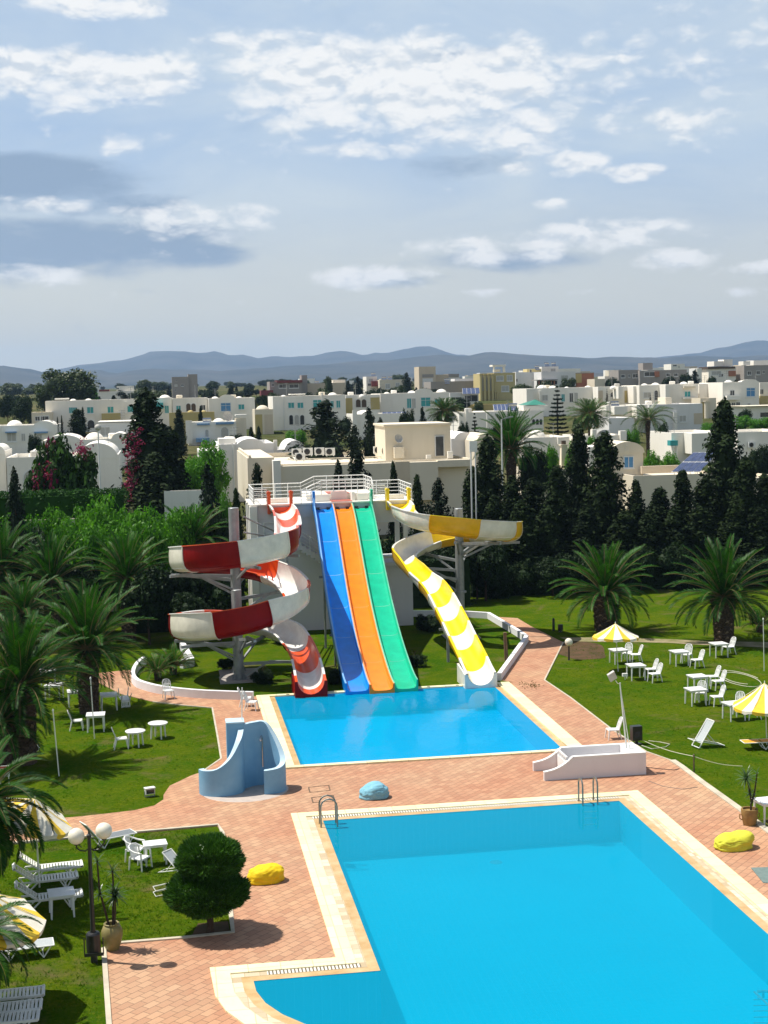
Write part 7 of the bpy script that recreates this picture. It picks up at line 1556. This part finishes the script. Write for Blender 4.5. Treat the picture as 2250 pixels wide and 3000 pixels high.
ridge('hills', [(-250, 800), (-100, 792), (0, 790), (60, 796), (110, 808), (160, 802), (210, 797), (250, 808), (280, 800), (330, 797), (400, 798), (480, 800), (560, 795), (640, 791), (700, 786), (770, 781), (830, 778), (880, 772), (920, 770), (960, 766), (1000, 768), (1050, 761), (1090, 763), (1120, 765), (1200, 769), (1280, 774), (1340, 771), (1400, 773), (1500, 769), (1580, 772), (1659, 766), (1800, 770), (1950, 768)], 6500, 2000, 1500, 26, 3.0, 1.0)
ridge('mountains', [(-300, 830), (0, 822), (60, 812), (105, 800), (200, 785), (260, 778), (300, 769), (330, 760), (365, 757), (400, 759), (430, 763), (465, 759), (500, 768), (525, 766), (555, 774), (590, 769), (620, 771), (680, 768), (710, 761), (740, 757), (760, 761), (785, 768), (810, 762), (830, 763), (870, 755), (905, 748), (930, 748), (955, 758), (985, 766), (1100, 778), (1300, 782), (1420, 772), (1500, 764), (1560, 750), (1610, 740), (1640, 735), (1700, 740), (1800, 752), (1950, 775)], 9800, 2600, 1600, 28, 9.0, .8)
ridge('foothills', [(-250, 850), (200, 846), (500, 838), (560, 826), (640, 822), (700, 828), (760, 836), (900, 826), (1000, 822), (1180, 818), (1300, 806), (1400, 802), (1520, 800), (1659, 798), (1900, 800)], 3600, 900, 900, 24, 15.0, .6)

# ---------------------------------------------------------------- light
AZ, EL = R_(-24), R_(64)      # direction in which shadows fall, height of the sun
sun = bpy.data.lights.new('sun', 'SUN'); sun.energy = SUN_E; sun.angle = R_(.53); sun.color = (1, .955, .87)
so = bpy.data.objects.new('sun', sun); C.objects.link(so)
d = Vector((math.cos(AZ)*math.cos(EL), math.sin(AZ)*math.cos(EL), -math.sin(EL))); so.rotation_euler = d.to_track_quat('-Z', 'Y').to_euler(); so.location = (-60, 60, 120)
wd = bpy.data.worlds.new('World'); bpy.context.scene.world = wd; wd.use_nodes = True; nt = wd.node_tree; bg = nt.nodes['Background']
sky = N(nt, 'ShaderNodeTexSky', sky_type='NISHITA', sun_disc=False); sky.sun_elevation = EL; sky.sun_rotation = math.atan2(-d.x, -d.y)
sky.air_density = 1.0; sky.dust_density = 1.6; sky.ozone_density = 1.4
bg.inputs['Strength'].default_value = SKY_S
tc = N(nt, 'ShaderNodeTexCoord').outputs['Generated']; sx = N(nt, 'ShaderNodeSeparateXYZ'); L(nt, tc, sx.inputs[0])
az = mth(nt, 'MULTIPLY', mth(nt, 'ARCTAN2', sx.outputs[0], sx.outputs[1]), 57.2958); el = mth(nt, 'MULTIPLY', mth(nt, 'ARCSINE', sx.outputs[2]), 57.2958)
def azel(x, y):
    r = ray(*D(x, y)); n = math.sqrt(sum(v*v for v in r)); return math.degrees(math.atan2(r[0], r[1])), math.degrees(math.asin(r[2]/n))
def vec(a, b, c=0.0):
    v = N(nt, 'ShaderNodeCombineXYZ')
    for i, q in enumerate((a, b, c)):
        if isinstance(q, (int, float)): v.inputs[i].default_value = q
        else: L(nt, q, v.inputs[i])
    return v.outputs[0]
PXD = 57.2958/3171
def billow(sxx, syy, seed, amp, detail, puff, de=0.0):
    """cloud texture over the sky: warped noise with rounded heads; de shifts the pattern upwards, for shading"""
    e2 = mth(nt, 'ADD', el, de) if de else el
    q = vec(mth(nt, 'MULTIPLY', az, sxx), mth(nt, 'MULTIPLY', e2, syy), seed)
    w = N(nt, 'ShaderNodeTexNoise', i_Scale=1.3, i_Detail=3); L(nt, q, w.inputs['Vector'])
    wv = N(nt, 'ShaderNodeVectorMath', operation='MULTIPLY_ADD'); L(nt, w.outputs['Color'], wv.inputs[0]); wv.inputs[1].default_value = (.55, .4, 0); L(nt, q, wv.inputs[2])
    d = mth(nt, 'MULTIPLY', mth(nt, 'SUBTRACT', nz(nt, wv.outputs[0], 1.0, detail, .57), .5), amp)
    if puff:
        v_ = N(nt, 'ShaderNodeTexVoronoi', feature='F1', i_Scale=1.7, i_Detail=2.0, i_Roughness=.5, i_Lacunarity=2.3); L(nt, wv.outputs[0], v_.inputs['Vector'])
        d = mth(nt, 'ADD', d, mth(nt, 'MULTIPLY', mth(nt, 'SUBTRACT', .60, v_.outputs['Distance']), puff))
    return d
def patches(lst):
    tot = None
    for (x, y, rx, ry, w) in lst:
        a0, e0 = azel(x, y); u = mth(nt, 'MULTIPLY', mth(nt, 'SUBTRACT', az, a0), 1/(rx*PXD)); v = mth(nt, 'MULTIPLY', mth(nt, 'SUBTRACT', el, e0), 1/(ry*PXD)); v = mth(nt, 'MAXIMUM', mth(nt, 'MULTIPLY', v, 1.15), mth(nt, 'MULTIPLY', v, -.72))
        s = mth(nt, 'MULTIPLY_ADD', u, u, mth(nt, 'MULTIPLY', v, v)); s = mth(nt, 'MULTIPLY', mth(nt, 'SUBTRACT', 1.0, mth(nt, 'MINIMUM', s, 2.0)), w)
        tot = s if tot is None else mth(nt, 'MAXIMUM', tot, s)
    return tot
K = 1/SKY_S/2**EXPO
def kc(*c): return tuple(v*K for v in c)
haze_f = ramp(nt, el, 1.0, 9.0, 1, 0, True)
low = ramp(nt, el, 14, 42, 1, 0, True)
base = mixrgb(nt, mth(nt, 'MULTIPLY', low, .85), sky.outputs[0], kc(.46, .61, .82))
veil = ramp(nt, nz(nt, vec(mth(nt, 'MULTIPLY', az, .09), mth(nt, 'MULTIPLY', el, .26), 4.0), 1.0, 6, .6, .5), .30, .68)
base = mixrgb(nt, mth(nt, 'MULTIPLY', mth(nt, 'MULTIPLY', veil, .75), mth(nt, 'ADD', low, .25)), base, kc(.64, .735, .81))
base = mixrgb(nt, mth(nt, 'MULTIPLY', haze_f, .95), base, kc(.82, .77, .60))
dark = [(60, 378, 250, 56, 1.0), (150, 520, 400, 60, .9), (430, 545, 130, 26, .8), (240, 440, 150, 26, .5), (850, 600, 160, 16, .35), (1000, 120, 120, 16, .35), (1010, 350, 130, 26, .3), (1130, 560, 220, 22, .35)]
dden = ramp(nt, mth(nt, 'ADD', patches(dark), billow(.30, .85, 7.0, 1.8, 7, 0)), -.15, .75, 0, 1, True)
clear = base
col = mixrgb(nt, mth(nt, 'MULTIPLY', dden, .9), base, kc(.28, .38, .52))
bright = [(880, 160, 480, 112, 1.2), (560, 105, 190, 60, .8), (1120, 250, 260, 75, .75), (180, 152, 300, 64, 1.2), (220, 3, 190, 32, 1.0), (50, 437, 170, 20, .8), (420, 465, 210, 40, .85), (60, 590, 170, 26, .65), (790, 592, 170, 30, .9), (1080, 530, 210, 44, .9), (1350, 495, 200, 36, .85), (1465, 552, 105, 26, 1.0), (1245, 345, 80, 30, 1.0), (1120, 362, 62, 19, 1.0), (1365, 368, 70, 20, 1.0), (1190, 437, 55, 16, .7), (1640, 572, 60, 20, 1.0), (1480, 262, 150, 42, .7), (770, 322, 140, 26, .7), (1340, 128, 70, 16, .5), (1045, 630, 60, 11, .6), (1620, 625, 60, 16, .5), (1240, 630, 40, 8, .4), (1500, 90, 260, 110, .3), (560, 320, 150, 40, .25), (300, 300, 160, 26, .35)]
nA = billow(.40, .80, 2.0, 2.0, 10, .75); nB = billow(.40, .80, 2.0, 2.0, 6, .75, .34)
pt = patches(bright); raw = mth(nt, 'ADD', pt, nA)
den = ramp(nt, raw, -.10, .84, 0, 1, True)
lit = ramp(nt, mth(nt, 'SUBTRACT', mth(nt, 'SUBTRACT', nA, nB), mth(nt, 'MULTIPLY', ramp(nt, raw, .5, 1.7), .12)), -.46, .14, 0, 1, True)
ccol = mixrgb(nt, lit, kc(.70, .755, .81), kc(1.02, 1.01, .985))
col = mixrgb(nt, mth(nt, 'MULTIPLY', den, .9), col, ccol)
L(nt, col, bg.inputs['Color'])
# well above and below the band of clouds the sky is the plain one
bg2 = N(nt, 'ShaderNodeBackground'); bg2.inputs['Strength'].default_value = SKY_S; L(nt, clear, bg2.inputs['Color'])
band = mth(nt, 'MULTIPLY', mth(nt, 'GREATER_THAN', el, -1.5), mth(nt, 'LESS_THAN', el, 20.0)); band = mth(nt, 'MULTIPLY', band, mth(nt, 'LESS_THAN', mth(nt, 'ABSOLUTE', mth(nt, 'SUBTRACT', az, 8.5)), 34.0))
mx = N(nt, 'ShaderNodeMixShader'); L(nt, band, mx.inputs[0]); L(nt, bg2.outputs[0], mx.inputs[1]); L(nt, bg.outputs[0], mx.inputs[2]); L(nt, mx.outputs[0], nt.nodes['World Output'].inputs['Surface'])


# the air between here and the hills
hz = MB(); hz.box(-9000, 14000, -120, 13500, -4, 430)
hm = bpy.data.materials.new('haze_air'); hm.use_nodes = True; hn = hm.node_tree; hn.nodes.remove(hn.nodes['Principled BSDF'])
pv = N(hn, 'ShaderNodeVolumePrincipled'); pv.inputs['Color'].default_value = (.45, .67, 1.0, 1); pv.inputs['Density'].default_value = HAZE; pv.inputs['Anisotropy'].default_value = .2
L(hn, pv.outputs[0], hn.nodes['Material Output'].inputs['Volume'])
ho = hz.build('haze', hm); tag(ho, kind='stuff'); ho.display_type = 'WIRE'

# ---------------------------------------------------------------- camera
sc = bpy.context.scene
cam = bpy.data.cameras.new('camera'); co = bpy.data.objects.new('camera', cam); C.objects.link(co)
cam.sensor_fit = 'VERTICAL'; cam.sensor_height = 24; cam.lens = F/3000*24; cam.clip_start = .5; cam.clip_end = 40000
co.matrix_world = Matrix.Translation((0, 0, H)) @ Matrix.Rotation(-YAW, 4, 'Z') @ Matrix.Rotation(math.pi/2-PITCH, 4, 'X') @ Matrix.Rotation(ROLL, 4, 'Z')
sc.camera = co
sc.view_settings.view_transform = 'Standard'; sc.view_settings.look = 'None'; sc.view_settings.gamma = 1; sc.view_settings.exposure = EXPO
sc.render.engine = 'CYCLES'; sc.cycles.use_denoising = True
sc.cycles.max_bounces = 8; sc.cycles.transparent_max_bounces = 8; sc.cycles.caustics_reflective = False; sc.cycles.caustics_refractive = False
